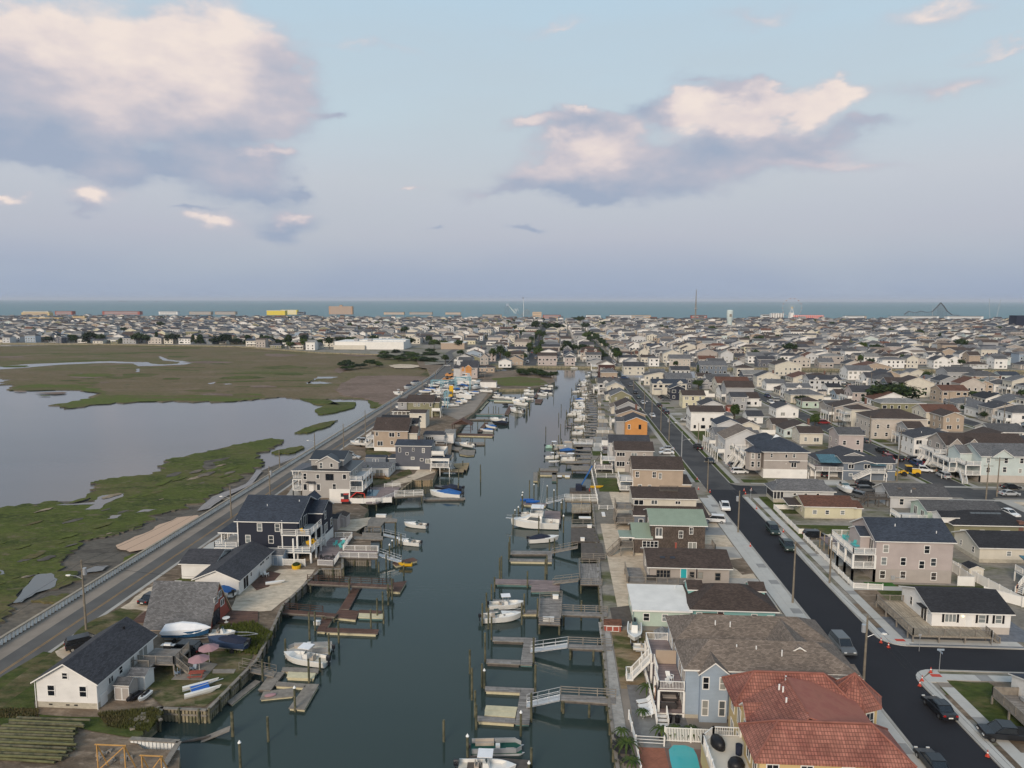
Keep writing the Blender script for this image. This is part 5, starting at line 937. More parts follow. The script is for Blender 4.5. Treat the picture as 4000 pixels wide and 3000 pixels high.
def hull(b,Ln,B,H,fore=.55,m=0,md=1,foam=.55,drop=.55,pw=2.3):
 """stern at x = 0, bow at x = Ln; open cockpit aft of the foredeck"""
 rs=[];n=12
 for i in range(n+1):
  t=i/n;w=B/2*(1-max(0,(t-foam)/(1-foam))**pw)*(.93+.07*min(1,t*4));w=max(w,.03);zs=H*(1+.28*t*t);x=Ln*t-(0 if t<.99 else 0)
  zc=H*(.12+.5*max(0,t-.5)**1.5);zk=-.25+(.1+H*.75)*max(0,(t-.72)/.28)**2;xi=max(w-.14,.01);zf=zs-drop if t<fore else zs+.05*math.cos((t-fore)*3)
  xo=Ln*t*(1 if t<.9 else 1);rs.append([(xo,-w,zs),(xo-.25*t,-w*.86,zc),(xo-.5*t*t,0,zk),(xo-.25*t,w*.86,zc),(xo,w,zs),(xo,xi,zs+.02),(xo,xi,zf),(xo,-xi,zf),(xo,-xi,zs+.02)])
 b.loft(rs,m)
 b.box(.02,Ln*fore,-B/2*.86,B/2*.86,H-drop+.01,H-drop+.03,md)
def engine(root,x,y,z,s=1.0,m='engine_dark'):
 b=MB();b.loft([[(x+dx*s,y+sy*w*s,z+dz*s)for dx,sy in((-.35,-1),(.22,-1),(.22,1),(-.35,1))]for dz,w,dx_ in((.0,.16,0),(.3,.24,0),(.62,.22,0),(.75,.12,0))]);b.beam((x-.1*s,y,z-.8*s),(x-.1*s,y,z),.16*s,.34*s);b.build('outboard_engine',m,root,uv=False)
def boat_proto(kind,c='hull_white'):
 r=thing('boat',kind,'boat');b=MB()
 def part(nm,m,f,smooth=False):q=MB();f(q);q.build(nm,m,r,uv=False,smooth=smooth)
 if kind in('cc','skiff'):
  Ln,B,H=(7,2.4,.95)if kind=='cc'else(4.8,1.9,.6);hull(b,Ln,B,H,.8,drop=.45 if kind=='cc'else.3);b.build('hull',[c,'boat_deck'],r,uv=False);z=H-(.45 if kind=='cc'else.3)
  part('console','hull_white',lambda q:q.loft([[(x0,-.4,z),(x1,-.4,z),(x1,.4,z),(x0,.4,z)]if k==0 else[(x0+.05,-.38,z+.95),(x1-.3,-.38,z+.95),(x1-.3,.38,z+.95),(x0+.05,.38,z+.95)]for k,(x0,x1)in enumerate(((Ln*.42,Ln*.56),(Ln*.42,Ln*.56)))]))
  part('seat','canvas_tan',lambda q:(q.box(Ln*.28,Ln*.36,-.45,.45,z,z+.55),q.box(Ln*.28,Ln*.3,-.45,.45,z+.55,z+.9)))
  part('windscreen','windscreen',lambda q:q.beam((Ln*.5,0,z+.95),(Ln*.47,0,z+1.35),.7,.03))
  if kind=='cc':
   part('hardtop','canvas_white',lambda q:q.box(Ln*.34,Ln*.6,-.85,.85,z+2.0,z+2.08));part('hardtop_frame','alu',lambda q:[q.cyl((Ln*.42+k*.8,s*.45,z),(Ln*.38+k*1.2,s*.75,z+2.0),.03,n=5)for k in(0,1)for s in(-1,1)])
  engine(r,-.2,0,H-.1,1.0 if kind=='cc'else.7)
 elif kind in('cuddy','bow','covered'):
  Ln,B,H=7.2,2.5,1.05;hull(b,Ln,B,H,.5,drop=.5);b.build('hull',[c,'boat_deck'],r,uv=False)
  if kind=='cuddy':
   part('cabin','hull_white',lambda q:q.loft([[(Ln*.42,-w,H),(Ln*.85,-w*.35,H+.25),(Ln*.85,w*.35,H+.25),(Ln*.42,w,H)]if k==0 else[(Ln*.44,-w*.8,H+.5),(Ln*.74,-w*.3,H+.45),(Ln*.74,w*.3,H+.45),(Ln*.44,w*.8,H+.5)]for k,w in((0,1.0),(1,1.0))]))
   part('porthole','glass',lambda q:q.box(Ln*.5,Ln*.58,-.72,.72,H+.15,H+.35))
   part('windscreen','windscreen',lambda q:(q.beam((Ln*.5,0,H+.45),(Ln*.4,0,H+.95),1.5,.04),q.beam((Ln*.44,.75,H+.7),(Ln*.32,.95,H+.6),.04,.35),q.beam((Ln*.44,-.75,H+.7),(Ln*.32,-.95,H+.6),.04,.35)))
   part('seat','canvas_tan',lambda q:(q.box(1.9,2.4,-.8,-.2,H-.4,H+.2),q.box(1.9,2.4,.2,.8,H-.4,H+.2),q.box(.1,.7,-.9,.9,H-.4,H)));part('bow_rail','alu',lambda q:[q.cyl((Ln*.6,s*.85,H+.7),(Ln*.99,s*.05,H+.95),.02,n=5)for s in(-1,1)])
  else:
   part('canvas_cover','canvas_'+('navy'if kind=='bow'else 'blue'),lambda q:q.loft([[(x,-w,H+.02),(x,-w*.5,H+h),(x,w*.5,H+h),(x,w,H+.02)]for x,w,h in((.1,1.1,.1),(1.4,1.2,.45),(3.0,1.15,.75),(4.6,.95,.35),(5.6 if kind=='bow'else 6.6,.5,.05))]))
  engine(r,-.25,0,H-.15,.9)
 elif kind=='sport':
  Ln,B,H=10.5,3.5,1.5;hull(b,Ln,B,H,.38,drop=.8);b.build('hull',['hull_white','boat_deck'],r,uv=False)
  part('cabin','hull_white',lambda q:q.loft([[(3.6,-1.45,H),(9,-.5,H+.4),(9,.5,H+.4),(3.6,1.45,H)],[(3.6,-1.4,H+.9),(7.4,-.8,H+.7),(7.4,.8,H+.7),(3.6,1.4,H+.9)],[(3.7,-1.2,H+1.4),(6.0,-1.0,H+1.35),(6.0,1.0,H+1.35),(3.7,1.2,H+1.4)]]))
  part('side_window','glass',lambda q:[q.add([(4.0,s*1.46,H+.35),(6.9,s*1.12,H+.5),(6.2,s*1.12,H+1.1),(4.1,s*1.36,H+1.15)],[(0,1,2,3)])for s in(-1,1)])
  part('flybridge','hull_white',lambda q:(q.box(3.4,6.2,-1.25,1.25,H+1.4,H+1.6),q.box(6.0,6.2,-1.2,1.2,H+1.6,H+2.1),q.box(3.5,6.1,-1.25,-1.15,H+1.6,H+2.0),q.box(3.5,6.1,1.15,1.25,H+1.6,H+2.0)));part('bridge_screen','windscreen',lambda q:q.beam((6.1,0,H+2.1),(5.7,0,H+2.9),2.3,.04))
  part('hardtop','canvas_white',lambda q:q.box(3.3,6.0,-1.3,1.3,H+3.1,H+3.25));part('frame','alu',lambda q:[q.cyl((3.6+k*2.2,s*1.15,H+1.6),(3.6+k*2,s*1.15,H+3.1),.035,n=5)for k in(0,1)for s in(-1,1)])
  part('outrigger','alu',lambda q:(q.cyl((4.4,1.3,H+1.5),(2.5,2.2,H+8.5),.035,.015,5)));part('outrigger','alu',lambda q:(q.cyl((4.4,-1.3,H+1.5),(3.4,-1.7,H+9.5),.035,.015,5)))
  part('bow_pulpit','alu',lambda q:(q.box(10.2,11.6,-.22,.22,H+.36,H+.44),[q.cyl((7,s*1.1,H+.9),(11.4,s*.2,H+1.05),.025,n=5)for s in(-1,1)]))
  part('fighting_chair','canvas_tan',lambda q:(q.box(1.4,2.0,-.3,.3,H-.5,H-.1),q.box(1.4,1.5,-.3,.3,H-.1,H+.4)))
 elif kind=='pontoon':
  for s in(-1,1):part('pontoon','alu',lambda q:(q.cyl((.2,s*.85,.1),(6.6,s*.85,.1),.32,n=9),q.cyl((6.6,s*.85,.1),(7.4,s*.85,.35),.32,.03,9)))
  b.box(0,7,-1.2,1.2,.42,.52);b.build('deck',c if c!='hull_white'else 'boat_deck',r,uv=False)
  part('side_panel','hull_grey',lambda q:(q.box(.1,6.2,-1.2,-1.15,.52,1.15),q.box(.1,6.2,1.15,1.2,.52,1.15),q.beam((6.2,-1.18,.84),(7.0,-.5,.84),.05,.62),q.beam((6.2,1.18,.84),(7.0,.5,.84),.05,.62)));part('rail','alu',lambda q:(q.box(.1,6.2,-1.2,-1.16,1.2,1.24),q.box(.1,6.2,1.16,1.2,1.2,1.24)))
  part('bench','canvas_tan',lambda q:(q.box(.6,3.2,.5,1.1,.52,.95),q.box(.6,3.2,.95,1.1,.95,1.3),q.box(4.8,6,-1.1,-.6,.52,.95)));part('console','hull_white',lambda q:q.box(3.4,4.0,-.9,-.3,.52,1.45));engine(r,-.25,0,.6,.9)
 elif kind=='jetski':
  hull(b,3.0,1.1,.5,.0,drop=.0);b.build('hull',[c,c],r,uv=False);part('seat','black',lambda q:q.loft([[(.3,-.2,.5),(.3,.2,.5),(.3,.12,.85),(.3,-.12,.85)],[(1.6,-.22,.55),(1.6,.22,.55),(1.6,.14,.8),(1.6,-.14,.8)]]));part('handlebar','black',lambda q:(q.beam((1.8,-.4,1.0),(1.8,.4,1.0),.06),q.beam((2.2,0,.6),(1.8,0,1.0),.3,.12)))
 elif kind=='wrap':
  hull(b,8.5,2.8,1.2,.3,drop=.1);b.build('hull',['wrap_blue','hull_white'],r,uv=False);part('shrink_wrap','canvas_white',lambda q:q.loft([[(x,-w,z0),(x,-w*.95,z0+h*.5),(x,-w*.2,z0+h),(x,w*.2,z0+h),(x,w*.95,z0+h*.5),(x,w,z0)]for x,w,h,z0 in((-.3,1.1,.3,.9),(.3,1.45,1.4,.75),(3.5,1.5,1.9,.75),(6.2,1.2,1.5,.9),(7.8,.6,.8,1.2),(8.8,.1,.1,1.5))]))
 elif kind=='yacht':
  Ln,B,H=13,4,2.2;hull(b,Ln,B,H,.3,drop=.6);b.build('hull',['hull_white','boat_deck'],r,uv=False)
  part('cabin','hull_white',lambda q:q.loft([[(3,-1.7,H),(11.5,-.5,H+.5),(11.5,.5,H+.5),(3,1.7,H)],[(3,-1.6,H+1.5),(8.2,-.9,H+1.3),(8.2,.9,H+1.3),(3,1.6,H+1.5)]]));part('side_window','glass',lambda q:[q.add([(3.4,s*1.7,H+.6),(8,s*1.2,H+.7),(7.4,s*1.18,H+1.15),(3.4,s*1.66,H+1.25)],[(0,1,2,3)])for s in(-1,1)]);part('flybridge','hull_white',lambda q:(q.box(3,6.2,-1.4,1.4,H+1.5,H+1.9),q.box(3.4,5.6,-1.2,1.2,H+3.0,H+3.15),q.box(3.4,3.5,-1.1,1.1,H+1.9,H+3.0)))
 return r
PROTO={}
BN={}
def boat(kind,bow,stern,label,c='hull_white',z=0,group=None,dz=0,world=False,trailer=False):
 (bx,by),(sx,sy)=(bow,stern)if world else(P(*bow,z),P(*stern,z));ang=math.atan2(by-sy,bx-sx);key=(kind,c)
 ln=math.hypot(bx-sx,by-sy);base_l={'cc':7,'skiff':4.8,'cuddy':7.2,'bow':7.2,'covered':7.2,'sport':10.5,'pontoon':7,'jetski':3,'wrap':8.5,'yacht':13}[kind]
 if key not in PROTO:o=boat_proto(kind,c);PROTO[key]=o;o.location=(sx,sy,z+dz);o.rotation_euler=(0,0,ang);o['label']=label
 else:o=copy_tree(PROTO[key],(sx,sy,z+dz),ang,label)
 if kind=='jetski':o['category']='jet ski';o.name='jet_ski'
 s=max(.75,min(1.3,ln/base_l));o.scale=(s,s,s)
 o['group']=group or 'boats along the lagoon'
 if trailer:trailer_under(sx,sy,z,ang,ln)
 return o
TR=[]
def trailer_under(x,y,z,ang,ln):
 if not TR:
  r=thing('boat_trailer','t','trailer');
  for s in(-1,1):MB().beam((.3,s*.6,.45),(5.2,s*.5,.45),.1).build('frame_rail','alu',r,uv=False);MB().cyl((1.8,s*.85,.32),(1.8,s*1.05,.32),.32,n=12).build('wheel','rubber',r,uv=False)
  MB().beam((5.2,-.5,.45),(6.8,0,.45),.08).build('tongue','alu',r,uv=False);MB().beam((5.2,.5,.45),(6.8,0,.45),.08).build('tongue','alu',r,uv=False);MB().box(1.7,1.9,-.85,.85,.3,.42).build('axle','alu',r,uv=False);TR.append(r);o=r
 else:o=copy_tree(TR[0],(0,0,0),0)
 o.location=(x,y,z);o.rotation_euler=(0,0,ang);o['label']='metal boat trailer standing in the yard, %s of the group'%['first','second','third','fourth','fifth','sixth','seventh','eighth','ninth','tenth','eleventh','twelfth'][min(11,len(TR)-1)];o['group']='boat trailers';TR.append(o)
# ---------------------------------------------------------------- cars
for nm_,c_ in dict(black=(.012,.013,.016),white=(.68,.68,.68),silver=(.38,.39,.4),grey=(.1,.105,.11),green=(.02,.035,.03),red=(.22,.02,.02),blue=(.03,.06,.14),gold=(.25,.22,.17),yellow=(.6,.36,.03)).items():mk('paint_'+nm_,c_,.28,0,spec=.6)
mk('car_glass',(.012,.015,.019),.06,0,spec=.7);mk('tail_light',(.35,.01,.01),.3);mk('head_light',(.6,.6,.58),.2)
def car_proto(kind,col):
 r=thing('car',kind,'car');S_={'sedan':(4.7,1.8,1.42),'suv':(4.6,1.86,1.7),'pickup':(5.5,1.95,1.8),'van':(4.9,1.95,1.8)}[kind];Ln,W,H=S_;w=W/2
 if kind=='sedan':lo=[(0,.35),(0,.75),(.15,.95),(1.1,.98),(3.3,.95),(4.5,.72),(4.7,.5),(4.7,.3)];gh=[(.75,.96),(1.35,1.4),(2.6,1.42),(3.5,.94)]
 elif kind=='pickup':lo=[(0,.5),(0,1.05),(2.2,1.08),(4.3,1.08),(5.35,.98),(5.5,.75),(5.5,.4)];gh=[(2.0,1.07),(2.15,1.72),(3.6,1.75),(4.4,1.07)]
 else:lo=[(0,.4),(0,1.0),(.1,1.08),(3.4,1.06),(4.4,.92),(Ln,.7),(Ln,.35)];gh=[(.05,1.06),(.4,H-.03),(2.9,H),(3.7,1.05)]
 b=MB();prof=[(x,z)for x,z in lo];b.loft([[(x if.05<x<Ln-.05 else(x+.06 if x<1 else x-.06),y,z*(.96 if k else 1)+(.02 if k else 0))for x,z in prof]for y,k in((-w,1),(-w+.1,0),(w-.1,0),(w,1))]);b.build('body','paint_'+col,r,uv=False)
 g=MB();g.loft([[(x+(.1 if i in(0,1)else-.1)*k,y,z)for i,(x,z)in enumerate(gh)]for y,k in((-w+.1,1),(-w+.24,0),(w-.24,0),(w-.1,1))]);g.build('glasshouse','car_glass',r,uv=False)
 (x1,z1),(x2,z2)=gh[1],gh[2];MB().box(x1-.05,x2+.05,-w+.2,w-.2,z1-.02,z2+.04).build('roof','paint_'+col,r,uv=False)
 p=MB()
 for(xa,za),(xb,zb)in((gh[0],gh[1]),(gh[3],gh[2])):[p.beam((xa,s*(w-.12),za),(xb,s*(w-.22),zb),.07)for s in(-1,1)]
 xm=(gh[1][0]+gh[2][0])/2;[p.beam((xm,s*(w-.09),.95),(xm,s*(w-.2),z1),.07,.06)for s in(-1,1)];stuff(p.build('pillars','paint_'+col,r,uv=False))
 if kind=='pickup':MB().box(.1,1.95,-w+.12,w-.12,1.06,1.1).build('bed','rubber',r,uv=False)
 me=cached('wheel',lambda:MB().cyl((0,-.11,0),(0,.11,0),.34,n=14).mesh('wheel',['rubber'],uv=False));hm=cached('hub',lambda:MB().cyl((0,-.12,0),(0,.12,0),.19,n=10).mesh('hub_cap',['chrome'],uv=False))
 for x in(.85,Ln-.9):
  for s in(-1,1):wl=link('wheel',me,r,(x,s*(w-.09),.34));link('hub_cap',hm,wl)
 for s in(-1,1):MB().box(Ln-.12,Ln+.01,s*.62-.17,s*.62+.17,.62,.76).build('headlight','head_light',r,uv=False);MB().box(-.01,.06,s*.7-.13,s*.7+.13,.75,.93).build('tail_light','tail_light',r,uv=False)
 MB().box(-.02,.02,-.25,.25,.55,.68).build('number_plate','trim',r,uv=False)
 return r
def car(kind,px,heading,col,label,world=None,z=G):
 x,y=world or P(*px,z+.01);key=('car',kind,col);a=R(heading);half=2.4
 loc=(x-math.cos(a)*half,y-math.sin(a)*half,z+.012)
 if key not in PROTO:o=car_proto(kind,col);PROTO[key]=o;o.location=loc;o.rotation_euler=(0,0,a);o['label']=label
 else:o=copy_tree(PROTO[key],loc,a,label)
 o['category']='pickup truck'if kind=='pickup'else 'car';o.name='pickup_truck'if kind=='pickup'else 'parked_car';o['group']='cars parked along the streets';return o
# ---------------------------------------------------------------- trees
def leaf_mat(name,c1,c2):
 m=bpy.data.materials.new(name);MATS[name]=m;m.use_nodes=True;t=m.node_tree;b=t.nodes['Principled BSDF'];geo=N(t,'NewGeometry')
 n=N(t,'TexNoise');n.inputs['Scale'].default_value=.7;n.inputs['Detail'].default_value=3;L(t,geo.outputs['Position'],n.inputs['Vector'])
 c=mix_n(t,ramp_n(t,n.outputs[0],[(.35,(0,0,0)),(.65,(1,1,1))]),c1,c2);rr_=N(t,'ObjectInfo');c=mix_n(t,1.0,c,ramp_n(t,rr_.outputs['Random'],[(0,(.75,.8,.75)),(1,(1.3,1.2,1.1))]),'MULTIPLY');L(t,c,b.inputs['Base Color']);b.inputs['Roughness'].default_value=.8;b.inputs['Specular IOR Level'].default_value=.15
leaf_mat('leaf_dark',(.018,.035,.012),(.035,.055,.016));leaf_mat('leaf_mid',(.03,.055,.014),(.055,.08,.02));leaf_mat('leaf_pine',(.014,.026,.014),(.026,.04,.018));mk('bark',(.08,.06,.045),.9,.2,2)
def crown(seed,shape,n=1300,leaf=.085):
 r=random.Random(seed);b=MB();cl=[]
 for k in range(22):
  if shape=='round':a=r.uniform(0,6.283);e=r.uniform(-.3,1.3);d=r.uniform(.35,.75);cl.append((d*math.cos(a)*math.cos(e*.9),d*math.sin(a)*math.cos(e*.9),.62*d*math.sin(e)+.1,r.uniform(.22,.4)))
  elif shape=='cone':z=r.uniform(-.5,.9);w=.42*(1-(z+.5)/1.6);a=r.uniform(0,6.283);cl.append((w*math.cos(a),w*math.sin(a),z,r.uniform(.15,.28)))
  else:a=r.uniform(0,6.283);d=r.uniform(.2,.95);cl.append((d*math.cos(a),d*math.sin(a),r.uniform(-.2,.28)*(1.2-d),r.uniform(.18,.32)))
 for i in range(n):
  cx,cy,cz,cr=cl[i%len(cl)];v=Vector((r.gauss(0,1),r.gauss(0,1),r.gauss(0,1))).normalized()*cr*r.uniform(.6,1.05);p=Vector((cx,cy,cz))+v
  d1=Vector((r.gauss(0,1),r.gauss(0,1),r.gauss(0,.7))).normalized();d2=d1.cross(v.normalized()+Vector((.01,.3,.2))).normalized();s=leaf*r.uniform(.6,1.4)
  b.add([tuple(p-d1*s-d2*s*.5),tuple(p+d1*s-d2*s*.6),tuple(p+d1*s*.8+d2*s*.6),tuple(p-d1*s*.7+d2*s*.5)],[(0,1,2,3)])
 return b
TP={}
def tree(x,y,h,w,shape='round',lm='leaf_dark',label=None,seed=0,z=G,group='trees among the houses',cat='tree',name='tree',trunk=.28):
 k=(shape,lm,seed%4)
 if k not in TP:
  cm=crown(seed%4+len(shape),shape).mesh('crown',[lm],uv=False);b=MB();b.cyl((0,0,0),(0,0,.55),.035,.022,7)
  for i in range(5):a=i*1.3+seed;b.cyl((0,0,.3+.06*i),(.25*math.cos(a),.25*math.sin(a),.62+.05*i),.016,.006,5)
  TP[k]=(cm,b.mesh('trunk',['bark'],uv=False))
 o=thing(name,label,cat,(x,y,z),rnd.uniform(0,6),group);c=link('crown',TP[k][0],o,(0,0,h*(.5+trunk*.3)));c.scale=(w/2,w/2*rnd.uniform(.85,1.1),h*.5);t_=link('trunk',TP[k][1],o);t_.scale=(h,h,h)
 return o
# ---------------------------------------------------------------- utility poles and wires
mk('pole_wood',(.2,.17,.13),.9,.2,2)
POLES=[]
def pole(px,top,label,lamp=0,tr=0,arm=0,z=G,kind='wood'):
 x,y=P(*px,z);d=CM.to_3x3()@Vector((top[0]-2000,1500-top[1],-FPX));t=y/d.y;h=max(6,min(13,CAM_Z+d.z*t-z))
 o=thing('utility_pole',label,'utility pole',(x,y,z),0,'utility poles');MB().cyl((0,0,0),(0,0,h),.17,.11,9).build('shaft','pole_wood'if kind=='wood'else 'alu',o,uv=False)
 if arm:MB().box(-1.1,1.1,-.06,.06,h-.7,h-.58).build('crossarm','pole_wood',o,uv=False);[MB().cyl((k,0,h-.58),(k,0,h-.4),.05,n=5).build('insulator','alu',o,uv=False)for k in(-1,0,1)]
 if tr:MB().cyl((.38*tr,0,h-2.2),(.38*tr,0,h-1.2),.27,n=10).build('transformer','alu',o,uv=False)
 if lamp:
  b=MB();b.cyl((0,0,h-2.9),(lamp*.9,0,h-2.45),.035,n=5);b.cyl((lamp*.9,0,h-2.45),(lamp*1.9,0,h-2.35),.035,n=5);b.build('lamp_arm','alu',o,uv=False);MB().loft([[(lamp*1.8,-.1,h-2.42),(lamp*1.8,.1,h-2.42),(lamp*1.8,.1,h-2.3),(lamp*1.8,-.1,h-2.3)],[(lamp*2.1,-.16,h-2.46),(lamp*2.1,.16,h-2.46),(lamp*2.1,.14,h-2.26),(lamp*2.1,-.14,h-2.26)],[(lamp*2.5,-.08,h-2.4),(lamp*2.5,.08,h-2.4),(lamp*2.5,.06,h-2.3),(lamp*2.5,-.06,h-2.3)]]).build('lamp_head','trim',o,uv=False)
 return(x,y,z+h)
def wire(a,b_,label,off=(0,0,-.4),sag=.8,r=.018):
 a=Vector(a)+Vector(off);b_=Vector(b_)+Vector(off);q=MB();n=10;pts=[a.lerp(b_,i/n)-Vector((0,0,sag*4*(i/n)*(1-i/n)))for i in range(n+1)]
 for p,s in zip(pts,pts[1:]):q.cyl(p,s,r,n=4,caps=False)
 q.v=[(v[0]-a.x,v[1]-a.y,v[2]-a.z)for v in q.v];return tag(q.build('power_line','black',None,tuple(a),uv=False),label,'power line','overhead wires')
# ---------------------------------------------------------------- docks
ordn=lambda n:'%d%s'%(n,'th'if 10<=n%100<=20 else{1:'st',2:'nd',3:'rd'}.get(n%10,'th'))
def F(ox,oy,s):return lambda x,y:(ox+x/s,oy+y/s)
def dock(label,quads,z=.45,m='deck_grey',t=.35,fr=None,piles=(),edge='wood_grey',name='floating_dock',cat='dock',rails=None,rm='wood_grey',legs=False,style='bars',group=None,pos=None):
 """quads in photograph pixels, converted to their places on the level of the deck"""
 fr=fr or(lambda x,y:(x,y));c0=P(*fr(*quads[0][0]),z);r=thing(name,label,cat,(c0[0],c0[1],z),0,group)
 for q in quads:
  w=[P(*fr(*p),z)for p in q];l=[(a-c0[0],b-c0[1])for a,b in w];MB().prism(l,-.12,0,0,1).build('deck_planks',[m,edge],r)
  cx=sum(a for a,_ in l)/len(l);cy=sum(b for _,b in l)/len(l)
  if not legs:MB().prism([(cx+(a-cx)*.93,cy+(b-cy)*.93)for a,b in l],-z-.25,-.13,0).build('float','float_cream'if rnd.random()<.4 else('float_teal'if rnd.random()<.3 else 'wood_dark'),r,uv=False)
  else:
   for a,b in l:link('pile',cached(('leg',z),lambda:MB().cyl((0,0,-z-1),(0,0,-.1),.15,n=8).mesh('pile',['pile'],uv=False)),r,(cx+(a-cx)*.9,cy+(b-cy)*.9,0))
   MB().prism([(cx+(a-cx)*.96,cy+(b-cy)*.96)for a,b in l],-.35,-.13,0).build('joist_frame','wood_dark',r,uv=False)
 if rails:
  for a,b_ in rails:
   a,b_=P(*fr(*a),z),P(*fr(*b_),z);q=MB();railing(q,(a[0]-c0[0],a[1]-c0[1],0),(b_[0]-c0[0],b_[1]-c0[1],0),1.0,style=style,pw=.1);q.build('railing',rm,r,uv=False)
 for p in piles:
  px,py,h,cap=(*p,2.2,False)[:4]if len(p)==2 else(*p,False)[:4];pile(*fr(px,py),h=h,cap=cap)
 return r
def gangway(label,a,b_,z0,z1,w=1.2,fr=None,m='alu',fm='alu',arch=True):
 fr=fr or(lambda x,y:(x,y));A=Vector((*P(*fr(*a),z0),z0));B=Vector((*P(*fr(*b_),z1),z1));d=B-A;r=thing('gangway',label,'gangway',tuple(A),0,'gangways down to the floating docks');sv=Vector((-d.y,d.x,0)).normalized()*w/2
 n=max(4,int(d.length/.5))
 q=MB();q.beam((0,0,0),d,w,.08);q.build('ramp',fm,r,uv=False)
 for s in(-1,1):
  q=MB();q.beam(sv*s,d+sv*s,.08,.16);k=max(3,int(d.length/1.4))
  for i in range(k+1):p=d*i/k+sv*s;q.beam(p,p+Vector((0,0,1.0)),.05,.05)
  for zz in(.5,1.0):q.beam(sv*s+Vector((0,0,zz)),d+sv*s+Vector((0,0,zz)),.05,.05)
  q.build('handrail',m,r,uv=False)
 return r
c3=F(1700,2300,2.212);c4=F(1800,1700,2.765);cL=F(900,2300,2.212);c0_=F(0,2300,2.212);cM=F(800,1700,2.765);cN=F(1300,1350,2.765);cK=F(1600,1450,4.424);cR=F(2000,1400,5.53)
mk('plank_pale',(.34,.325,.3),.85,.18,1.5);r=thing('boardwalk','grey plank boardwalk running along the right-hand bulkhead','boardwalk',(6.9,74,1.62));[link('plank',cached('bw',lambda:MB().box(0,1.5,.01,.235,-.06,0).mesh('plank',['plank_pale'],uv=False)),r,(rnd.uniform(-.02,.02),i*.245,rnd.uniform(-.008,.008)))for i in range(115)]
U1=dock('U-shaped floating dock with a cream jet ski float, nearest the camera',[[(430,840),(740,855),(740,895),(430,880)],[(740,855),(855,860),(812,1170),(690,1165)],[(360,1095),(692,1120),(690,1162),(365,1140)]],.45,'deck_grey',fr=c3,piles=[(425,860,2.4,True),(405,850,3.2),(345,1110,3.4),(355,1215,3.0),(830,1150,3.6),(740,1270,2.8,True),(318,960,4.2),(865,900,3.8)])
dock('cream plastic jet ski float with dark roller slots',[[(440,1005),(712,1020),(700,1062),(428,1048)],[(430,1050),(700,1064),(692,1110),(425,1092)]],.38,'float_cream',fr=c3,name='jet_ski_float',cat='float',edge='float_cream')
gangway('aluminium gangway down to the nearest U-shaped dock',(1078,940),(790,1003),1.7,.6,fr=c3);dock('grey timber pier with a rail, nearest the camera on the right bank',[[(1085,910),(1560,937),(1556,995),(1085,962)]],1.7,'deck_grey',fr=c3,name='pier',cat='pier',legs=True,rails=[((1085,910),(1560,937))],piles=[(1330,1110,1.6),(1095,1060,1.6)])
dock('U-shaped grey floating dock without boats, second from the camera',[[(500,412),(770,420),(765,460),(495,450)],[(770,420),(872,425),(838,660),(735,655)],[(445,605),(737,615),(732,655),(440,640)]],.45,'deck_grey',fr=c3,piles=[(487,440,3.5),(432,630,4.2),(850,650,3.8),(300,735,3.4)])
gangway('aluminium gangway down to the second U-shaped dock',(1145,490),(825,533),1.7,.6,fr=c3);dock('grey timber pier with a rail leading to the second U-shaped dock',[[(1150,475),(1530,492),(1528,532),(1150,512)]],1.7,'deck_grey',fr=c3,name='pier',cat='pier',legs=True,rails=[((1150,475),(1530,492))],piles=[(1180,590,1.6),(1367,625,1.6)])
dock('square raised timber platform with diagonal boards and railings',[[(905,80),(1098,70),(1082,312),(890,302)]],1.8,'deck_grey',fr=c3,name='pier_platform',cat='platform',legs=True,rails=[((905,80),(1098,70)),((905,80),(890,302)),((1098,70),(1082,312)),((890,302),(1082,312))])
dock('narrow railed walkway from the bulkhead to the square platform',[[(1092,190),(1490,205),(1490,240),(1090,225)]],1.7,'deck_grey',fr=c3,name='pier',cat='pier',legs=True,rails=[((1092,190),(1490,205))]);dock('floating finger docks beside two white fishing boats',[[(455,180),(893,182),(888,216),(440,213)],[(500,90),(770,97),(768,125),(500,118)]],.45,'deck_grey',fr=c3,piles=[(408,320,3.6),(460,345,3.3),(748,310,3.5),(770,230,3.6),(443,200,3.2),(487,90,2.6),(885,240,3),(1262,270,3.2)])
dock('long grey composite floating dock with extra pad',[[(375,1550),(932,1565),(930,1622),(370,1607)],[(765,1615),(1070,1625),(1068,1690),(755,1690)],[(932,1566),(1070,1570),(1070,1626),(931,1622)]],.45,'deck_mauve',fr=c4,piles=[(365,1690,2.6),(420,1545,3.8),(440,1550,4.2),(720,1650,3),(912,1560,3.8),(930,1500,3.5)])
dock('grey railed timber platform on the bulkhead beside the sandy yard',[[(1275,1385),(1500,1385),(1525,1615),(1287,1610)]],1.8,'deck_greyv',fr=c4,name='pier_platform',cat='platform',legs=True,rails=[((1275,1385),(1500,1385)),((1287,1610),(1525,1615)),((1275,1385),(1287,1610))]);gangway('weathered timber ramp with handrails to the composite dock',(1275,1565),(1005,1595),1.7,.5,fr=c4,m='wood_grey',fm='wood_grey')
dock('pair of narrow floating fingers joined by a short walk',[[(540,1245),(985,1250),(985,1285),(535,1285)],[(530,1330),(935,1340),(935,1367),(525,1360)],[(935,1286),(985,1286),(985,1367),(935,1367)]],.45,'deck_grey',fr=c4,piles=[(530,1290,3.6),(520,1340,3.4),(1012,1285,3.2),(958,1240,2.2)])
gangway('slim timber gangway beside the dark weathered platform',(1262,1208),(985,1262),1.7,.5,fr=c4,m='wood_grey',fm='wood_grey')
dock('dark weathered platform over the water in two steps',[[(1297,1160),(1520,1165),(1560,1340),(1303,1330)],[(1190,1000),(1450,1000),(1500,1150),(1190,1150)]],1.75,'wood_dark',fr=c4,name='pier_platform',cat='platform',legs=True,rails=[((1303,1330),(1560,1340))],edge='wood_dark')
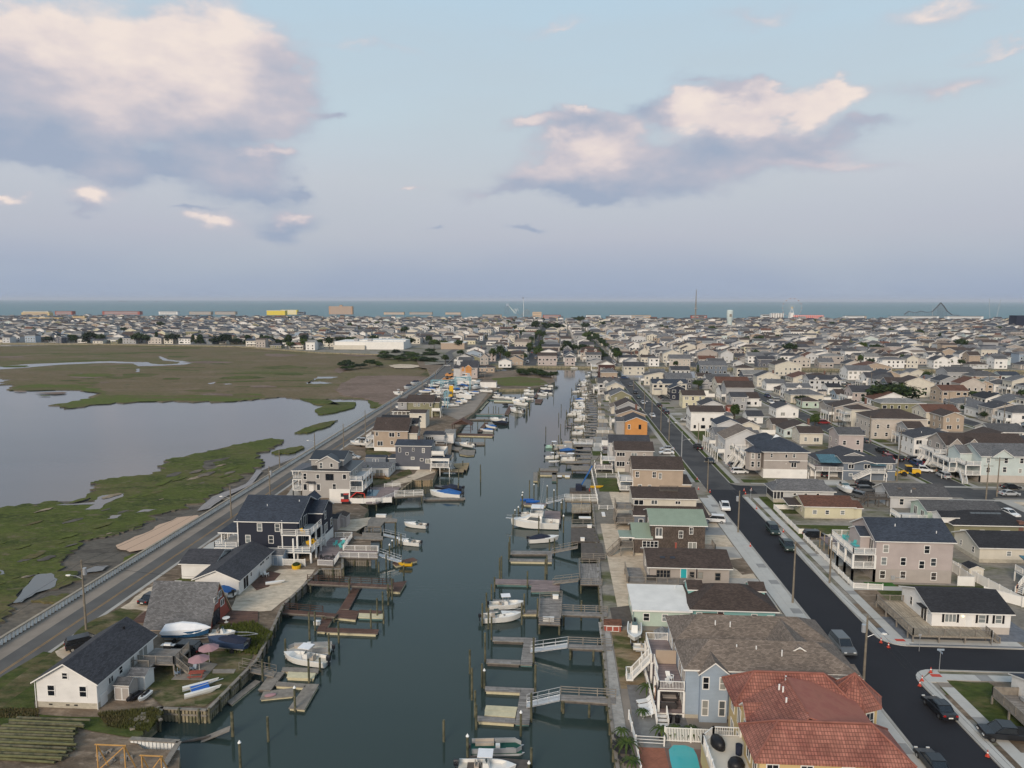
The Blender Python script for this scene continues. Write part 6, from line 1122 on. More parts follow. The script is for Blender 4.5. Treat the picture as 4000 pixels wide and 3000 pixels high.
dock('brown composite float behind the big sport fishing boat',[[(905,815),(1078,820),(1078,958),(900,950)]],.5,'deck_mauve',fr=c4,piles=[(565,1010,3.3),(842,1050,3.6),(585,880,1.5,True),(1083,880,3.3,True),(1108,1050,3.6,True),(1095,800,2.5),(622,870,2,True),(662,800,3.4,True),(668,760,3.2,True),(1005,790,4.4,True),(932,740,4.4,True),(790,705,4.0,True),(742,690,4.8),(1040,680,5)])
dock('brown float carrying blue kayaks at the end of a gangway',[[(678,722),(925,735),(922,762),(672,748)]],.45,'deck_mauve',fr=c4);gangway('long aluminium gangway to the kayak float',(1120,690),(920,735),1.9,.6,fr=c4)
dock('white fenced pier with straight rails beside the crane barge',[[(1120,680),(1475,685),(1478,722),(1120,712)]],1.9,'deck_pale',fr=c4,name='pier',cat='pier',legs=True,rails=[((1120,712),(1478,722)),((1120,680),(1475,685)),((1120,680),(1120,712))],rm='trim')
dock('tan railed boat-lift platform beside the sand yard',[[(1200,745),(1405,745),(1405,830),(1200,835)]],1.7,'deck_pale',fr=c4,name='pier_platform',cat='platform',legs=True,rails=[((1200,745),(1405,745)),((1200,835),(1405,830))],rm='wood_tan');dock('open railed frame over the water by the grey deck',[[(1190,960),(1440,960),(1440,985),(1190,990)]],1.7,'wood_grey',fr=c4,name='pier',cat='pier',legs=True,rails=[((1200,960),(1440,960))])
dock('grey docks with two white float blocks below the cottages',[[(785,400),(832,400),(836,492),(783,490)],[(985,405),(1035,405),(1035,492),(984,490)],[(833,400),(1190,405),(1190,430),(833,425)],[(860,358),(1050,360),(1050,385),(855,382)]],.5,'wood_grey',fr=c4,piles=[(835,555,4.2),(850,510,4.0),(1038,520,2.6)]);dock('two white float blocks moored side by side',[[(1043,415),(1092,415),(1092,448),(1042,448)],[(1125,417),(1178,417),(1178,450),(1124,450)]],.4,'trim',fr=c4,name='float',cat='float',edge='trim')
dock('old timber walkway with frames above the white boats',[[(1130,285),(1400,270),(1400,300),(1130,300)],[(1195,325),(1410,335),(1410,380),(1195,375)]],1.3,'wood_grey',fr=c4,name='pier',cat='pier',legs=True)
dock('white railed landing pier far up the right bank',[[(1222,75),(1420,80),(1420,100),(1222,98)]],1.8,'deck_light',fr=c4,name='pier',cat='pier',legs=True,rails=[((1222,98),(1420,100)),((1222,75),(1420,80))],rm='trim');dock('pale slanting float tied beside the mint green boat',[[(1115,60),(1180,60),(1175,155),(1110,150)]],.45,'deck_light',fr=c4)
# bottom right moorings
dock('dark plank dock under the white walkaround boat at the bottom edge',[[(290,1440),(820,1480),(820,1600),(270,1570)]],.5,'wood_dark',fr=c3,piles=[(280,1500,3.0,True),(830,1540,2.2),(75,1320,2.6),(810,1600,1.2,True)])
# left bank docks
dock('brown dock complex with diagonal walk and three fingers',[[(1075,-45),(1140,-45),(1025,175),(940,175)],[(940,176),(1112,190),(1085,265),(890,245)],[(1112,180),(1310,190),(1305,215),(1105,207)],[(800,245),(888,247),(815,370),(745,365)],[(830,335),(1285,350),(1270,390),(815,372)]],.45,'deck_brown',fr=cL,piles=[(733,360,3.0),(685,440,4.2),(1318,190,3.2),(1270,250,3.2),(1215,340,3),(937,470,3.3),(1325,300,2),(1365,140,3.6),(1398,90,3.6),(1028,60,3)])
dock('cream jet ski float in the brown dock complex',[[(1112,208),(1327,216),(1320,256),(1103,248)]],.4,'float_cream',fr=cL,name='jet_ski_float',cat='float',edge='float_cream')
dock('brown timber footbridge with rail from the sandy bank',[[(400,170),(820,205),(815,232),(395,205)],[(820,205),(925,215),(900,243),(815,238)]],.9,'deck_brown',fr=cL,name='pier',cat='pier',legs=True,rails=[((470,175),(800,203))],rm='deck_brown')
dock('weathered grey walkway beside the pontoon boat',[[(480,565),(855,600),(850,640),(475,600)],[(450,675),(770,688),(755,725),(440,712)],[(355,715),(468,722),(345,878),(238,870)],[(400,800),(652,820),(645,850),(388,835)],[(655,820),(767,822),(640,1042),(503,1030)]],.42,'wood_grey',fr=cL,piles=[(338,710,2),(280,800,3),(477,560,2.2),(680,815,3.3),(775,720,2),(855,600,3.6)])
dock('wrecked old plank raft half sunk with a pink board on it',[[(285,885),(550,855),(545,925),(255,955)]],.3,'wood_grey',fr=cL);dock('cream float block beside the white centre-console boat',[[(500,712),(738,728),(722,777),(485,766)]],.4,'float_cream',fr=cL,name='jet_ski_float',cat='float',edge='float_cream')
dock('loose rotten plank walk floating by the old bulkhead',[[(215,785),(262,800),(10,1002),(-30,975)]],.3,'wood_grey',fr=cL);gangway('sagging timber ramp from the old bulkhead',(90,680),(385,742),1.5,.5,fr=cL,m='wood_grey',fm='wood_grey')
dock('long brown railed footbridge across the inlet',[[(1100,1568),(2040,1618),(2040,1650),(1092,1602)]],1.6,'deck_brownv',fr=cM,name='pier',cat='pier',legs=True,rails=[((1110,1568),(2040,1618))],rm='deck_brown');dock('brown planked landing at the end of the footbridge',[[(2040,1590),(2180,1572),(2110,1690),(1960,1680)]],.5,'deck_brown',fr=cM)
dock('white railed pier beside the navy house',[[(1455,1285),(1875,1292),(1872,1328),(1452,1318)],[(1500,1245),(1865,1250),(1865,1284),(1495,1280)]],1.9,'deck_mauve',fr=cM,name='pier',cat='pier',legs=True,rails=[((1455,1318),(1872,1328)),((1500,1245),(1865,1250)),((1875,1250),(1872,1328))],rm='trim',style='bal')
dock('broad mauve-brown deck with white fence behind the navy house',[[(1240,1110),(1595,1100),(1495,1245),(1452,1318),(1390,1412),(1222,1405)]],1.85,'deck_mauve',fr=cM,name='deck',cat='deck',legs=True,rails=[((1390,1412),(1222,1405)),((1390,1412),(1452,1318)),((1595,1100),(1495,1245)),((1410,1104),(1595,1100))],rm='trim',style='bal')
gangway('aluminium gangway down to the jet ski dock',(1880,1290),(2120,1370),1.8,.5,fr=cM);dock('brown floating dock with a yellow jet ski',[[(2020,1375),(2250,1320),(2300,1350),(2060,1410)]],.45,'deck_brown',fr=cM,piles=[(1960,1450,2.8),(1998,1380,3.5,True),(2025,1220,1.5,True),(2085,1200,1.6,True),(2120,1200,2.6),(1880,1480,2),(2150,1520,2),(2060,1180,4)])
dock('grey timber pier below the low bungalows',[[(1608,1092),(1925,1090),(1925,1128),(1610,1122)],[(1700,1050),(1905,1052),(1905,1088),(1700,1086)]],1.8,'wood_grey',fr=cM,name='pier',cat='pier',legs=True,rails=[((1730,1050),(1905,1052))]);gangway('aluminium gangway beside the grey pier',(1930,1075),(2170,1130),1.8,.5,fr=cM)
dock('grey timber platform with a white dock box',[[(1765,920),(1800,885),(1940,885),(2080,905),(2075,935),(1940,935),(1900,985),(1755,985)]],1.8,'wood_grey',fr=cM,name='pier_platform',cat='platform',legs=True)
dock('pool deck of the greige house with white rails',[[(1745,655),(1760,560),(2110,560),(2050,660),(1850,740),(1740,740)]],1.9,'deck_mauve',fr=cM,name='deck',cat='deck',legs=True,rails=[((1850,740),(2050,660)),((1940,565),(2110,560)),((1815,740),(1850,740))],rm='trim')
b=MB();b.prism([P(*cM(*p),1.95)for p in((1765,585),(1890,590),(1850,655),(1745,655))],1.9,1.93,0);tag(b.build('swimming_pool','water_pool_dark',uv=False),'rectangular blue pool on the deck of the greige house','pool')
dock('white railed pier leading to the covered black boat',[[(670,1610),(975,1600),(975,1622),(668,1640)]],1.9,'deck_pale',fr=cN,name='pier',cat='pier',legs=True,rails=[((670,1640),(975,1622)),((670,1610),(975,1600))],rm='trim');dock('low grey dock around the covered black boat',[[(980,1640),(1430,1640),(1430,1660),(980,1665)]],.45,'wood_grey',fr=cN,piles=[(1597,1475,3.6),(1245,1600,3),(1355,1610,3),(1000,1600,2)])
dock('new yellow timber pier beside the charcoal house',[[(1110,1330),(1415,1335),(1415,1362),(1112,1355)],[(1290,1275),(1475,1265),(1450,1340),(1416,1335),(1330,1320)]],.9,'deck_new',fr=cN,name='pier',cat='pier',legs=True,piles=[(1360,1450,3.3),(1405,1330,2.4)])
dock('grey floats behind the white runabout',[[(1360,1130),(1540,1125),(1530,1180),(1450,1185),(1365,1170)],[(1240,1090),(1400,1100),(1380,1135),(1240,1120)]],.45,'wood_grey',fr=cN);dock('single grey finger dock with a tall pile',[[(1458,1045),(1640,1042),(1640,1068),(1455,1068)]],.45,'wood_grey',fr=cN,piles=[(1643,1090,3.2)])
dock('railed grey platform above the finger docks',[[(1200,1010),(1385,1000),(1385,1025),(1195,1032)]],1.8,'wood_grey',fr=cN,name='pier_platform',cat='platform',legs=True,rails=[((1200,1032),(1385,1025))]);dock('long brown walkway with mooring fingers by the gazebo',[[(1300,945),(1740,955),(1738,978),(1300,965)],[(1560,925),(1610,925),(1680,830),(1640,830)]],.5,'deck_brown',fr=cN,piles=[(1735,975,2),(1565,905,3),(1640,860,2.5)])
for k,(q,zz,mm_)in enumerate([([(1180,500),(1250,505),(1050,715),(985,710)],.5,'deck_brown'),([(1400,450),(1490,310),(1530,318),(1445,458)],.5,'deck_brown'),([(1635,745),(1720,590),(1790,592),(1705,752)],.5,'deck_brown'),([(600,722),(1630,738),(1630,752),(600,738)],.6,'wood_grey'),([(1180,468),(2130,500),(2130,512),(1180,485)],.5,'wood_grey'),([(1580,288),(1930,290),(1930,302),(1580,302)],.5,'deck_brown'),([(900,820),(1420,825),(1420,838),(900,835)],.5,'wood_grey')]):
 dock('marina floating walkway, %s in order from the bank'%['first','second','third','fourth','fifth','sixth','seventh'][k],[q],zz,mm_,fr=cK,group='marina walkways')
for k,q in enumerate([[(1245,530),(1370,525),(1295,590),(1210,590)],[(1180,600),(1300,595),(1240,665),(1110,660)],[(1460,505),(2000,525),(1985,545),(1455,530)]]):dock('cream float pad in the marina basin, %s'%['beside the brown walk','the one nearer the camera','the long one outside'][k],[q],.4,'float_cream',fr=cK,name='float',cat='float',edge='float_cream')
dock('brown marina walk with boats moored on both sides',[[(470,840),(590,640),(612,640),(545,842)]],.5,'deck_brown',fr=cR,piles=[(205,830,4),(900,850,4),(910,640,3)]);dock('square brown float off the end of the marina',[[(500,880),(672,880),(630,968),(490,960)]],.5,'deck_brown',fr=cR)
for x,y in((2010,780),(2022,770),(2035,745),(2070,680),(2078,660),(1825,860),(1850,820),(1870,810),(1713,870),(1540,740),(1365,730),(1448,720),(1490,715),(1930,460)):pile(*cK(x,y),h=3)
for x,y in((68,1300),(100,1210),(125,1190),(300,1180),(320,1150),(370,1080),(385,1050),(410,1000),(730,1659),(1062,1140),(1255,1000),(1360,990),(1415,860),(1500,820),(1010,1340),(1212,1400),(1050,1600)):pile(*cR(x,y),h=3.2)
for x,y in((18,1275),(328,1320),(88,1560),(560,1060)):pile(*cL(x,y),h=3.0,cap=(y>1500 or y==1060))
for x,y in((212,490),):pile(*c4(x,y),h=4.5)
# regular finger docks and boats up the right bank
y=214;k=0;ORD=['first','second','third','fourth','fifth','sixth','seventh','eighth','ninth','tenth','eleventh','twelfth','thirteenth','fourteenth','fifteenth','sixteenth','seventeenth','eighteenth','nineteenth','twentieth','twenty-first','twenty-second','twenty-third','twenty-fourth','twenty-fifth','twenty-sixth','twenty-seventh','twenty-eighth','twenty-ninth','thirtieth']
while y<425:
 x1=rbx(y);ln=rnd.uniform(8,13);dy=rnd.uniform(4.2,6.2);r=thing('floating_dock','slim finger dock up the right bank, %s beyond the mint green boat'%ordn(k+1),'dock',(x1-ln,y,.45),0,'finger docks up the right bank');mm_=rnd.choice(['wood_grey','wood_grey','deck_mauve','deck_brown','deck_pale'])
 MB().box(0,ln*.55,-.7,.7,-.14,0).build('deck_planks',mm_,r);MB().box(ln*.5,ln+.3,-.9+dy*.2,.7+dy*.2,.9,1.05).build('pier_planks','wood_grey',r);MB().box(ln*.45,ln*.6,-2.0,2.4,-.14,0).build('deck_planks',mm_,r)
 for q in(-.2,ln*.5):pile(0,0,h=3,world=(x1-ln+q,y-.9));
 if rnd.random()<.92:boat(rnd.choice(['cc','cc','cuddy','skiff','cuddy','covered','pontoon']),(x1-ln+7.2,y+dy*.5),(x1-ln+.3,y+dy*.5),'boat moored on the right bank, %s boat beyond the mint green one'%ordn(k+1),rnd.choice(['hull_white','hull_white','hull_white','hull_blue']),world=True)
 y+=dy+1.2;k+=1
# ---------------------------------------------------------------- named boats
boat('cc',(462,600),(850,665),'white open fishing boat with black outboard on the weathered left dock',fr:='hull_white')if 0 else None
def bt(kind,fr,a,b_,label,c='hull_white',z=0,dz=0,trailer=False):return boat(kind,fr(*a),fr(*b_),label,c,z,None,dz,False,trailer)
bt('cc',cL,(465,610),(835,665),'white centre-console boat with T-top and black outboard on the left docks');bt('pontoon',cL,(495,560),(875,545),'pontoon boat with white arches and messy deck on the left docks')
bt('cuddy',c3,(745,262),(400,285),'cream cuddy cruiser moored nearer the camera of two alike');bt('cc',c3,(770,155),(465,170),'cream centre-console boat with tall whip aerials behind the cruiser');bt('pontoon',c3,(745,1400),(310,1410),'grey pontoon boat with green floor and tan benches','carpet_green');bt('cc',c3,(700,1600),(200,1580),'white walkaround boat with hardtop cut by the bottom edge')
bt('sport',c4,(540,985),(1060,1005),'big white sport fishing boat with flybridge and tall outriggers');bt('bow',c4,(1060,1140),(735,1160),'white runabout with a dark cover beside the fingers');bt('cc',c4,(1110,135),(915,140),'mint green centre-console boat on the right bank','hull_mint');bt('skiff',c4,(1175,195),(1035,195),'small cream skiff tied below the mint green boat');bt('cc',c4,(1090,250),(910,255),'white boat on a timber lift with white beams');bt('cuddy',c4,(860,870),(650,880),'small white boat behind the big sport fisher')
bt('cuddy',cM,(2130,1175),(2330,1195),'white cuddy boat moored at the left bank piles');bt('cuddy',cM,(2190,985),(2400,1005),'white runabout with windscreen further out on the left bank');bt('jetski',cM,(2090,1425),(2240,1430),'yellow and black jet ski on the brown floating dock','yellow_paint',dz=.35)
bt('bow',cN,(1090,1590),(1400,1600),'black boat with full dark cover and big outboard on a lift','hull_black',dz=.5);bt('covered',cN,(1050,1620),(1390,1650),'pale runabout below the black covered boat');bt('skiff',cN,(1340,1085),(1530,1110),'long white runabout on the grey floats',dz=.4);bt('bow',cN,(1720,845),(1890,860),'dark hulled speedboat by the marina walkway','hull_black');bt('covered',cN,(1650,880),(1770,895),'boat with a bright blue canopy at the walkway end')
bt('covered',cN,(1615,925),(1735,930),'skiff with green cover at the walkway end');bt('cuddy',cN,(1700,810),(1870,820),'white cruiser behind the dark speedboat');bt('cuddy',cN,(1905,705),(2060,735),'white outboard boat off the marina tip');bt('cc',cN,(1950,640),(2110,650),'pale blue open boat beside the marina walk');bt('jetski',cN,(1830,650),(1895,650),'dark jet ski on a cream pad','hull_black',dz=.3)
for k,(a,c)in enumerate([((1430,468),(1630,468)),((1620,480),(1820,490)),((1450,430),(1560,432)),((1480,395),(1590,400)),((1530,340),(1610,345)),((1910,492),(2140,492)),((1970,350),(2150,350)),((1975,408),(2150,410))]):
 bt('cuddy'if k%2 else 'cc',cK,a,c,'white boat in the marina basin, %s counted from the camera'%ORD[k],'hull_white'if k!=3 else 'hull_blue')
for k,(a,c)in enumerate([((620,615),(890,620)),((610,670),(850,680)),((570,735),(860,745)),((640,780),(870,780)),((540,795),(760,820)),((250,720),(470,720)),((255,790),(475,790)),((175,890),(455,890)),((0,940),(280,940)),((20,990),(350,1020)),((0,1160),(250,1195)),((1500,440),(1740,400)),((1100,190),(1180,200)),((1260,195),(1330,195)),((1340,215),(1420,215)),((1480,205),(1530,205)),((1720,205),(1790,200)),((10,130),(130,140))]):
 bt(['cuddy','cc','bow','cuddy','cc'][k%5],cR,a,c,'boat in the upper lagoon, %s of the row there'%ordn(k+1),['hull_white','hull_white','hull_black','hull_white','hull_white'][k%5])
# boats on land
bt('wrap',c0_,(1800,440),(1420,445),'boat shrink-wrapped in white plastic beside the red A-frame',z=G,dz=.7,trailer=True);bt('bow',c0_,(1800,510),(2140,540),'white and navy speedboat with navy cover on a trailer','hull_blue',z=G,dz=.6,trailer=True);bt('jetski',c0_,(1225,985),(1300,920),'white jet ski on a small trailer in the cottage yard',z=G,dz=.3);bt('jetski',c0_,(1160,960),(1220,920),'cream and black jet ski on the grass','hull_black',z=G,dz=.2);bt('skiff',c0_,(1950,415),(1820,415),'small boat in crumpled white wrap',z=G,dz=.3,trailer=True)
q=P(*c0_(1740,890));r=thing('catamaran','small catamaran with blue trampoline on the grass by the bulkhead','catamaran',(*q,G),.6)
for s in(-1,1):b=MB();hull(b,4.2,.45,.35,0,drop=.03,foam=.3);b.v=[(v[0]-2,v[1]+s*.95,v[2]+.35)for v in b.v];b.build('hull',['hull_white','hull_white'],r,uv=False)
MB().box(-1.2,.9,-.8,.8,.62,.66).build('trampoline','blue_paint',r,uv=False);MB().cyl((-2,-.3,.8),(2.6,.2,.9),.05,n=6).build('mast','alu',r,uv=False);MB().cyl((-1.2,-1,.66),(-1.2,1,.66),.05,n=6).build('crossbeam','alu',r,uv=False)
bt('skiff',c3,(1720,500),(1722,350),'white skiff on a trailer behind the mint cottage',z=G,dz=.5,trailer=True);bt('skiff',c3,(1930,560),(1710,545),'white skiff with dark lettering on the sandy lot',z=G,dz=.5,trailer=True);bt('covered',c0_,(1935,60),(2010,90),'boat under a maroon tarpaulin behind the A-frame',z=G,dz=.5,trailer=True)
bt('skiff',cM,(1560,110),(1750,125),'long pale powerboat on a trailer at the roadside',z=G,dz=.6,trailer=True);bt('cuddy',F(3100,1700,2.4578),(560,590),(450,520),'white boat with black cover parked on the street',z=G,dz=.5,trailer=True)
for k,(a,c,kd)in enumerate([((780,215),(1110,250),'yacht'),((1070,520),(850,470),'yacht'),((650,630),(850,620),'cuddy'),((1000,570),(850,540),'cuddy'),((720,505),(790,500),'bow'),((1080,340),(1190,300),'cuddy'),((1000,330),(970,300),'covered'),((720,320),(920,325),'cc'),((500,215),(680,220),'cuddy'),((1120,450),(1020,430),'bow'),((470,420),(600,400),'cc'),((1210,375),(1430,380),'cc'),((1250,270),(1430,275),'covered'),((260,345),(450,345),'covered'),((900,590),(800,570),'covered'),((1130,400),(1200,400),'covered'),((1130,250),(1250,220),'cuddy'),((-120,350),(20,300),'bow'),((0,270),(140,230),'bow'),((-230,395),(-110,390),'cc'),((-250,420),(-120,430),'cuddy')]):
 bt(kd,cK,a,c,'boat stored on the marina hardstand, %s counted from the road wall'%ordn(k+1),z=G,dz=.5)
rk=random.Random(6);j=0
for yy in range(306,430,9):
 for xx in(-66.5,-59,-51.5):
  if rk.random()<.25 or(xx<-60 and yy>400):continue
  j+=1;a=rk.uniform(-.35,.35)+rk.choice([0,math.pi]);boat(rk.choice(['cuddy','cc','covered','bow','cuddy','skiff']),(xx+3.2*math.cos(a),yy+3.2*math.sin(a)),(xx-3.2*math.cos(a),yy-3.2*math.sin(a)),'boat packed on the marina yard, %s in rows from the olive house'%ordn(j),rk.choice(['hull_white','hull_white','hull_blue']),z=G,dz=.55,world=True)
# ---------------------------------------------------------------- procedural streets of houses
def inpoly(x,y,pg):
 c=False;n=len(pg)
 for i in range(n):
  (a,b_),(d,e)=pg[i],pg[(i+1)%n]
  if(b_>y)!=(e>y)and x<(d-a)*(y-b_)/(e-b_)+a:c=not c
 return c
cyw,syw=math.cos(R(YAW)),math.sin(R(YAW))
def visible(x,y,m=1.06):
 f=-x*syw+y*cyw;s=x*cyw+y*syw
 return f>40 and abs(s)<f*.72*m+8
TW=['white']*7+['cream']*6+['lgrey']*5+['grey']*3+['beige']*4+['tan']*2+['taupe']*3+['rose','yellow','blue','slate','aqua','lgrey','dgrey','olive','white']
TR_=['grey']*5+['mid']*6+['charcoal']*6+['brown']*6+['tan']*2+['lgrey']*3+['redbrown']+['slate']*2
CN=dict(lgrey='pale grey',dgrey='charcoal',taupe='stone grey',rose='pinkish',barn='brick red',mid='mid grey',brick='red')
cand=[]
def lots(x,side,ya,yb,depth=15,sid='',lo=11):
 r=random.Random(int(x*13+side*7+ya));y=ya;i=0
 while y<yb-9:
  w=r.uniform(7.8,10.2);dx=r.uniform(lo,depth);off=r.uniform(0,2.5);x0=x+off if side>0 else x-off-dx;x1=x0+dx;i+=1
  st=r.choice([1,1,1.5,2,2,2,2.5]);rf=r.choice(['gx','gx','gy','gy','hip']);lot=(x0,x1,y,y+w,st,rf,r.choice(TW),r.choice(TR_),sid,i,r.random());y+=w+r.uniform(2.6,4.2)
  if visible((x0+x1)/2,lot[2]):cand.append(lot)
for k in range(0,10):
 xs=39.1+61*k
 for a,b_ in((188.5,423),(100.5,173)):
  if k==0 and a<150:continue
  lots(xs+11,1,a,b_,18,'east side of street %d'%(k+1));lots(xs+61-6,-1,a,b_,18,'west side of street %d'%(k+2));
  if b_==423 or k==0:lots(xs+30.5,1,a+5,b_,8,'middle of block %d'%(k+1))if 0 else None
lots(35.6,-1,264,432,11,'upper lagoon row',lo=9);
for k in range(0,10):lots(39.1+61*k+11,1,433,446,15,'canal end of street %d'%(k+1));lots(39.1+61*k+55,-1,433,446,15,'canal end of street %d'%(k+2))
YS=(523,545,640,735,830,925,1020,1120,1230,1350,1480,1600)
for k in range(-34,27):
 xs=-22+61.3*k
 for a,b_ in zip(YS,YS[1:]):
  lots(xs+9.5,1,a+(10 if a>523 else 1),b_-1,16,'far blocks');lots(xs+60.5,-1,a+(10 if a>523 else 1),b_-1,16,'far blocks');lots(xs+27.5,1,a+(12 if a>523 else 1),b_-1,11,'mid block',lo=6)
taken=[a for a in OCC];ok=[]
for c in cand:
 x0,x1,y0,y1=c[:4]
 if y0<446:
  if any(x0<a[1]+1 and x1>a[0]-1 and y0<a[3]+1 and y1>a[2]-1 for a in taken):continue
  if x0<48 and y0<216:continue
  if any(s-2.5<x1 and x0<s+9 for s in[39.1+61*k for k in range(12)]):continue
 elif not inpoly((x0+x1)/2,y0,far_land):continue
 elif-165<x1 and x0<-85 and y0<760 or(-235<x0<-70 and 600<y0<720):continue
 if any(y0<q+8 and y1>q for q in(91,177,425))and y0<446:continue
 ok.append(c)
ok.sort(key=lambda c:c[2]**2+c[0]**2)
NT=205
ordn=lambda n:'%d%s'%(n,'th'if 10<=n%100<=20 else{1:'st',2:'nd',3:'rd'}.get(n%10,'th'));seen_lb=set()
for c in ok[:NT]:
 x0,x1,y0,y1,st,rf,wl,rc,sid,i,rr=c;h={1:2.9,1.5:3.9,2:5.8,2.5:7.2}[st]
 sn={1:'one-storey',1.5:'low',2:'two-storey',2.5:'three-storey'}[st];lb_='%s %s house with %s roof, %s lot, %s'%(CN.get(wl,wl),sn,CN.get(rc,rc),ordn(i),sid)+(', near block'if y0<176 else '')
 if y0>446:lb_='%s %s house, %s roof, %s lot of %s row past the canal'%(CN.get(wl,wl),sn,CN.get(rc,rc),ordn(i),ordn(round(x0/15)+60))
 H=House(lb_,x0,x1,y0,y1,h,rf,min(2.6,(y1-y0)*rnd.uniform(.16,.3))if rf!='gy'else rnd.uniform(1.8,3),wl,rc,.4,siding=False)
 f='SW'if x0>-20 else 'SE'
 if y0<240:H.auto(f,int(st),gap=3)
 else:H.farwins(f,int(st))
 if st>=2 and rr<.45:H.deck(x0-2.2,x0,y0+.4,y1-.4,2.8,'SW','deck_light','trim',style='solid');
 elif rr>.75 and st<2:H.mass(x0+1,x0+4,y0-1.6,y0,0,2.3,.3,'flat',over=.2)
 if st>=1.5 and i%3!=1 and rf=='gx':
  for q in([x0+2.5,x1-4.5]if i%2 else[(x0+x1)/2-1.2]):H.mass(q,q+2.4,y0-.05,y0+3,h-.6,h+.6,.9,'gy',over=.2);H.win('S',q+1.2,h-.5,.6,.8,'none','glass',y0-.05)
 if i%4==0:H.mass(x1-.02,x1+1.4,y0+1.2,y1-1,0,h*.6,.3,'flat',over=.15)
 if i%3==0 and rf!='gy':H.mass(x0+.8,x0+4.5,y0-1.4,y0+.1,0 if rr>.6 else 2.2,2.5,.5,'flat',over=.2)
 if rr>.5:H.vent(x0+4,(y0+y1)/2-1,h+.8,.6)
 if.3<rr<.5:H.chimney(x1-3,(y0+y1)/2,h,h+3,.7)
# everything smaller than that: one mass of roofs and walls
mats_=['flat_'+k for k in WALLS]+['froof_'+k for k in ROOFS]+['glass','trim'];MI={m:i for i,m in enumerate(mats_)}
fb=MB();wn_=MI['glass'];tn_=MI['trim']
def far_house(b,x0,x1,y0,y1,z,h,rf,rise,wi,ri,det):
 b.box(x0,x1,y0,y1,z-.2,z+h,wi);xm,ym=(x0+x1)/2,(y0+y1)/2;o=.4;e=z+h;t=e+rise
 if rf=='gx':
  b.add([(x0-o,y0-o,e),(x1+o,y0-o,e),(x1+o,ym,t),(x0-o,ym,t),(x1+o,y1+o,e),(x0-o,y1+o,e)],[(0,1,2,3),(3,2,4,5)],ri);b.add([(x0,y0,e),(x0,y1,e),(x0,ym,t-.1),(x1,y0,e),(x1,y1,e),(x1,ym,t-.1)],[(0,2,1),(3,4,5)],wi)
 elif rf=='gy':
  b.add([(x0-o,y0-o,e),(xm,y0-o,t),(xm,y1+o,t),(x0-o,y1+o,e),(x1+o,y0-o,e),(x1+o,y1+o,e)],[(0,1,2,3),(1,4,5,2)],ri);b.add([(x0,y0,e),(x1,y0,e),(xm,y0,t-.1)],[(0,1,2)],wi)
 elif rf=='hip':b.add([(x0-o,y0-o,e),(x1+o,y0-o,e),(x1+o,y1+o,e),(x0-o,y1+o,e),(x0+3,ym,t),(x1-3,ym,t)],[(0,1,5,4),(1,2,5),(2,3,4,5),(3,0,4)],ri)
 else:b.box(x0-.2,x1+.2,y0-.2,y1+.2,e,e+.3,ri)
 if det and rf!='gy':b.box(x0-o,x1+o,y0-o-.03,y0-o+.02,e-.16,e+.05,tn_)
 if det and rf=='gy':
  for sx in(-1,1):b.add([(xm+sx*(xm-x0+o),y0-o-.02,e-.1),(xm,y0-o-.02,t-.1),(xm,y0-o-.02,t+.2),(xm+sx*(xm-x0+o),y0-o-.02,e+.2)],[(0,1,2,3)],tn_)
 if det:
  n=max(1,int((x1-x0)/3));s=max(1,int(h/2.6))
  for k in range(s):
   for i in range(n):
    q=x0+(x1-x0)*(i+.5)/n;zz=z+.9+2.7*k;b.add([(q-.5,y0-.03,zz),(q+.5,y0-.03,zz),(q+.5,y0-.03,zz+1.3),(q-.5,y0-.03,zz+1.3)],[(0,1,2,3)],wn_)
    if det>1:b.add([(q-.68,y0-.015,zz-.15),(q+.68,y0-.015,zz-.15),(q+.68,y0-.015,zz+1.45),(q-.68,y0-.015,zz+1.45)],[(0,1,2,3)],tn_)
  if det>1 and rnd.random()<.35:b.box(x0+1,x1-1,y0-2,y0,z+2.6,z+2.8,tn_);b.box(x0+1,x1-1,y0-2,y0-1.9,z+2.8,z+3.7,tn_)
for c in ok[NT:]:
 x0,x1,y0,y1,st,rf,wl,rc,sid,i,rr=c
 if rr>.93:continue
 h={1:2.9,1.5:4.2,2:5.8,2.5:7.6}[st]+(1.5 if y0>900 else 0)+(rr*3 if y0>1300 else 0);far_house(fb,x0,x1,y0,y1,G,h,rf,rnd.uniform(1.4,3),MI['flat_'+wl],MI['froof_'+rc],2 if y0<760 else(1 if y0<1200 else 0))
o=tag(fb.build('distant_houses',mats_,uv=False),'mass of small houses filling the town towards the ocean','houses',kind='stuff')

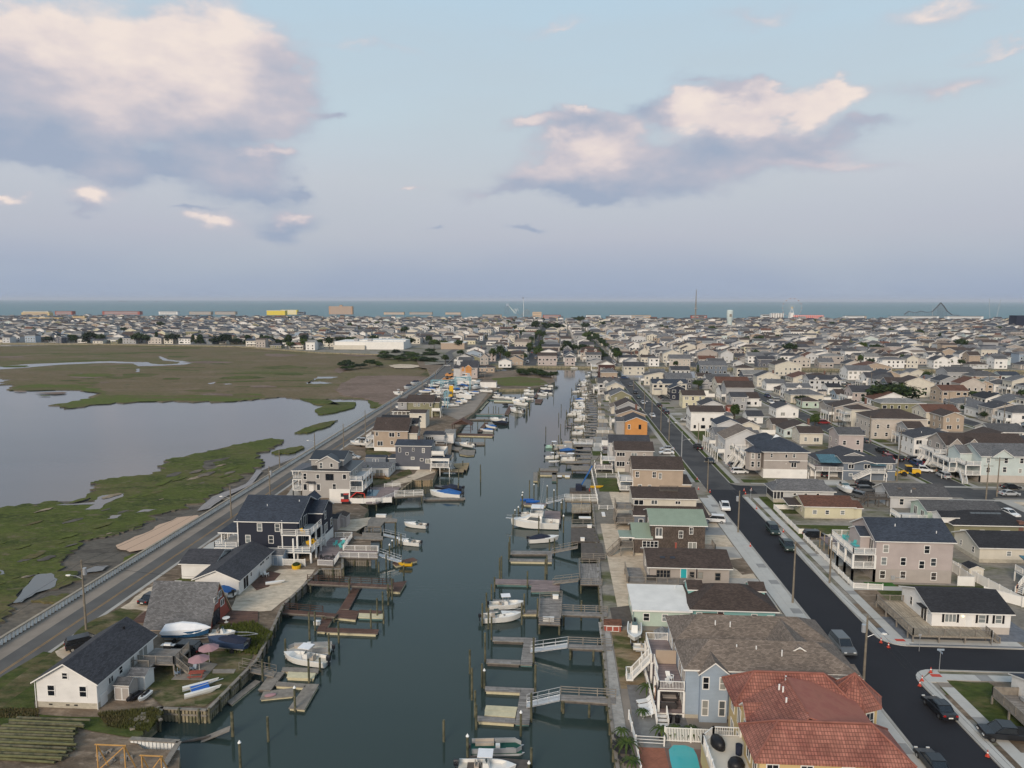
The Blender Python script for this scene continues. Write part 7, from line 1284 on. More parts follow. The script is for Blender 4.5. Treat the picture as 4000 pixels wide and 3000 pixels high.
# yards and decks between the right bulkhead and its row of houses
ry=random.Random(4);y=218;n_=0
while y<428:
 w=ry.uniform(6,10);x0=rbx(y)+.6;x1=21.5+ry.uniform(-1,1);k=ry.random()
 rect('back_yard',x0,x1,y,y+w-.3,G+.02,ry.choice(['sand','lawn','slab_old','lawn_dry','sand','deck_grey','concrete']))
 n_+=1;x1=max(x1,x0+3)
 if x1-x0<7.5:k=.52
 if k<.5:r_=thing('deck','%s deck behind the lagoon row, %s plot up the bank'%(ry.choice(['grey','brown','pale']),ordn(n_)),'deck',(x0+3,y+1,G),0,'decks behind the lagoon row');dm=ry.choice(['deck_grey','deck_mauve','deck_pale','deck_brown']);MB().box(0,6,0,w-2.5,.5,.62).build('deck_floor',dm,r_);q=MB();railing(q,(0,0,.62),(6,0,.62),style='bars');q.build('railing',dm,r_,uv=False);q=MB();railing(q,(0,0,.62),(0,w-2.5,.62),style='bars');q.build('railing','trim',r_,uv=False)
 if k>.5:fence('fence','fence between lagoon row yards, %s plot up the bank'%ordn(n_),[(x0,y),(x1-2,y)],1.2,ry.choice(['trim','wood_tan','wood_grey']),'rail','garden fences of the lagoon row')
 if k>.7:shed('small %s shed behind the lagoon row, %s plot up the bank'%(ry.choice(['white','grey']),ordn(n_)),x0+4,y+2,2.6,2.4,2.0,ry.choice(['white','grey','tan']),'grey',.6)
 y+=w
# ---------------------------------------------------------------- cars
c5=F(2400,1700,2.765);c6=F(2400,1400,2.765);c7=F(3100,1700,2.4578);c7b=F(3100,1400,2.4578);cZ=F(3000,2300,2.212)
for kind,px,hd,col,lb_ in((
 'pickup',c5(1190,790),-97,'white','white pickup truck driving towards the camera on the black street'),('suv',c5(1075,940),170,'white','white crossover parked on the slab apron behind the shingle house'),('van',c5(1710,1050),-92,'green','dark green work truck with ladder rack at the kerb'),
 ('pickup',c5(1860,1215),-94,'green','dark pickup truck parked nearer the camera of two at the kerb'),('sedan',cZ(1475,1060),92,'black','black sedan parked at the kerb by the grass corner lot'),('sedan',cZ(1420,1540),90,'black','black coupe cut by the bottom edge beside the red-roofed villa'),
 ('pickup',cZ(2090,1300),175,'black','dark pickup truck on the concrete driveway at the right edge'),('van',cZ(640,520),-88,'grey','dark blue van half hidden behind the brown duplex roof'),('suv',c5(1030,80),185,'silver','silver SUV parked on the driveway of the steep-roofed house'),('suv',c5(1215,75),5,'grey','dark brown SUV parked by the steep-roofed house'),
 ('pickup',c5(905,150),92,'black','black pickup at the kerb near the green lawn'),('sedan',c5(1035,295),-85,'black','black car parked at the kerb before the crossing'),('suv',c5(1320,350),5,'grey','grey SUV in the driveway under the beige duplex stairs'),('suv',c5(1355,415),5,'white','white SUV in the driveway under the beige duplex stairs'),('sedan',c5(560,205),180,'white','white sedan beside the beige house on the lagoon row'),('sedan',c5(565,165),180,'silver','silver sedan just behind the white one'),
 ('pickup',c7(850,170),90,'black','black pickup on the second street'),('suv',c7(995,240),95,'black','black SUV parked on the second street'),('pickup',c7(1215,350),-20,'white','white pickup beside the yellow loader'),('suv',c7(1170,255),0,'black','black SUV under the gabled duplex'),('suv',c7(1275,280),0,'red','dark red SUV under the gabled duplex'),
 ('suv',c7(690,490),0,'black','black SUV on the cross street, the furthest of three'),('suv',c7(700,545),0,'grey','dark SUV on the cross street, middle of three'),('suv',c7(655,610),-60,'grey','dark grey car beside the yellow rancher'),('sedan',c7(2085,515),5,'black','black sedan on the cross street at the right edge'),('sedan',c7(2070,580),5,'silver','silver sedan on the cross street at the right edge'),('sedan',c7(2070,770),-80,'white','white sedan on the third street near the olive roof'),
 ('suv',c7(210,990),0,'black','black four-by-four with blue roof load beside the fence'),('suv',c7(310,395),60,'black','black off-roader under the slate blue house deck'),('suv',c0_(735,500),40,'black','dark car behind the white cottage roof'),('suv',c0_(1590,560),175,'black','black SUV parked under the cottage deck'),('sedan',F(0,1700,2.212)(1320,1430),80,'black','black car beside the A-frame'),
 ('sedan',c6(410,630),-88,'white','white sedan driving down the older street'),('suv',c6(560,600),92,'black','black SUV, nearest of two at the kerb'),('suv',c6(535,575),92,'black','black SUV, second of two at the kerb'),('pickup',c6(485,525),92,'black','black pickup further up the older street'),('sedan',c6(310,490),-88,'silver','silver sedan parked on the lagoon side'),('sedan',c6(263,430),-88,'green','green sedan parked on the lagoon side'),('suv',c6(228,380),-88,'black','black SUV parked on the lagoon side'),('pickup',c6(172,300),-88,'grey','grey pickup parked on the lagoon side'),('suv',c6(108,220),0,'blue','blue car at the street end by the canal'),
 ('pickup',c6(800,680),170,'silver','silver pickup on the concrete lot'),('suv',c6(440,360),0,'black','black car in front of the charcoal house'),('sedan',c6(520,425),0,'black','black car, first of three under the gable house'),('sedan',c6(545,440),0,'black','black car, second of three under the gable house'),('sedan',c6(560,460),0,'grey','dark car, third of three under the gable house'),('pickup',c6(1910,410),0,'black','long black pickup by the cream cottage'),('suv',c6(1810,485),92,'green','dark car parked on the second street'),('suv',c6(1765,465),0,'silver','silver car parked beside the second street'),
 ('suv',c7b(290,630),0,'red','red car parked on the second street by the willow'),('sedan',c7b(500,240),0,'white','white pickup on the lot beyond the rust roofs'),('sedan',c7b(570,255),0,'silver','silver car beside the white pickup'),('suv',c7b(700,740),0,'blue','dark blue SUV under the cream stair porch'),('sedan',c7b(2030,285),0,'white','white car in front of the aqua house'),('pickup',c7b(2120,310),0,'red','red pickup in front of the aqua house'),
 ('sedan',cN(1235,225),175,'silver','silver car parked by the sea wall bend'),('sedan',cN(1480,90),60,'blue','blue car driving off along the far road'),('sedan',cN(1330,245),60,'silver','silver car by the unfinished house'),('sedan',cN(1320,270),60,'yellow','yellow car by the unfinished house'),('sedan',cM(1600,255),0,'silver','pale car behind the long white bungalow'),('suv',cN(330,1050),0,'silver','silver SUV beside the tan house')):
 car(kind,px,hd,col,lb_)
rc_=random.Random(5)
for k in range(0,9):
 n=0
 for y in range(190,1100,7):
  x=(39.1 if y<446 else-22+61.3)+61.2*(k-(0 if y<446 else 1))
  if 430<y<530 or rc_.random()>(.42 if y>300 else.25)or(k==0 and y<423)or not visible(x,y,1.0)or n>22:continue
  n+=1;s=rc_.choice([-1,1]);o=car(rc_.choice(['sedan','suv','suv','pickup']),None,90*s,rc_.choice(['black','white','silver','grey','grey','red','blue','gold']),'x',world=(x+3.65+s*2.5,y+rc_.uniform(0,1.5)))
  o['label']='%s parked along the %s street from the lagoon, %s from the near end'%('car',ordn(k+1),ordn(n))if y<446 else 'car parked beyond the cross canal, street number %s from the left, %s along it'%(ordn(k+1),ordn(n))
# loader, excavator, telehandler, crane barge
def mach(name,label,px,rz,boxes,cyls=(),fr=None,m='yellow_paint',z=G):
 x,y=P(*px,z);r=thing(name,label,name.replace('_',' '),(x,y,z),R(rz))
 for nm,mm_,bx in boxes:MB().box(*bx).build(nm,mm_,r,uv=False)
 for nm,mm_,a,b_,w in cyls:MB().beam(a,b_,w).build(nm,mm_,r,uv=False)
 return r
o=mach('wheel_loader','yellow wheel loader standing in the second street',c7(1110,390),170,[('engine_hood','yellow_paint',(-2.6,-.4,-.9,.9,.9,1.9)),('cab','glass',(-.4,1.0,-.75,.75,1.3,2.8)),('cab_roof','yellow_paint',(-.5,1.1,-.85,.85,2.8,2.95)),('front_frame','yellow_paint',(.4,2.2,-.6,.6,.7,1.3)),('bucket','yellow_paint',(3.2,4.0,-1.3,1.3,.1,.9))],[('lift_arm','yellow_paint',(1.2,.5,1.4),(3.4,.5,.6),.2),('lift_arm','yellow_paint',(1.2,-.5,1.4),(3.4,-.5,.6),.2)])
for x in(-1.8,1.5):
 for s in(-1,1):MB().cyl((x,s*.8,.65),(x,s*1.25,.65),.65,n=12).build('wheel','rubber',o,uv=False)
mach('excavator','small red excavator on the sand beside the greige house',cM(1530,735),10,[('cab_roof','red_paint',(-.6,.6,-.6,.6,2.2,2.3)),('cab','glass',(-.5,.5,-.5,.5,1.0,2.2)),('body','red_paint',(-1.2,.6,-.8,.8,.6,1.1)),('track','rubber',(-1,1,-.9,-.5,0,.6)),('track','rubber',(-1,1,.5,.9,0,.6))],[('boom','red_paint',(.5,0,1.0),(2.4,0,2.6),.22),('stick','red_paint',(2.4,0,2.6),(4.2,0,2.2),.18),('stick','red_paint',(4.2,0,2.2),(4.4,0,.8),.18)])
for i,(p,lb_)in enumerate(((cK(690,100),'orange telehandler by the road near the unfinished house'),(cK(640,185),'orange forklift nearer the marina hardstand'))):o=mach('telehandler',lb_,p,0+20*i,[('body','wall_osb',(-2,2,-.9,.9,.7,1.8)),('cab','glass',(-.5,.8,-.9,-.1,1.8,2.7)),('counterweight','wall_osb',(-2.6,-2,-.8,.8,.7,1.9))],[('boom','flat_osb',(-2,.4,2.2),(4,.4,2.0),.4)]);[MB().cyl((x,s*.8,.5),(x,s*1.1,.5),.5,n=10).build('wheel','rubber',o,uv=False)for x in(-1.4,1.4)for s in(-1,1)]
mach('lift_truck','yellow boat forklift among the stored boats',cK(710,470),90,[('body','yellow_paint',(-2,2,-1,1,.6,2.2)),('mast','yellow_paint',(2,2.3,-1,1,.2,6)),('cab','glass',(-.8,.8,-.7,.7,2.2,3.4)),('wheel','rubber',(-1.6,-.6,-1.2,1.2,0,1)),('wheel','rubber',(.8,1.8,-1.2,1.2,0,1))])
mach('crane_barge','work barge with a long blue crane boom',c4(1240,620),0,[('hull','wood_dark',(-1.5,9,-2.2,2.2,-.2,.7)),('cab','canvas_navy',(0,1.6,-.9,.9,.7,2.2)),('winch','black',(1.6,2.6,-.6,.6,.7,1.8)),('cargo','red_paint',(3.5,6,-1,1,.7,1.0))],[('boom','canvas_blue',(1.2,0,1.5),(4.2,0,7.2),.32),('boom_tip','wood_dark',(4.2,0,7.2),(6.4,0,10.4),.14)],z=0)
def portal(px,w,h,lb_,fr=cK):
 x,y=P(*fr(*px));r=thing('boat_lift_frame',lb_,'boat lift',(x,y,G));
 for a in(0,w):
  for d in(0,4):MB().box(a-.15,a+.15,d-.15,d+.15,0,h).build('leg','wall_teal',r,uv=False)
 for d in(0,4):MB().box(-.3,w+.3,d-.12,d+.12,h,h+.3).box(-.3,w+.3,d-.1,d+.1,h-1.2,h-1).build('crossbeam','wall_teal',r,uv=False)
portal((780,330),8,6.5,'blue steel travel lift frame over the stored yachts');portal((540,350),8,5.5,'blue steel boat rack left of the travel lift');portal((370,330),6,5,'pale blue steel rack by the road');portal((600,640),1.5,7,'narrow blue steel post frame near the covered boats')
# ---------------------------------------------------------------- poles and wires
PL=[pole((3373,2666),(3400,2404),'wooden utility pole with transformer and street lamp at the side street corner',lamp=1,tr=-1),pole((3096,2356),(3121,2114),'plain leaning utility pole beside the slab walk',0),pole((2883,2081),(2888,1917),'utility pole with grey transformer by the parked vans',tr=-1),pole((2763,1924),(2776,1794),'dark utility pole at the near-left street crossing',arm=1)]
PR=[pole((2662,1789),(2669,1686),'metal-grey lamp pole with arm over the older street',lamp=1,kind='alu'),pole((2613,1724),(2619,1624),'utility pole with transformer and lamp near the plywood house',lamp=1,tr=-1),pole((2581,1682),(2583,1588),'pale utility pole on the lagoon side'),pole((2546,1635),(2550,1545),'dark utility pole with lamp further on',lamp=-1),pole((2517,1597),(2521,1519),'tall utility pole near the row of gables'),pole((2475,1530),(2478,1472),'utility pole at the canal end of the street')]
PE=[pole((3240,2278),(3248,2111),'timber pole in front of the beige three-storey house'),pole((3098,1868),(3103,1778),'utility pole with lamp in front of the beige duplex',lamp=-1),pole((3503,1881),(3507,1777),'pole with transformer by the slate blue house',tr=-1),pole((3513,1799),(3517,1677),'tall pole on the second street',arm=1),pole((3395,1732),(3397,1624),'dark pole before the cream stair porch'),pole((3851,1952),(3861,1810),'leaning pole nearest the third street corner',arm=1),pole((3893,1940),(3903,1787),'taller pole with crossarm at the third street corner',arm=1),pole((2727,1738),(2731,1653),'thin pole beside the pale lawn corner'),pole((3128,1610),(3130,1560),'pole with transformer by the picket fences',tr=1),pole((3248,1662),(3250,1580),'pole in the back lots left of the big tree'),pole((3767,1605),(3769,1545),'pole in front of the tan houses',tr=1)]
LF=[pole((337,2460),(357,2188),'timber pole with lamp and transformer by the sea wall, nearest',lamp=-1,tr=1),pole((904,2021),(909,1899),'timber pole with lamp by the sea wall near the navy house',lamp=-1),pole((1055,1935),(1053,1821),'dark pole with transformer by the sea wall',tr=1),pole((1093,1837),(1097,1765),'thin dark pole behind the sea wall'),pole((1230,1765),(1230,1716),'short pole with lamp beyond the sea wall',lamp=-1),pole((1343,1762),(1351,1656),'leaning dark pole at the tan house driveway'),pole((1428,1701),(1436,1603),'brown pole on the lagoon side of the road'),pole((1528,1621),(1530,1567),'pole in front of the olive house'),pole((1650,1530),(1652,1480),'pole with white lamp at the marina',lamp=1),pole((1701,1484),(1703,1437),'pole at the sea wall bend'),pole((1761,1462),(1765,1419),'pole near the unfinished house')]
for nm,seq in(('right street',[(47.5-8,20,11.5)]+PL),('older street',[PL[3]]+PR),('second street',[PE[2],PE[3],PE[4]]),('sea wall road',[(-68,30,11)]+[LF[0],LF[1],LF[2],LF[5],LF[6],LF[7],LF[9]])):
 for i,(a,b_)in enumerate(zip(seq,seq[1:])):
  for j,off in enumerate(((0,0,-.35),(.25,0,-1.3))):wire(a,b_,'%s overhead wire of the %s, span %s'%('upper'if j==0 else 'lower',nm,ordn(i+1)),off)
wire(PL[2],(55,169,6),'service wire from the transformer pole to the hip-roofed cottage',sag=.4);wire(PL[0],(55,102,5),'service wire from the corner pole to the white ranch house',sag=.4);wire(LF[0],(-57,108,5),'service wire crossing to the white L-shaped rancher',sag=.4)
for k in range(1,9):
 for i,y in enumerate(range(200,420,38)):
  x=39.1+61*k+8.6
  if not visible(x,y)or k==1:continue
  o=thing('utility_pole','thin wooden pole on the %s street, %s beyond the crossing'%(ordn(k+1),ordn(i+1)),'utility pole',(x,y,G),0,'utility poles');link('shaft',cached('upole',lambda:MB().cyl((0,0,0),(0,0,9.8),.16,.1,7).box(-1,1,-.06,.06,9,9.12).mesh('shaft',['pole_wood'],uv=False)),o)
# ---------------------------------------------------------------- trees
for i,(x,y,w,hh,sh,lm,lb_)in enumerate([(940,490,500,230,'round','leaf_dark','very big dark green tree among the houses right of centre'),(700,480,110,110,'round','leaf_mid','lighter tree leaning out of the big dark one'),(205,640,90,100,'round','leaf_mid','small light green willow at the street edge'),(1740,400,150,80,'round','leaf_mid','round bushy tree behind the tan gable house'),(1650,530,110,80,'round','leaf_dark','dark shrub tree by the grey hip roof'),(1870,600,180,80,'round','leaf_dark','row of dark bushes before the white cottage'),(2030,620,120,60,'round','leaf_mid','green bush right of the dark bush row'),(680,240,60,60,'flat','leaf_dark','small flat-topped pine in a front lot'),(1275,205,90,70,'round','leaf_mid','round tree by the cream gable cottage'),(2190,390,90,80,'round','leaf_mid','tree cut by the right edge')]):
 px,py=c7b(x,y);(tx,ty)=P(px,py);wd_=w/2.4578/FPX*ty;tree(tx,ty,max(3,hh/2.4578/FPX*ty*1.15),wd_,sh,lm,lb_,i)
for i,(x,y,w,hh,sh,lm,lb_)in enumerate([(905,345,130,110,'round','leaf_mid','fresh green tree behind the gabled cottages'),(775,305,90,40,'round','leaf_mid','bush behind the charcoal house'),(350,280,110,60,'flat','leaf_dark','dense green hedge at the street bend'),(420,278,60,30,'round','leaf_mid','low bush beside the hedge'),(660,120,70,90,'round','leaf_dark','dark tree on the canal bank'),(900,190,50,100,'cone','leaf_dark','conical tree left of the slate Victorian'),(2160,760,130,130,'round','leaf_mid','light tree beside the second street'),(1750,320,90,40,'round','leaf_mid','bush by the small gable house')]):
 (tx,ty)=P(*c6(x,y));tree(tx,ty,max(2.5,hh/2.765/FPX*ty*1.1),w/2.765/FPX*ty,sh,lm,lb_,i+3)
cF=F(1600,1100,2.765)
for i,(x,y,w,hh)in enumerate([(900,860,90,150),(980,870,110,190),(1050,870,100,130),(1280,700,110,80),(1360,560,120,150),(1400,640,100,120),(1550,560,260,120),(1700,780,140,150),(1650,780,80,70),(1850,470,120,100),(1900,540,120,100),(1050,480,120,70),(490,520,140,60),(740,540,160,70),(380,480,110,60),(150,460,120,50),(590,480,120,60),(2080,500,110,70),(1700,660,90,50),(1030,600,150,80),(1390,450,100,60),(230,710,70,60),(1960,600,90,60),(1780,440,100,60),(1100,450,90,50)]):
 (tx,ty)=P(*cF(x,y));tree(tx,ty,max(4,hh/2.765/FPX*ty),w/2.765/FPX*ty,'round',rc_.choice(['leaf_dark','leaf_mid','leaf_dark']),'leafy tree in the middle distance beyond the lagoon, %s placed from the docks'%ordn(i+1),i)
cG=F(900,1100,2.765)
for i in range(46):     # scrub island and thicket on the meadow
 x=rc_.uniform(1180,2200);y=rc_.uniform(905,965)if x<1650 else rc_.uniform(760,880);(tx,ty)=P(*cG(x,y),.5);tree(tx,ty,rc_.uniform(2.5,6.5),rc_.uniform(6,13),rc_.choice(['round','flat']),rc_.choice(['leaf_dark','leaf_pine','leaf_mid']),'scrubby tree of the thicket on the meadow, %s from its left end'%ordn(i+1),i,z=.4,group='thicket on the meadow',trunk=.0)
for i in range(16):x=rc_.uniform(140,900);y=300+100*(x/900)**2+rc_.uniform(0,40);(tx,ty)=P(*cR(x,y+20));tree(tx,ty,rc_.uniform(2.5,5),rc_.uniform(5,9),'round','leaf_dark','bush on the green point in the lagoon, %s along it'%ordn(i+1),i,group='bushes on the point',trunk=0)
for i in range(34):x=-560+i*10.5+rc_.uniform(-4,4);tree(x,758-(x+560)*.08+rc_.uniform(-4,10),rc_.uniform(6,15),rc_.uniform(9,20),rc_.choice(['round','flat','cone','round']),rc_.choice(['leaf_pine','leaf_dark']),'dark evergreen behind the marsh, %s tree of the line'%ordn(i+1),i,group='tree line behind the marsh',z=.8,trunk=.0)
cntt=0
for i in range(900):
 y=200+rc_.random()**1.3*1350;x=rc_.uniform(-1200,1200)
 if not visible(x,y)or cntt>235:continue
 if y>446 and not inpoly(x,y,far_land):continue
 if y<521 and(x<50 or 433<y):continue
 if any(a[0]-2<x<a[1]+2 and a[2]-2<y<a[3]+2 for a in ok if abs(a[2]-y)<20)or any(a[0]-2<x<a[1]+2 and a[2]-2<y<a[3]+2 for a in OCC):continue
 if y<446 and any(s-3<x<s+10 for s in[39.1+61*k for k in range(12)]):continue
 cntt+=1;tree(x,y,rc_.uniform(4,9)+(4 if y>600 else 0),rc_.uniform(4,9)+(6 if y>600 else 0),'round',rc_.choice(['leaf_dark','leaf_mid','leaf_dark']),'broadleaf tree scattered among the town houses, %s by planting order'%ordn(cntt),i)
for i in range(44):
 k=i%4;x=(-24,-12,38,50)[k]+rc_.uniform(-2,2);y=560+(i//4)*42+rc_.uniform(-12,12);tree(x,y,rc_.uniform(7,10),rc_.uniform(6,11),'round',rc_.choice(['leaf_dark','leaf_mid']),'street tree on the avenues straight beyond the lagoon, %s from the water'%ordn(i+1),i,group='street trees beyond the lagoon')
# ---------------------------------------------------------------- back gardens: sheds, fences, pools between the rows
for k in range(0,4):
 for i in range(22):
  y=196+i*10.2+rc_.uniform(-2,2);x=39.1+61*k+rc_.uniform(28,38)
  if not visible(x,y)or any(a[0]-1.5<x<a[1]+1.5 and a[2]-1.5<y<a[3]+3 for a in OCC):continue
  q=rc_.random();lb_='in the back gardens of block %s, %s plot'%(['one','two','three','four'][k],ordn(i+1))
  if q<.5:shed('small %s shed %s'%(CN.get(w_:=rc_.choice(['white','beige','grey','barn','lgrey','tan']),w_),lb_),x,y,rc_.uniform(2.5,4),rc_.uniform(2.4,3.4),2.1,w_,rc_.choice(['grey','brown','charcoal','redbrown']),.8,rc_.choice(['gx','gy']))
  else:fence('fence','white vinyl fence %s'%lb_,[(x-5,y+5),(x-5,y),(x+5,y)],1.7,'trim','solid','white garden fences')
# ---------------------------------------------------------------- landmarks on the skyline
def far(px,py):return P(px,py)
x,y=far(2849,1290);r=thing('water_tower','pale turquoise hourglass-shaped water tower above the roofs','water tower',(x,y,G));s=y/FPX
prof=[(30,0),(24,30),(22,55),(23,75),(28,100),(30,120),(30,168),(27,175),(10,178),(.1,179)]
sc_=24*2/60*s*.48;hh=(1290-1212)*s/178
MB().loft([[(rr*s*.4*math.cos(i*math.pi/10),rr*s*.4*math.sin(i*math.pi/10),z*hh)for i in range(20)]for rr,z in prof]).build('tank','flat_aqua',r,uv=False,smooth=True);MB().box(-s*4,s*4,-s*12.2,-s*11.5,118*hh,142*hh).build('emblem','wood_grey',r,uv=False)
x,y=far(2716,1262);r=thing('radio_mast','tall thin observation mast with a round cabin against the sea','mast',(x,y,G));top=CAM_Z+(1168-1130)*y/FPX
MB().cyl((0,0,0),(0,0,top*.62),1.9,1.3,8).build('shaft','wood_grey',r,uv=False);MB().cyl((0,0,top*.62),(0,0,top),1.1,.6,6).build('antenna','wood_grey',r,uv=False);MB().cyl((0,0,top*.42),(0,0,top*.42+2.4),3.6,3.6,12).build('viewing_cabin','flat_grey',r,uv=False)
def slabb(name,label,pxl,pxr,pyb,pyt,wall,cat='hotel',d=14,rows=6,band=None,z=G,cols=0,roof=None):
 (x0,y0),(x1,_)=P(pxl,pyb),P(pxr,pyb);h=CAM_Z+(1170-pyt)*y0/FPX-z;h=max(h,4);r=thing(name,label,cat,((x0+x1)/2,y0,z));w=(x1-x0)/2;OCC.append((x0,x1,y0,y0+d));MB().box(-w,w,0,d,0,h).build('wall',wall,r,uv=False)
 if roof:MB().box(-w-.3,w+.3,-.3,d+.3,h,h+.6).build('roof',roof,r,uv=False)
 if rows:
  for k in range(rows):
   z0=h*(k+.25)/rows
   if cols:
    for c in range(cols):MB().box(-w+2*w*(c+.2)/cols,-w+2*w*(c+.8)/cols,-.15,.05,z0,z0+h/rows*.55).build('window',band or 'glass',r,uv=False)
   else:MB().box(-w*.88,w*.88,-.15,.05,z0,z0+h/rows*.5).build('balcony_row',band or 'glass',r,uv=False)
 return r,w,h
mk('brick_orange',(.42,.26,.16),.8,.05);mk('paint_yellowb',(.65,.5,.06),.7,.04)
r,w,h=slabb('hotel','orange brick hotel slab with dark balcony rows against the ocean',1285,1381,1228,1196,'brick_orange',rows=7,band='flat_taupe')
MB().box(-4,4,3,10,h,h+4).build('lift_tower','brick_orange',r,uv=False)
slabb('hall','bright yellow hall with white barrel roof near the beach',1042,1118,1231,1214,'paint_yellowb','hall',20,0,roof='roof_white');slabb('hotel','yellow hotel attached to the yellow hall',1096,1165,1229,1211,'paint_yellowb',rows=4,band='flat_white')
slabb('hotel','dark blue-grey building right of the yellow hotel',1160,1190,1231,1218,'flat_slate',rows=2)
slabb('hotel','red and white striped hotel block by the boardwalk',3099,3211,1257,1225,'red_paint',cols=16,rows=5,band='flat_white');slabb('hotel','white stair tower of the striped hotel',3087,3098,1257,1216,'flat_white',rows=0);slabb('hotel','white stepped hotel left of the striped one',3012,3058,1252,1218,'flat_white',cols=5,rows=6);slabb('hotel','lower white hotel with grey roof beside it',2975,3011,1249,1224,'flat_white',rows=3,roof='froof_grey')
slabb('hotel','long cream motel right of the water tower',2865,2960,1258,1238,'flat_cream',rows=3,band='flat_grey');slabb('hotel','teal-white motel wing in front of the stepped hotel',2968,3030,1261,1247,'flat_aqua',rows=1);slabb('hotel','red brick apartment block with green shrubs',3293,3460,1292,1268,'flat_barn',cols=9,rows=4,band='flat_taupe')
slabb('tower_block','dark blue and white tower block at the right edge',3968,4040,1292,1224,'canvas_navy',rows=0,d=20);slabb('tower_block','white upper panel of the blue tower',3972,3996,1262,1232,'flat_white',rows=0,d=3)
slabb('school','long school with bright blue roof in the middle distance',2508,2640,1302,1284,'flat_tan','school',30,0,roof='wall_teal');slabb('shop','bright red corner building among the roofs',2636,2652,1259,1242,'red_paint','shop',10,0)
for k,(a,b_)in enumerate(((1885,1960),(2120,2190),(2290,2345),(2382,2465),(2440,2540),(2700,2760),(3300,3370),(3310,3380),(3480,3560),(3560,3660),(3700,3830),(90,200),(215,290),(400,560),(620,700),(740,830),(840,925),(1500,1580),(1600,1690),(1740,1800))):slabb('motel','low beachfront motel, %s counted from the pier'%ordn(k+1),a,b_,1246 if a>1800 else 1229,1228 if a>1800 else 1219,rc_.choice(['flat_white','flat_cream','flat_tan','flat_lgrey','flat_peach','flat_barn']),'motel',16,2,'flat_grey',roof=rc_.choice(['froof_tan','froof_grey','froof_brown','froof_redbrown']))
for k in range(14):slabb('terrace_house','grey terraced apartment with dormer, %s of the long row'%ordn(k+1),3480+k*27,3504+k*27,1312+k*1.2,1290+k*1.2,'flat_grey','terraced house',12,2,'flat_taupe',roof='froof_mid')
for a,b_,c,t,wl,lb_ in((85,205,1243,1224,'flat_ochre','wide ochre brick school building on the left'),(115,240,1263,1245,'flat_ochre','nearer wing of the ochre school'),(285,335,1262,1240,'flat_ochre','small ochre tower beside the school'),(2080,2115,1238,1216,'flat_peach','peach-coloured block on the pier')):slabb('school'if 'school'in lb_ else 'building',lb_,a,b_,c,t,wl,'building',14,2,'flat_tan')
# big white store by the meadow
(x0,y0),(x1,_)=P(1307,1364),P(1582,1364);r=thing('store','long white flat-roofed store building beyond the marsh','store',((x0+x1)/2,y0,G));w=(x1-x0)/2
MB().box(-w,w,0,38,0,7.5).build('wall','render_white',r,uv=False);MB().box(-w*.4,w,10,40,7.5,8.5).build('roof_step','roof_white',r,uv=False);MB().box(-w,-w*.1,-3,0,0,4).build('loading_dock','flat_cream',r,uv=False);[MB().box(q,q+4,8,12,7.5,10).build('roof_unit','flat_grey',r,uv=False)for q in(-w*.5,-w*.1)]
(x0,y0),(x1,_)=P(1722,1364),P(1815,1364);r=thing('warehouse','low brick warehouse with pale roof by the meadow','warehouse',((x0+x1)/2,y0,G));w=(x1-x0)/2;MB().box(-w,w,0,26,0,6).build('wall','flat_tan',r,uv=False);MB().box(-w-.3,w+.3,-.3,26,6,6.4).build('roof','roof_white',r,uv=False)
# amusement rides
def ride(name,label,px,py,h):x,y=P(px,py);return thing(name,label,'amusement ride',(x,y,G)),y/FPX
r,s=ride('roller_coaster','dark timber roller coaster hill on the right pier',3640,1240,0)
prof=[(0,12),(15,24),(40,18),(60,25),(80,20),(100,22),(118,42),(130,58),(142,45),(155,25),(175,10),(200,8)]
b=MB()
for j,off in enumerate((0,5)):
 for(a,z),(c,z2)in zip(prof,prof[1:]):
  n=3
  for i in range(n):u0,u1=a+(c-a)*i/n,a+(c-a)*(i+1)/n;v0,v1=z+(z2-z)*i/n,z+(z2-z)*(i+1)/n;b.beam(((u0-100)*s,off*s,v0*s*.95),((u1-100)*s,off*s,v1*s*.95),1.3);b.beam(((u0-100)*s,off*s,0),((u0-100)*s,off*s,v0*s*.95),.35)
b.build('track','canvas_grey',r,uv=False)
r,s=ride('ferris_wheel','pale giant ferris wheel behind the white hotels',3092,1245,0);R0=36*s;cz=42*s;b=MB();n=28
for i in range(n):a,c=2*math.pi*i/n,2*math.pi*(i+1)/n;p,q=(R0*math.cos(a),0,cz+R0*math.sin(a)),(R0*math.cos(c),0,cz+R0*math.sin(c));b.beam(p,q,.35);b.beam((0,0,cz),p,.16)
b.build('wheel','flat_white',r,uv=False);MB().cyl((0,-1,cz),(0,1,cz),2.2,n=10).build('hub','wall_ochre',r,uv=False);[MB().beam((k*14*s,0,0),(0,0,cz),.8).build('leg','flat_white',r,uv=False)for k in(-1,1)];me=MB().box(-.8,.8,-.8,.8,-2,0).mesh('gondola',['flat_barn'],uv=False);[link('gondola',me,r,(R0*math.cos(a),0,cz+R0*math.sin(a)))for a in[k*.45 for k in range(14)]]
r,s=ride('slide_tower','blue-grey ride tower and slides on the middle pier',1985,1228,0);[MB().beam((k*s,0,0),(k*s*.6,0,40*s),1.2).build('leg','wall_slate',r,uv=False)for k in(-12,-4,4)];MB().box(-8*s,3*s,-2,6,32*s,42*s).build('tower_head','wall_blue',r,uv=False);[MB().beam((2*s,k,34*s),(26*s+k,k,3*s),1.4).build('chute','wall_aqua',r,uv=False)for k in(0,4)]
b=MB();[b.cyl((26*s+k*9*s+4*s*math.cos(a),3,12*s+10*s*math.sin(a)),(26*s+k*9*s+4*s*math.cos(a+.6),3,12*s+10*s*math.sin(a+.6)),.6,n=4)for k in(0,1)for a in[q*.6 for q in range(6)]];b.build('loop','flat_white',r,uv=False)
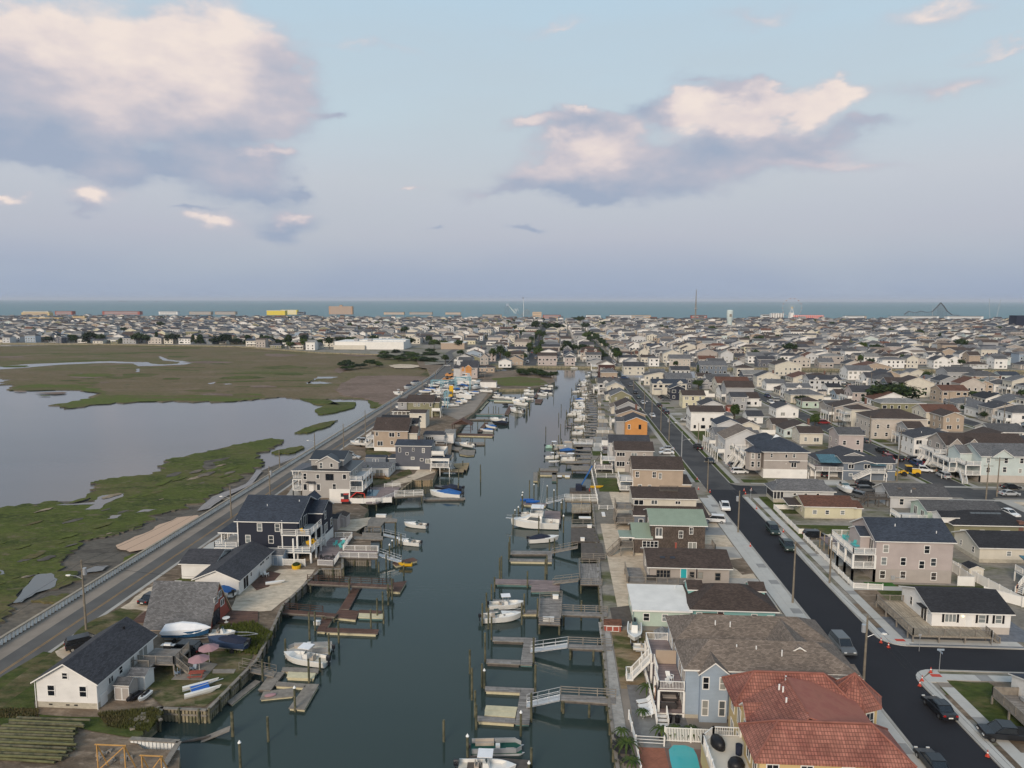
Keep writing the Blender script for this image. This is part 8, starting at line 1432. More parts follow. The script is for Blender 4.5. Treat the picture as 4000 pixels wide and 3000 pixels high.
r,s=ride('coaster','grey steel coaster scaffold right of the slide tower',2045,1232,0);b=MB();[b.beam((k*s,0,0),(k*s,0,(10+12*math.sin(k*.12))*s),.5)for k in range(-24,26,4)];[b.beam((k*s,0,(10+12*math.sin(k*.12))*s),((k+4)*s,0,(10+12*math.sin((k+4)*.12))*s),1.2)for k in range(-24,24,4)];[b.beam((k*s,5,0),(k*s,5,14*s),.5)for k in range(-10,26,5)];b.build('track','wood_grey',r,uv=False)
for px,tp,lb_,m_ in((2045,1166,'white flagpole with a flag on the middle pier','flat_white'),(3641,1190,'slim ride mast behind the coaster','alu'),(3866,1162,'left slingshot ride mast leaning slightly','alu'),(3893,1162,'right slingshot ride mast leaning outward','alu')):
 x,y=P(px,1240);h=CAM_Z+(1170-tp)*y/FPX;o=thing('mast',lb_,'mast',(x,y,G));MB().cyl((0,0,0),(-5 if 'left'in lb_ else(8 if 'right s'in lb_ else 0),0,h),.8,.45,6).build('shaft',m_,o,uv=False)
 if 'flag'in lb_:MB().box(-3,0,-.1,.1,h,h+2.4).build('flag','canvas_navy',o,uv=False)
for px,py,w,lb_ in((480,1173,34,'low dark barge on the horizon at left'),(613,1174,12,'tiny ship beside the barge on the horizon')):
 d=14000;x,y=P(px,py,0);k=d/y;x*=k;y=d;s=d/FPX;r=thing('ship',lb_,'ship',(x,y,0));MB().loft([[(u*w*s,v*12,z)for u,v in((-.5,-1),(.45,-1),(.5,0),(.45,1),(-.5,1))]for z in(-1,8)]).build('hull','flat_dgrey',r,uv=False);MB().box(-.45*w*s,-.3*w*s,-8,8,8,17).build('bridge','flat_grey',r,uv=False)
# ---------------------------------------------------------------- fences
fence('fence','white picket fence in front of the beige three-storey house',[(50.6,131),(50.4,117.8),(55,117.4)],1.0);fence('fence','tall white vinyl fence behind the beige three-storey house',[(68.5,120),(71.2,120),(71.2,131),(74,112)],1.7,style='solid');fence('fence','low white fence round the yellow rancher patio',[(55.4,163.5),(51.0,163.5),(50.8,146),(54,145.8)],1.1,style='solid');fence('fence','white fence beside the stone-beige duplex',[(69,193),(69.5,212),(73,212)],1.7,style='solid')
fence('fence','white picket fence between pool terrace and blue duplex',[(12.4,73.6),(18,73.5),(22.5,73.2)],1.7,style='picket');fence('fence','white railing along the bulkhead by the pool',[(8.9,77.5),(9.1,72.8),(9.2,55)],1.1,style='rail');fence('fence','short white railing in front of the picket fence',[(9.2,72.8),(12.2,72.7)],1.1,style='rail');fence('fence','white fence along the inlet beside the greige house',[(-53,161.5),(-45,161.5),(-38.5,163)],1.3,style='solid')
fence('fence','white picket fence beside the blue shed',[(-48.9,121.6),(-44.8,121.6)],1.3);fence('fence','long white fence at the right in front of the awning house',[(70.5,116),(76,110),(84,104.5)],1.6,style='solid');fence('fence','white railing of the green yard on the lagoon row',[(10.6,196),(10.5,165)],1.2,style='rail');fence('fence','cross rail of the green yard above the fenced pier',[(10.5,160.5),(14.5,160.3)],1.0,style='rail')
fence('fence','white fence behind the green yard',[(11.6,190.5),(17,190.3)],1.2,style='rail');fence('fence','unfinished white fence with debris next to the wooden deck frame',[(50.6,131.2),(50.8,143),(56,143)],1.0)
o=thing('deck','raised unfinished deck with bare posts left of the beige three-storey house','deck',(52.2,131.5,G));MB().box(0,3.4,0,7,1.8,2.0).build('deck_floor','deck_mauve',o);[MB().box(a-.08,a+.08,c-.08,c+.08,0,3.1).build('post','wood_tan',o,uv=False)for a in(.1,3.3)for c in(.1,2.4,4.7,6.9)]
# bulkhead ribs of the near left bank
def bulkhead(name,label,pts,z1=G+.25,m='bulkhead_wood',step=.42,cap='wood_grey',pil=True):
 r=thing(name,label,'bulkhead',(pts[0][0],pts[0][1],0));ox,oy=pts[0]
 pm=cached(('bhp',m,z1),lambda:MB().box(-.13,.13,-.05,.05,-1,z1-.15).mesh('sheet_plank',[m]));pl=cached(('bhq',z1),lambda:MB().cyl((0,0,-1.2),(0,0,z1+.1),.15,.14,8).mesh('pile',['pile']))
 for(ax_,ay),(bx,by)in zip(pts,pts[1:]):
  l=math.hypot(bx-ax_,by-ay);an=math.atan2(by-ay,bx-ax_);n=int(l/step);nx,ny=math.sin(an)*.1,-math.cos(an)*.1
  for i in range(n):f_=(i+.5)/n;link('sheet_plank',pm,r,(ax_+(bx-ax_)*f_-ox+nx,ay+(by-ay)*f_-oy+ny,0),an)
  if pil:
   for i in range(int(l/2.4)+1):f_=i*2.4/l;link('pile',pl,r,(ax_+(bx-ax_)*f_-ox+nx*3,ay+(by-ay)*f_-oy+ny*3,0))
  for zz,hh_,ww in((z1-.1,.12,.42),(z1-.8,.2,.16)):q=MB();q.beam((ax_-ox+nx*1.2,ay-oy+ny*1.2,zz),(bx-ox+nx*1.2,by-oy+ny*1.2,zz),ww,hh_);q.build('cap'if ww>.3 else 'waler',cap,r,uv=False)
bulkhead('bulkhead','old ribbed timber bulkhead around the white cottage yard',[LBW[6],LBW[7],LBW[8],LBW[9]]);bulkhead('bulkhead','timber bulkhead with posts along the sandy yards',[LBW[9],LBW[10],LBW[11]],m='wood_grey');bulkhead('bulkhead','grey timber bulkhead under the navy house deck',[LBW[11],LBW[12],LBW[13],LBW[14],LBW[15]],m='wood_grey')
bulkhead('bulkhead','new pale timber bulkhead by the charcoal house',[LBW[22],LBW[23],LBW[24],LBW[25]],m='bulkhead_new',cap='wood_tan',z1=G+.35);bulkhead('bulkhead','right-hand timber bulkhead under the boardwalk and piers',[(7.0,150),(7.0,60)][::-1]and[(8.4,124),(7.0,84),(7.0,60)][::-1][::-1],m='wood_grey');bulkhead('bulkhead','right-hand bulkhead beyond the dark platforms',[(9.8,180),(8.4,124)],m='wood_grey')
nb=[P(510,2900),P(700,2912),P(640,3010)];
r=thing('bulkhead','short new grey bulkhead corner with white sheet panels at the bottom','bulkhead',(*nb[0],0));
for a,b_ in zip(nb,nb[1:]):
 l=math.hypot(b_[0]-a[0],b_[1]-a[1]);an=math.atan2(b_[1]-a[1],b_[0]-a[0])
 for i in range(int(l/.42)):f_=(i+.5)/int(l/.42);link('sheet_panel',cached('nbp',lambda:MB().box(-.17,.17,-.06,.06,0,1.9).mesh('sheet_panel',['vinyl'])),r,(a[0]+(b_[0]-a[0])*f_-nb[0][0],a[1]+(b_[1]-a[1])*f_-nb[0][1],0),an)
 q=MB();q.beam((a[0]-nb[0][0],a[1]-nb[0][1],1.95),(b_[0]-nb[0][0],b_[1]-nb[0][1],1.95),.6,.12);q.build('cap','wood_grey',r,uv=False)
# timber piles stacked by the cottage, trestles, beams
mk('log_green',(.13,.13,.06),.85,.25,2)
for i in range(40):
 row=i%14;ly=i//14;(lx,lyy)=P(-70+rnd.uniform(-20,20),2815+row*11,G+.2);o=tag(link('log',cached(('log',i%2),lambda:MB().cyl((0,0,0),(8.6,0,0),.16,.12,9).mesh('log',[('pile','log_green')[i%2]])),None,(lx+rnd.uniform(-.4,.6)+(13-row)*.25,lyy,G+.2+ly*.26),rnd.uniform(-.04,.02)),'long round timber of the stacked log pile beside the white cottage','log','stacked timber logs');o.name='log'
def trestle(label,pts,z=G):
 x,y=P(*pts[0]);r=thing('trestle',label,'trestle',(x,y,z));return r
for lb_,(px,py),w_,hh_ in(('pale timber frame with diagonal brace on the dirt lot',(385,3015),2.9,3.0),('second timber frame with splayed legs nearer the inlet',(560,3060),2.0,3.0)):
 x,y=P(px,py);r=thing('timber_frame',lb_,'timber frame',(x,y,G));m_='wood_new'
 for k in(0,w_):MB().beam((k,0,0),(k,0,hh_),.1).build('upright',m_,r,uv=False);MB().beam((k+.5,.9,0),(k,0,hh_),.1).build('brace',m_,r,uv=False)
 MB().beam((-.2,0,hh_),(w_+.2,0,hh_),.1).build('top_rail',m_,r,uv=False);MB().beam((-.2,0,.15),(w_+.2,0,.15),.1).build('bottom_rail',m_,r,uv=False);MB().beam((0,0,.2),(w_,0,hh_-.1),.1).build('brace',m_,r,uv=False)
rb_=random.Random(3)
def rock(x,y,z,s,lb_,i,m='dirt_rock',grp='broken concrete and stones on the shore'):
 b=MB();vs=[(s*a*rb_.uniform(.7,1.1),s*c*rb_.uniform(.7,1.1),s*.5*d*rb_.uniform(.6,1.1))for a,c,d in((-1,-1,-1),(1,-1,-1),(1,1,-1),(-1,1,-1),(-.8,-.8,1),(.8,-.8,1),(.8,.8,1),(-.8,.8,1))];b.add(vs,[(0,3,2,1),(4,5,6,7),(0,1,5,4),(1,2,6,5),(2,3,7,6),(3,0,4,7)]);o=b.build('rock',m,None,(x,y,z),rb_.uniform(0,6),uv=False);tag(o,lb_,'rock',grp)
mk('dirt_rock',(.26,.22,.18),.95,.2,3)
for i in range(26):px,py=rb_.choice([(590,2790),(560,2830),(450,2960),(480,2940),(590,2810)]);x,y=P(px+rb_.uniform(-60,40),py+rb_.uniform(-25,25));rock(x,y,G+.1,rb_.uniform(.15,.45),'rough lump of broken concrete on the dirt shore by the cottage',i)
for i in range(50):f_=rb_.random();px,py=cN(620+230*f_+rb_.uniform(-15,15),1500-70*f_+rb_.uniform(-12,22));x,y=P(px,py,.8);rock(x,y,.8+rb_.uniform(0,.6),rb_.uniform(.3,.8),'pale riprap stone on the slope below the sand path',i,grp='riprap stones by the sand path')
# ---------------------------------------------------------------- garden and street things
mk('white_plastic',(.75,.75,.73),.5);mk('pot_black',(.02,.02,.02),.5);mk('wicker',(.05,.045,.045),.8)
def furn(kind,x,y,z,rz,label,m='white_plastic',grp=None):
 cat={'lounger':'lounger','chair':'chair','table':'table','sofa':'sofa','picnic':'picnic table','umbrella':'umbrella'}[kind];r=thing(kind if kind!='picnic'else 'picnic_table',label,cat,(x,y,z),R(rz),grp)
 def pt(nm,f,mm_=None):q=MB();f(q);q.build(nm,mm_ or m,r,uv=False)
 if kind=='lounger':pt('seat',lambda q:q.box(0,1.3,-.35,.35,.3,.37));pt('backrest',lambda q:q.beam((1.3,0,.34),(1.95,0,.8),.68,.06));[pt('leg',lambda q:q.box(a,a+.07,c-.03,c+.03,0,.3))for a in(.1,1.2)for c in(-.3,.3)]
 elif kind=='chair':pt('seat',lambda q:q.box(-.28,.28,-.28,.28,.4,.46));pt('backrest',lambda q:q.beam((.25,0,.45),(.42,0,1.1),.56,.05));pt('armrest',lambda q:q.box(-.3,.3,-.36,-.28,.62,.67));pt('armrest',lambda q:q.box(-.3,.3,.28,.36,.62,.67));[pt('leg',lambda q:q.box(a-.03,a+.03,c-.03,c+.03,0,.62))for a in(-.26,.26)for c in(-.3,.3)]
 elif kind=='table':pt('tabletop',lambda q:q.cyl((0,0,.7),(0,0,.75),.55,n=14));pt('pedestal',lambda q:q.cyl((0,0,0),(0,0,.7),.06,n=6));pt('base',lambda q:q.cyl((0,0,0),(0,0,.04),.3,n=10))
 elif kind=='sofa':pt('seat',lambda q:q.box(-.9,.9,-.4,.4,.15,.45));pt('backrest',lambda q:q.box(-.9,.9,.3,.45,.45,.85));pt('armrest',lambda q:q.box(-1.0,-.85,-.4,.4,.15,.65));pt('armrest',lambda q:q.box(.85,1.0,-.4,.4,.15,.65));pt('cushion',lambda q:q.box(-.8,.8,-.35,.3,.45,.55),'wall_taupe')
 elif kind=='picnic':pt('tabletop',lambda q:q.box(-.9,.9,-.38,.38,.7,.76));pt('bench',lambda q:q.box(-.9,.9,-.8,-.55,.42,.47));pt('bench',lambda q:q.box(-.9,.9,.55,.8,.42,.47));[pt('leg',lambda q:q.beam((a,-.7,0),(a,.1,.7),.07))or pt('leg',lambda q:q.beam((a,.7,0),(a,-.1,.7),.07))for a in(-.7,.7)]
 elif kind=='umbrella':pt('canopy',lambda q:q.cyl((0,0,2.1),(0,0,2.6),1.35,.03,8,caps=False));pt('pole',lambda q:q.cyl((0,0,0),(0,0,2.6),.03,n=6),'trim');pt('base',lambda q:q.cyl((0,0,0),(0,0,.1),.25,n=10),'rubber')
 return r
for i,(x,y)in enumerate(((1745,1000),(1760,1040),(1765,1075),(1775,1115))):q=P(*c3(x,y));furn('lounger',q[0],q[1],G+.02,20,'white sun lounger on the flagstones, %s from the far end'%ordn(i+1),grp='white loungers by the blue duplex')
for i,(x,y)in enumerate(((1700,1340),(1690,1395),(1690,1440),(1740,1525))):q=P(*c3(x,y));furn('lounger',q[0],q[1],G+.02,175,'dark grey sun lounger on the brick terrace, %s from the far end'%ordn(i+1),'wicker','dark loungers by the pool')
b=MB();q=[P(*c3(x,y),G+.05)for x,y in((2060,1350),(2160,1352),(2230,1380),(2262,1440),(2290,1560),(2300,1640),(2080,1640),(2050,1560),(2030,1480),(2018,1390))];b.prism(q,G+.02,G+.05);tag(b.build('swimming_pool','water_pool',uv=False),'turquoise swimming pool on the red patio','pool')
b=MB();cx_=sum(p[0]for p in q)/len(q);cy_=sum(p[1]for p in q)/len(q);b.prism([(cx_+(a-cx_)*1.07,cy_+(c-cy_)*1.05)for a,c in q],G+.0,G+.035);struct(b.build('pool_coping','slab_old',uv=False))
def palm(x,y,z,label,h=1.6,pot=True,grp='potted palms by the picket fence'):
 r=thing('potted_palm'if pot else 'palm',label,'plant',(x,y,z),0,grp)
 if pot:MB().cyl((0,0,0),(0,0,.45),.2,.26,10).build('pot','pot_black',r,uv=False)
 MB().cyl((0,0,.4),(0,0,h*.55),.06,.05,6).build('trunk','bark',r,uv=False)
 for k in range(11):
  a=k*.571+rb_.uniform(-.2,.2);b=MB();pts=[Vector((math.cos(a)*t*h*.6,math.sin(a)*t*h*.6,h*.55+h*.55*t-h*.7*t*t))for t in(0,.3,.6,.85,1.1)];sv=Vector((-math.sin(a),math.cos(a),0))
  for p,q_,w1,w2 in zip(pts,pts[1:],(.03,.11,.12,.08),(.11,.12,.08,.01)):b.add([tuple(p-sv*w1),tuple(p),tuple(q_),tuple(q_-sv*w2-Vector((0,0,.05))),tuple(p+sv*w1),tuple(q_+sv*w2-Vector((0,0,.05)))],[(0,1,2,3),(1,4,5,2)])
  b.build('frond','leaf_mid',r,uv=False)
for i,(x,y)in enumerate(((1945,1290),(2075,1285),(2215,1290))):q=P(*c3(x,y));palm(q[0],q[1],G+.03,'potted palm in front of the white picket fence, %s from the lagoon'%ordn(i+1),1.9)
for i,(x,y,hh_)in enumerate(((1655,1440,2.6),(1630,1380,1.4),(1700,1570,2.0),(1830,930,2.2),(1790,1110,1.4),(1610,1290,1.6))):q=P(*c3(x,y));palm(q[0],q[1],G+.02,['withered brown palm on the brick terrace','low spiky palm by the white railing','palm at the terrace edge by the bottom','dark yucca bush under the white stairs','dried palm among the white loungers','grassy pot plant at the railing corner'][i],hh_,False,None)
for i,(x,y,z)in enumerate(((1880,1090,0),(1830,900,0),(640,630,2.0),(650,680,2.0))):pass
for i,(x,y)in enumerate(((14.0,80.3),(13.7,79.2))):furn('chair',x,y,G+3.35,150+i*60,'white Adirondack chair on the upper balcony, %s'%('left'if i else 'right'))
furn('sofa',14.0,80.8,G+.6,0,'dark wicker sofa with grey cushions on the lower porch','wicker');furn('sofa',13.6,79.2,G+.6,180,'dark wicker ottoman seat nearer the porch rail','wicker');
for i,x in enumerate((13.5,14.4)):tag(MB().cyl((0,0,0),(0,0,.75),.28,.3,12).cyl((0,0,.75),(0,0,.85),.31,.2,12).build('grill','black',None,(x,77.3,G),uv=False),'black kettle smoker under the porch, %s of the pair'%('left'if i==0 else 'right'),'grill')
for i,(x,y)in enumerate(((1535,750),(1670,710))):q=P(*c0_(x,y));furn('chair',q[0],q[1],G,-60+i*40,'light blue plastic garden chair, %s'%('left of the grass patio'if i==0 else 'beside the pink umbrella'),'wall_blue')
q=P(*c0_(1700,765));furn('picnic',q[0],q[1],G,10,'dark red picnic table under the pink umbrella','flat_barn');q=P(*c0_(1725,740));furn('umbrella',q[0],q[1],G,0,'faded pink garden umbrella over the picnic table','pink_canvas');q=P(*c0_(1810,640));furn('umbrella',q[0],q[1],G,0,'second faded pink umbrella behind the first','pink_canvas')
q=P(*c0_(1955,295));furn('table',q[0],q[1],G+.1,0,'round white table on the dark red deck');q=P(*cM(605,1530));furn('chair',q[0],q[1],G+.1,-70,'white rocking chair on the brown deck, left');q=P(*cM(665,1530));furn('chair',q[0],q[1],G+.1,-110,'white rocking chair on the brown deck, right')
for i,(x,y,z)in enumerate(((-46.4,125.6,4.7),(-45.6,126.4,2.0),(-45.3,127.0,2.0),(-45.0,127.6,2.0))):furn('chair',x,y,G+z,200,'bright yellow chair on the navy house balcony, %s'%['upper level','lower, first','lower, second','lower, third'][i],'yellow_paint')
for i,(x,y,m_)in enumerate(((1480,1190,'teal_plastic'),(1410,1200,'teal_plastic'),(1530,1170,'white_plastic'),(1480,1230,'teal_plastic'),(1270,1350,'wicker'),(1380,1340,'wicker'))):q=P(*cM(x,y),1.85);furn('chair',q[0],q[1],1.87,i*60,'%s chair on the fenced deck, %s'%('green and white'if i<4 else 'dark',ordn(i+1)+' from the pier'),m_)
q=P(*cM(1495,1160),1.85);furn('table',q[0],q[1],1.87,0,'white patio table with closed blue umbrella');q=P(*cM(1320,1350),1.85);furn('table',q[0],q[1],1.87,0,'dark patio table near the deck corner','wicker')
for i,(x,y)in enumerate(((53,125),(52.6,127.5),(53.6,129))):furn('chair',x,y,G+4.9,120*i,'turquoise chair on the top balcony, %s from the front'%ordn(i+1),'teal_plastic')
furn('table',52.8,123.2,G+4.9,0,'turquoise table on the top balcony','teal_plastic')
for i,(px,z,w,l)in enumerate(((c0_(1455,540),1.5,.7,.5),)):x,y=P(*px,G+1.5);r=thing('barbecue','steel barbecue on the cottage deck','barbecue',(x,y,G+1.5));MB().box(-.5,.5,-.3,.3,.5,.9).build('cooker','black',r,uv=False);MB().box(-.9,.9,-.28,.28,.88,.93).build('shelf','alu',r,uv=False);MB().cyl((-.45,0,.93),(.45,0,.93),.27,n=10).build('hood','alu',r,uv=False)
for i,(x,y,c,zb)in enumerate(((1090,1010,'canvas',0),)):pass
# covered furniture on the villa terrace
for lb_,px,w,l in(('black covered curved sofa on the villa terrace',cZ(-740,1290),1.0,2.0),('black covered half-round table on the villa terrace',cZ(-310,1450),1.3,1.5)):
 x,y=(16.9,68.6)if 'sofa'in lb_ else(17.9,65.2);b=MB();b.loft([[(w*.62*k*math.cos(a),l*.5*k*math.sin(a),z)for a in[t*.524 for t in range(12)]]for k,z in((1,0),(1.03,.5),(.8,.85),(.1,.9))]);tag(b.build('covered_furniture','black',None,(x,y,G+3.02),.3,smooth=True,uv=False),lb_,'covered furniture')
tag(MB().cyl((0,0,0),(0,0,1.0),.32,.35,12).build('bin','canvas_navy',None,(18.7,67.4,G+3.02),uv=False),'dark blue bin against the villa wall','bin')
# cones, signs, bins, sheds
def cone(px,lb_,fr=cZ):
 x,y=P(*fr(*px));k='cone';r=thing('traffic_cone',lb_,'traffic cone',(x,y,G+.1),rnd.uniform(0,3),'traffic cones');link('base',cached('cb',lambda:MB().box(-.2,.2,-.2,.2,0,.05).mesh('base',['cone_red'],uv=False)),r);link('cone_body',cached('cc_',lambda:MB().cyl((0,0,.05),(0,0,.75),.15,.03,10).mesh('cone_body',['cone_red'],uv=False)),r);link('reflective_band',cached('cbd',lambda:MB().cyl((0,0,.38),(0,0,.52),.1,.075,10).mesh('reflective_band',['trim'],uv=False)),r)
for px,lb_ in(((975,470),'traffic cone at the far street corner, left one'),((1040,512),'traffic cone at the far street corner, right one'),((1405,730),'traffic cone on the near rounded corner by the sign'),((1330,800),'small traffic cone beside the red plate'),((1310,845),'traffic cone at the kerb of the near corner'),((1895,1455),'traffic cone on the kerb near the bottom right')):cone(px,lb_)
for px,lb_ in(((908,590),'traffic cone on the left corner of the far crossing'),((1032,620),'traffic cone beside the dark utility pole'),((1400,605),'traffic cone on the right corner of the far crossing'),((1478,600),'traffic cone by the cross street kerb'),((1415,640),'traffic cone on the new walk by the crossing'),((1535,800),'traffic cone on the walk beside the fence'),((1825,1050),'traffic cone by the dark pickup'),((1468,1205),'lone traffic cone on the slab walk by the lagoon row'),((893,480),'traffic cone before the crossing on the left')):cone(px,lb_,c5)
def sign(px,h,lb_,m='wall_blue',fr=cZ,w=.9):x,y=P(*fr(*px));r=thing('street_sign',lb_,'sign',(x,y,G));MB().cyl((0,0,0),(0,0,h),.035,n=6).build('post','alu',r,uv=False);MB().box(-w/2,w/2,-.015,.015,h-.25,h).build('sign_plate',m,r,uv=False);MB().box(-.015,.015,-w/2,w/2,h-.52,h-.28).build('sign_plate',m,r,uv=False)
sign((1478,720),3.2,'blue street name sign on a thin post at the near corner');sign((1305,540),2.5,'small sign post on the blue gravel strip','alu',w=.4);sign((1935,500),2.4,'white post at the gravel border','trim',w=.1);sign((1470,700),2.6,'thin sign post at the far crossing','alu',c5,.5)
for lb_,x,y,w,d,h,wl,rc,rf,dr in(('round-topped brown barn shed on the sand',-45.2,144,2.8,2.6,2.3,'rose','brown','gy','S'),('mauve shed with flat dark roof behind the navy house',-46.8,141.6,3.6,3.2,2.6,'rose','dark','gx','S'),('weathered wooden shack with a tilted roof beside the white cottage',-51.6,77.6,1.8,1.8,2.0,'taupe','mid','gx','S'),('white peeling garden shed behind the shack',-51.2,79.9,2.2,2.0,1.9,'white','grey','gx','S'),('cream shed with round black roof by the white fence',73.2,123,2.4,2.4,2.0,'cream','dark','gy','S'),('red-brown lidded hot tub box by the mint cottage',8.8,99.4,2.4,1.8,1.0,'barn','redbrown','gx','S'),('white gazebo box at the marina edge',-36.5,388,9,6,3,'white','tan','gx','S'),('small blue-trimmed shed roof behind the bungalow',-52,201,6,3,2.2,'slate','slate','gx','S')):shed(lb_,x,y,w,d,h,wl,rc,.5,rf,dr)
x,y=P(*cN(1390,940),1.0);r=thing('gazebo','brown timber gazebo with arched openings over the dock','gazebo',(x,y,1.0));[MB().box(a-.12,a+.12,c-.12,c+.12,0,3.0).build('post','deck_brown',r,uv=False)for a in(-3.4,3.4)for c in(0,5)];b=MB();gable_roof(b,-3.5,3.5,0,5,3.0,1.7,'gy',.4);b.build('roof',['deck_brown','deck_brown'],r);b=MB();b.add([(-3.5,-.02,3),(3.5,-.02,3),(0,-.02,4.6)],[(0,1,2)]);b.build('gable','deck_brown',r,uv=False);[MB().box(-3.5,3.5,c-.04,c+.04,.9,1.0).build('rail','deck_brown',r,uv=False)for c in(0,5)]
for i,(fr,px,z,lb_,m_,dm)in enumerate(((c3,(1040,85),1.8,'white dock box on the raised platform, far end','trim',(.9,.5)),(c3,(955,280),1.8,'white dock box on the raised platform, near left','trim',(.8,.45)),(c3,(1003,280),1.8,'white dock box on the raised platform, near right','trim',(.8,.45)),(cM,(1905,885),1.8,'white chest on the grey left-bank platform','trim',(2.2,.8)),(c4,(1340,895),1.7,'white hull cover lying on the boat-lift platform','trim',(2.6,1.2)),(cL,(750,310),.45,'white cabinet on the brown dock corner','trim',(.9,.6)),(c4,(1315,1140),1.75,'white cooler on the dark platform','trim',(.8,.6)),(c4,(1390,1000),1.75,'white framed bench on the dark platform','trim',(.9,.5)),(c4,(1540,860),G,'white board lying on the sand yard','trim',(.7,3.0)),(c5,(400,1560-0),G+1.3,'black covered furniture on the tan ranch deck','black',(1.6,.8)))):
 x,y=P(*fr(*px),z);w_,d_=dm;r=thing('dock_box'if m_=='trim'else 'covered_furniture',lb_,'box',(x,y,z));MB().box(-w_/2,w_/2,-d_/2,d_/2,.03,.55 if w_<2.4 and d_<2 else.15).build('body',m_,r,uv=False);MB().box(-w_/2-.03,w_/2+.03,-d_/2-.03,d_/2+.03,.55 if w_<2.4 and d_<2 else.15,.62 if w_<2.4 and d_<2 else.2).build('lid',m_,r,uv=False)
for i,(px,lb_)in enumerate((((720,715),'blue kayak on the float, upper'),((780,735),'blue kayak on the float, lower'),((1470,575),'yellow kayak leaning in the green yard'),((1010,300),'white dinghy hull by the old walkway'))):
 x,y=P(*c4(*px),.5 if i!=2 else G);b=MB();hull(b,3.4,.75,.35,.0,drop=.05,foam=.3);o=b.build('kayak',['blue_paint'if i<2 else('yellow_paint'if i==2 else 'hull_white')]*2,None,(x-1.7,y,(.72 if i!=2 else G+.25)),.05*i,uv=False);tag(o,lb_,'kayak')
q=P(*cM(750,1630));b=MB();hull(b,3.2,.8,.3,0,drop=.05,foam=.3);tag(b.build('paddle_board',['trim','trim'],None,(q[0]-1.5,q[1],G+.25),.4,uv=False),'white upturned dinghy on the sand yard','dinghy')
q=P(*cL(345,925),.3);b=MB();b.loft([[(k*.7*math.cos(a),k*.35*math.sin(a),z)for a in[t*.524 for t in range(12)]]for k,z in((1,.3),(1,.42),(.3,.5))]);tag(b.build('float_board','pink_canvas',None,(q[0],q[1],0.05),.4,uv=False),'faded pink board on the wrecked raft','board')
o=thing('wreck','sunken timber walkway tilting out of the water','wreck',(*P(*c0_(1900,1290),0),0));q=MB();q.beam((-2.4,-.6,-.2),(1.0,.5,.9),1.0,.1);q.build('planks','wood_grey',o,uv=False);q=MB();q.beam((-4.5,-1.2,-.1),(-1.0,-.2,.3),.3,.2);q.build('broken_beam','wood_dark',o,uv=False);pile(*c0_(2015,1275),h=3.0)
o=thing('flower_tub','barrel of yellow ropes beside the blue shed','tub',(*P(*cM(990,1440)),G));MB().cyl((0,0,0),(0,0,.7),.75,.85,12).build('tub','yellow_paint',o,uv=False);MB().ball((0,0,.8),.7,9,5,0,.5).build('plant','brush',o,uv=False)
for i,(px,fr,lb_)in enumerate((((1955,660),c3,'x'),)):pass
# brown decks on the sand
for lb_,qd,fr,m_ in(('dark red plank deck beside the A-frame',[(1830,300),(1960,190),(2230,200),(2230,320)],c0_,'deck_brown'),('dark red deck strip left of the A-frame',[(1140,290),(1290,175),(1310,185),(1285,300)],c0_,'deck_brown'),('brown deck with rocking chairs behind the white rancher',[(480,1600),(690,1470),(820,1500),(690,1640),(560,1680)],cM,'deck_brown'),('grey plank patio under the pink umbrellas',[(1480,790),(1650,620),(1880,655),(1750,795)],c0_,'wood_grey'),('short grey plank path to the bulkhead',[(1840,700),(2040,700),(2020,735),(1835,735)],c0_,'wood_grey'),('dark deck beside the mint cottage',[(1510,170),(1680,150),(1740,330),(1540,320)],c3,'wood_dark')):
 p0=P(*fr(*qd[0]));o=thing('low_deck',lb_,'deck',(*p0,G));MB().prism([(a-p0[0],c-p0[1])for a,c in[P(*fr(*t))for t in qd]],0,.12).build('deck_floor',m_,o)
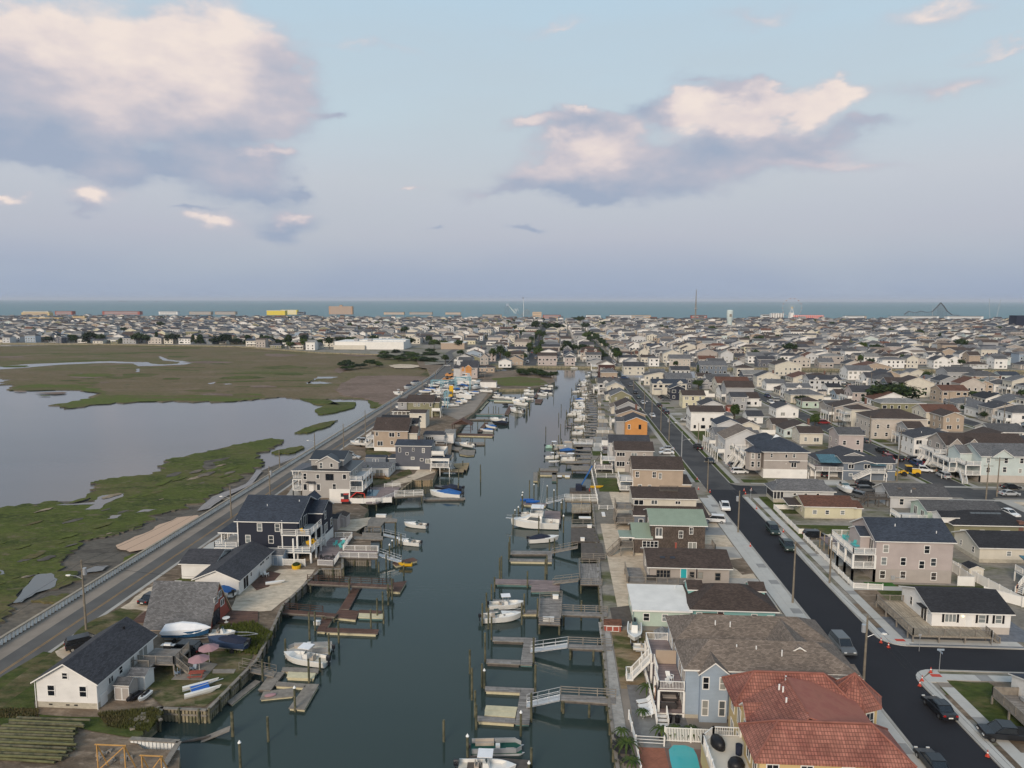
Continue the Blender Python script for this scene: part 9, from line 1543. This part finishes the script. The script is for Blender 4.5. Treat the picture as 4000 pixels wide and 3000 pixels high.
# a person on the porch
def person(x,y,z,rz,label,top='trim',legs_=(.45,.3,.25)):
 J=[(0,0,.92),(0,0,1.15),(0,0,1.38),(0,0,1.5),(0,.01,1.6),(0,0,1.72),(.19,0,1.36),(.25,.02,1.1),(.24,.12,.88),(-.19,0,1.36),(-.26,.0,1.1),(-.25,.1,.86),(.1,0,.85),(.11,.02,.47),(.11,-.02,.08),(.12,.14,.04),(-.1,0,.85),(-.11,.04,.47),(-.11,0,.08),(-.12,.16,.04)]
 E=[(0,1),(1,2),(2,3),(3,4),(4,5),(2,6),(6,7),(7,8),(2,9),(9,10),(10,11),(0,12),(12,13),(13,14),(14,15),(0,16),(16,17),(17,18),(18,19)]
 rad=[.14,.13,.15,.06,.09,.08,.07,.05,.04,.07,.05,.04,.1,.07,.05,.045,.1,.07,.05,.045]
 r=thing('person',label,'person',(x,y,z),R(rz));me=bpy.data.meshes.new('body');me.from_pydata(J,E,[]);o=link('body',me,r);o.modifiers.new('s','SKIN')
 for v,q in zip(me.skin_vertices[0].data,rad):v.radius=(q,q)
 me.skin_vertices[0].data[0].use_root=True;me.materials.append(mat('skin'));o.modifiers.new('d','SUBSURF').levels=1
 MB().loft([[(w*math.cos(a),d*math.sin(a),zz)for a in[t*.785 for t in range(8)]]for w,d,zz in((.2,.16,.9),(.2,.16,1.1),(.23,.16,1.38),(.1,.1,1.47))]).build('shirt',top,r,smooth=True,uv=False);MB().loft([[(s*.1+w*math.cos(a),w*math.sin(a),zz)for a in[t*.785 for t in range(8)]]for s in(1,)for w,zz in((.09,.5),(.12,.9))]).loft([[(-.1+w*math.cos(a),w*math.sin(a),zz)for a in[t*.785 for t in range(8)]]for w,zz in((.09,.5),(.12,.9))]).build('shorts','canvas_tan',r,uv=False);MB().ball((0,-.02,1.69),.105,10,6).build('hair','wood_dark',r,uv=False,smooth=True)
mk('skin',(.45,.26,.18),.6);person(12.3,80.9,G+.6,100,'person in a white shirt standing on the lower porch of the blue duplex')
person(76.6,117.5,G,30,'person in dark clothes in the yard behind the white fence','canvas_navy')
# catch-all: grass tufts on the rough ground (nobody could count them)
gb=MB();rg=random.Random(8)
def tufts(pts,n,s=.25,z=G):
 w=[P(*p,z)for p in pts];xs=[p[0]for p in w];ys=[p[1]for p in w]
 for i in range(n):
  x,y=rg.uniform(min(xs),max(xs)),rg.uniform(min(ys),max(ys))
  if not inpoly(x,y,w):continue
  for k in range(3):a=rg.uniform(0,6.28);h=s*rg.uniform(.6,1.5);c,d=math.cos(a)*.06,math.sin(a)*.06;gb.add([(x-c,y-d,z),(x+c,y+d,z),(x+d*2,y-c*2,z+h)],[(0,1,2)])
tufts([(380,2790),(600,2770),(640,2790),(580,2860),(420,2840)],3500,.35);tufts([(860,2450),(990,2430),(1070,2480),(1000,2560),(880,2550)],3500,.45);tufts([(-20,2770),(150,2770),(150,2800),(-20,2810)],800,.25)
stuff(gb.build('grass_tufts','marsh_edge',uv=False))
# ---------------------------------------------------------------- air
hm_=bpy.data.materials.new('haze');hm_.use_nodes=True;t=hm_.node_tree;t.nodes.clear();pv_=N(t,'VolumePrincipled');pv_.inputs['Color'].default_value=(.82,.88,1,1);pv_.inputs['Density'].default_value=.00005;ou=N(t,'OutputMaterial');L(t,pv_.outputs[0],ou.inputs['Volume'])
me=MB().box(-S-500,S+500,-S*.1,S+500,-4,110).mesh('haze',[hm_],uv=False);tag(link('haze',me),'thin evening haze over the whole town',None,kind='stuff')
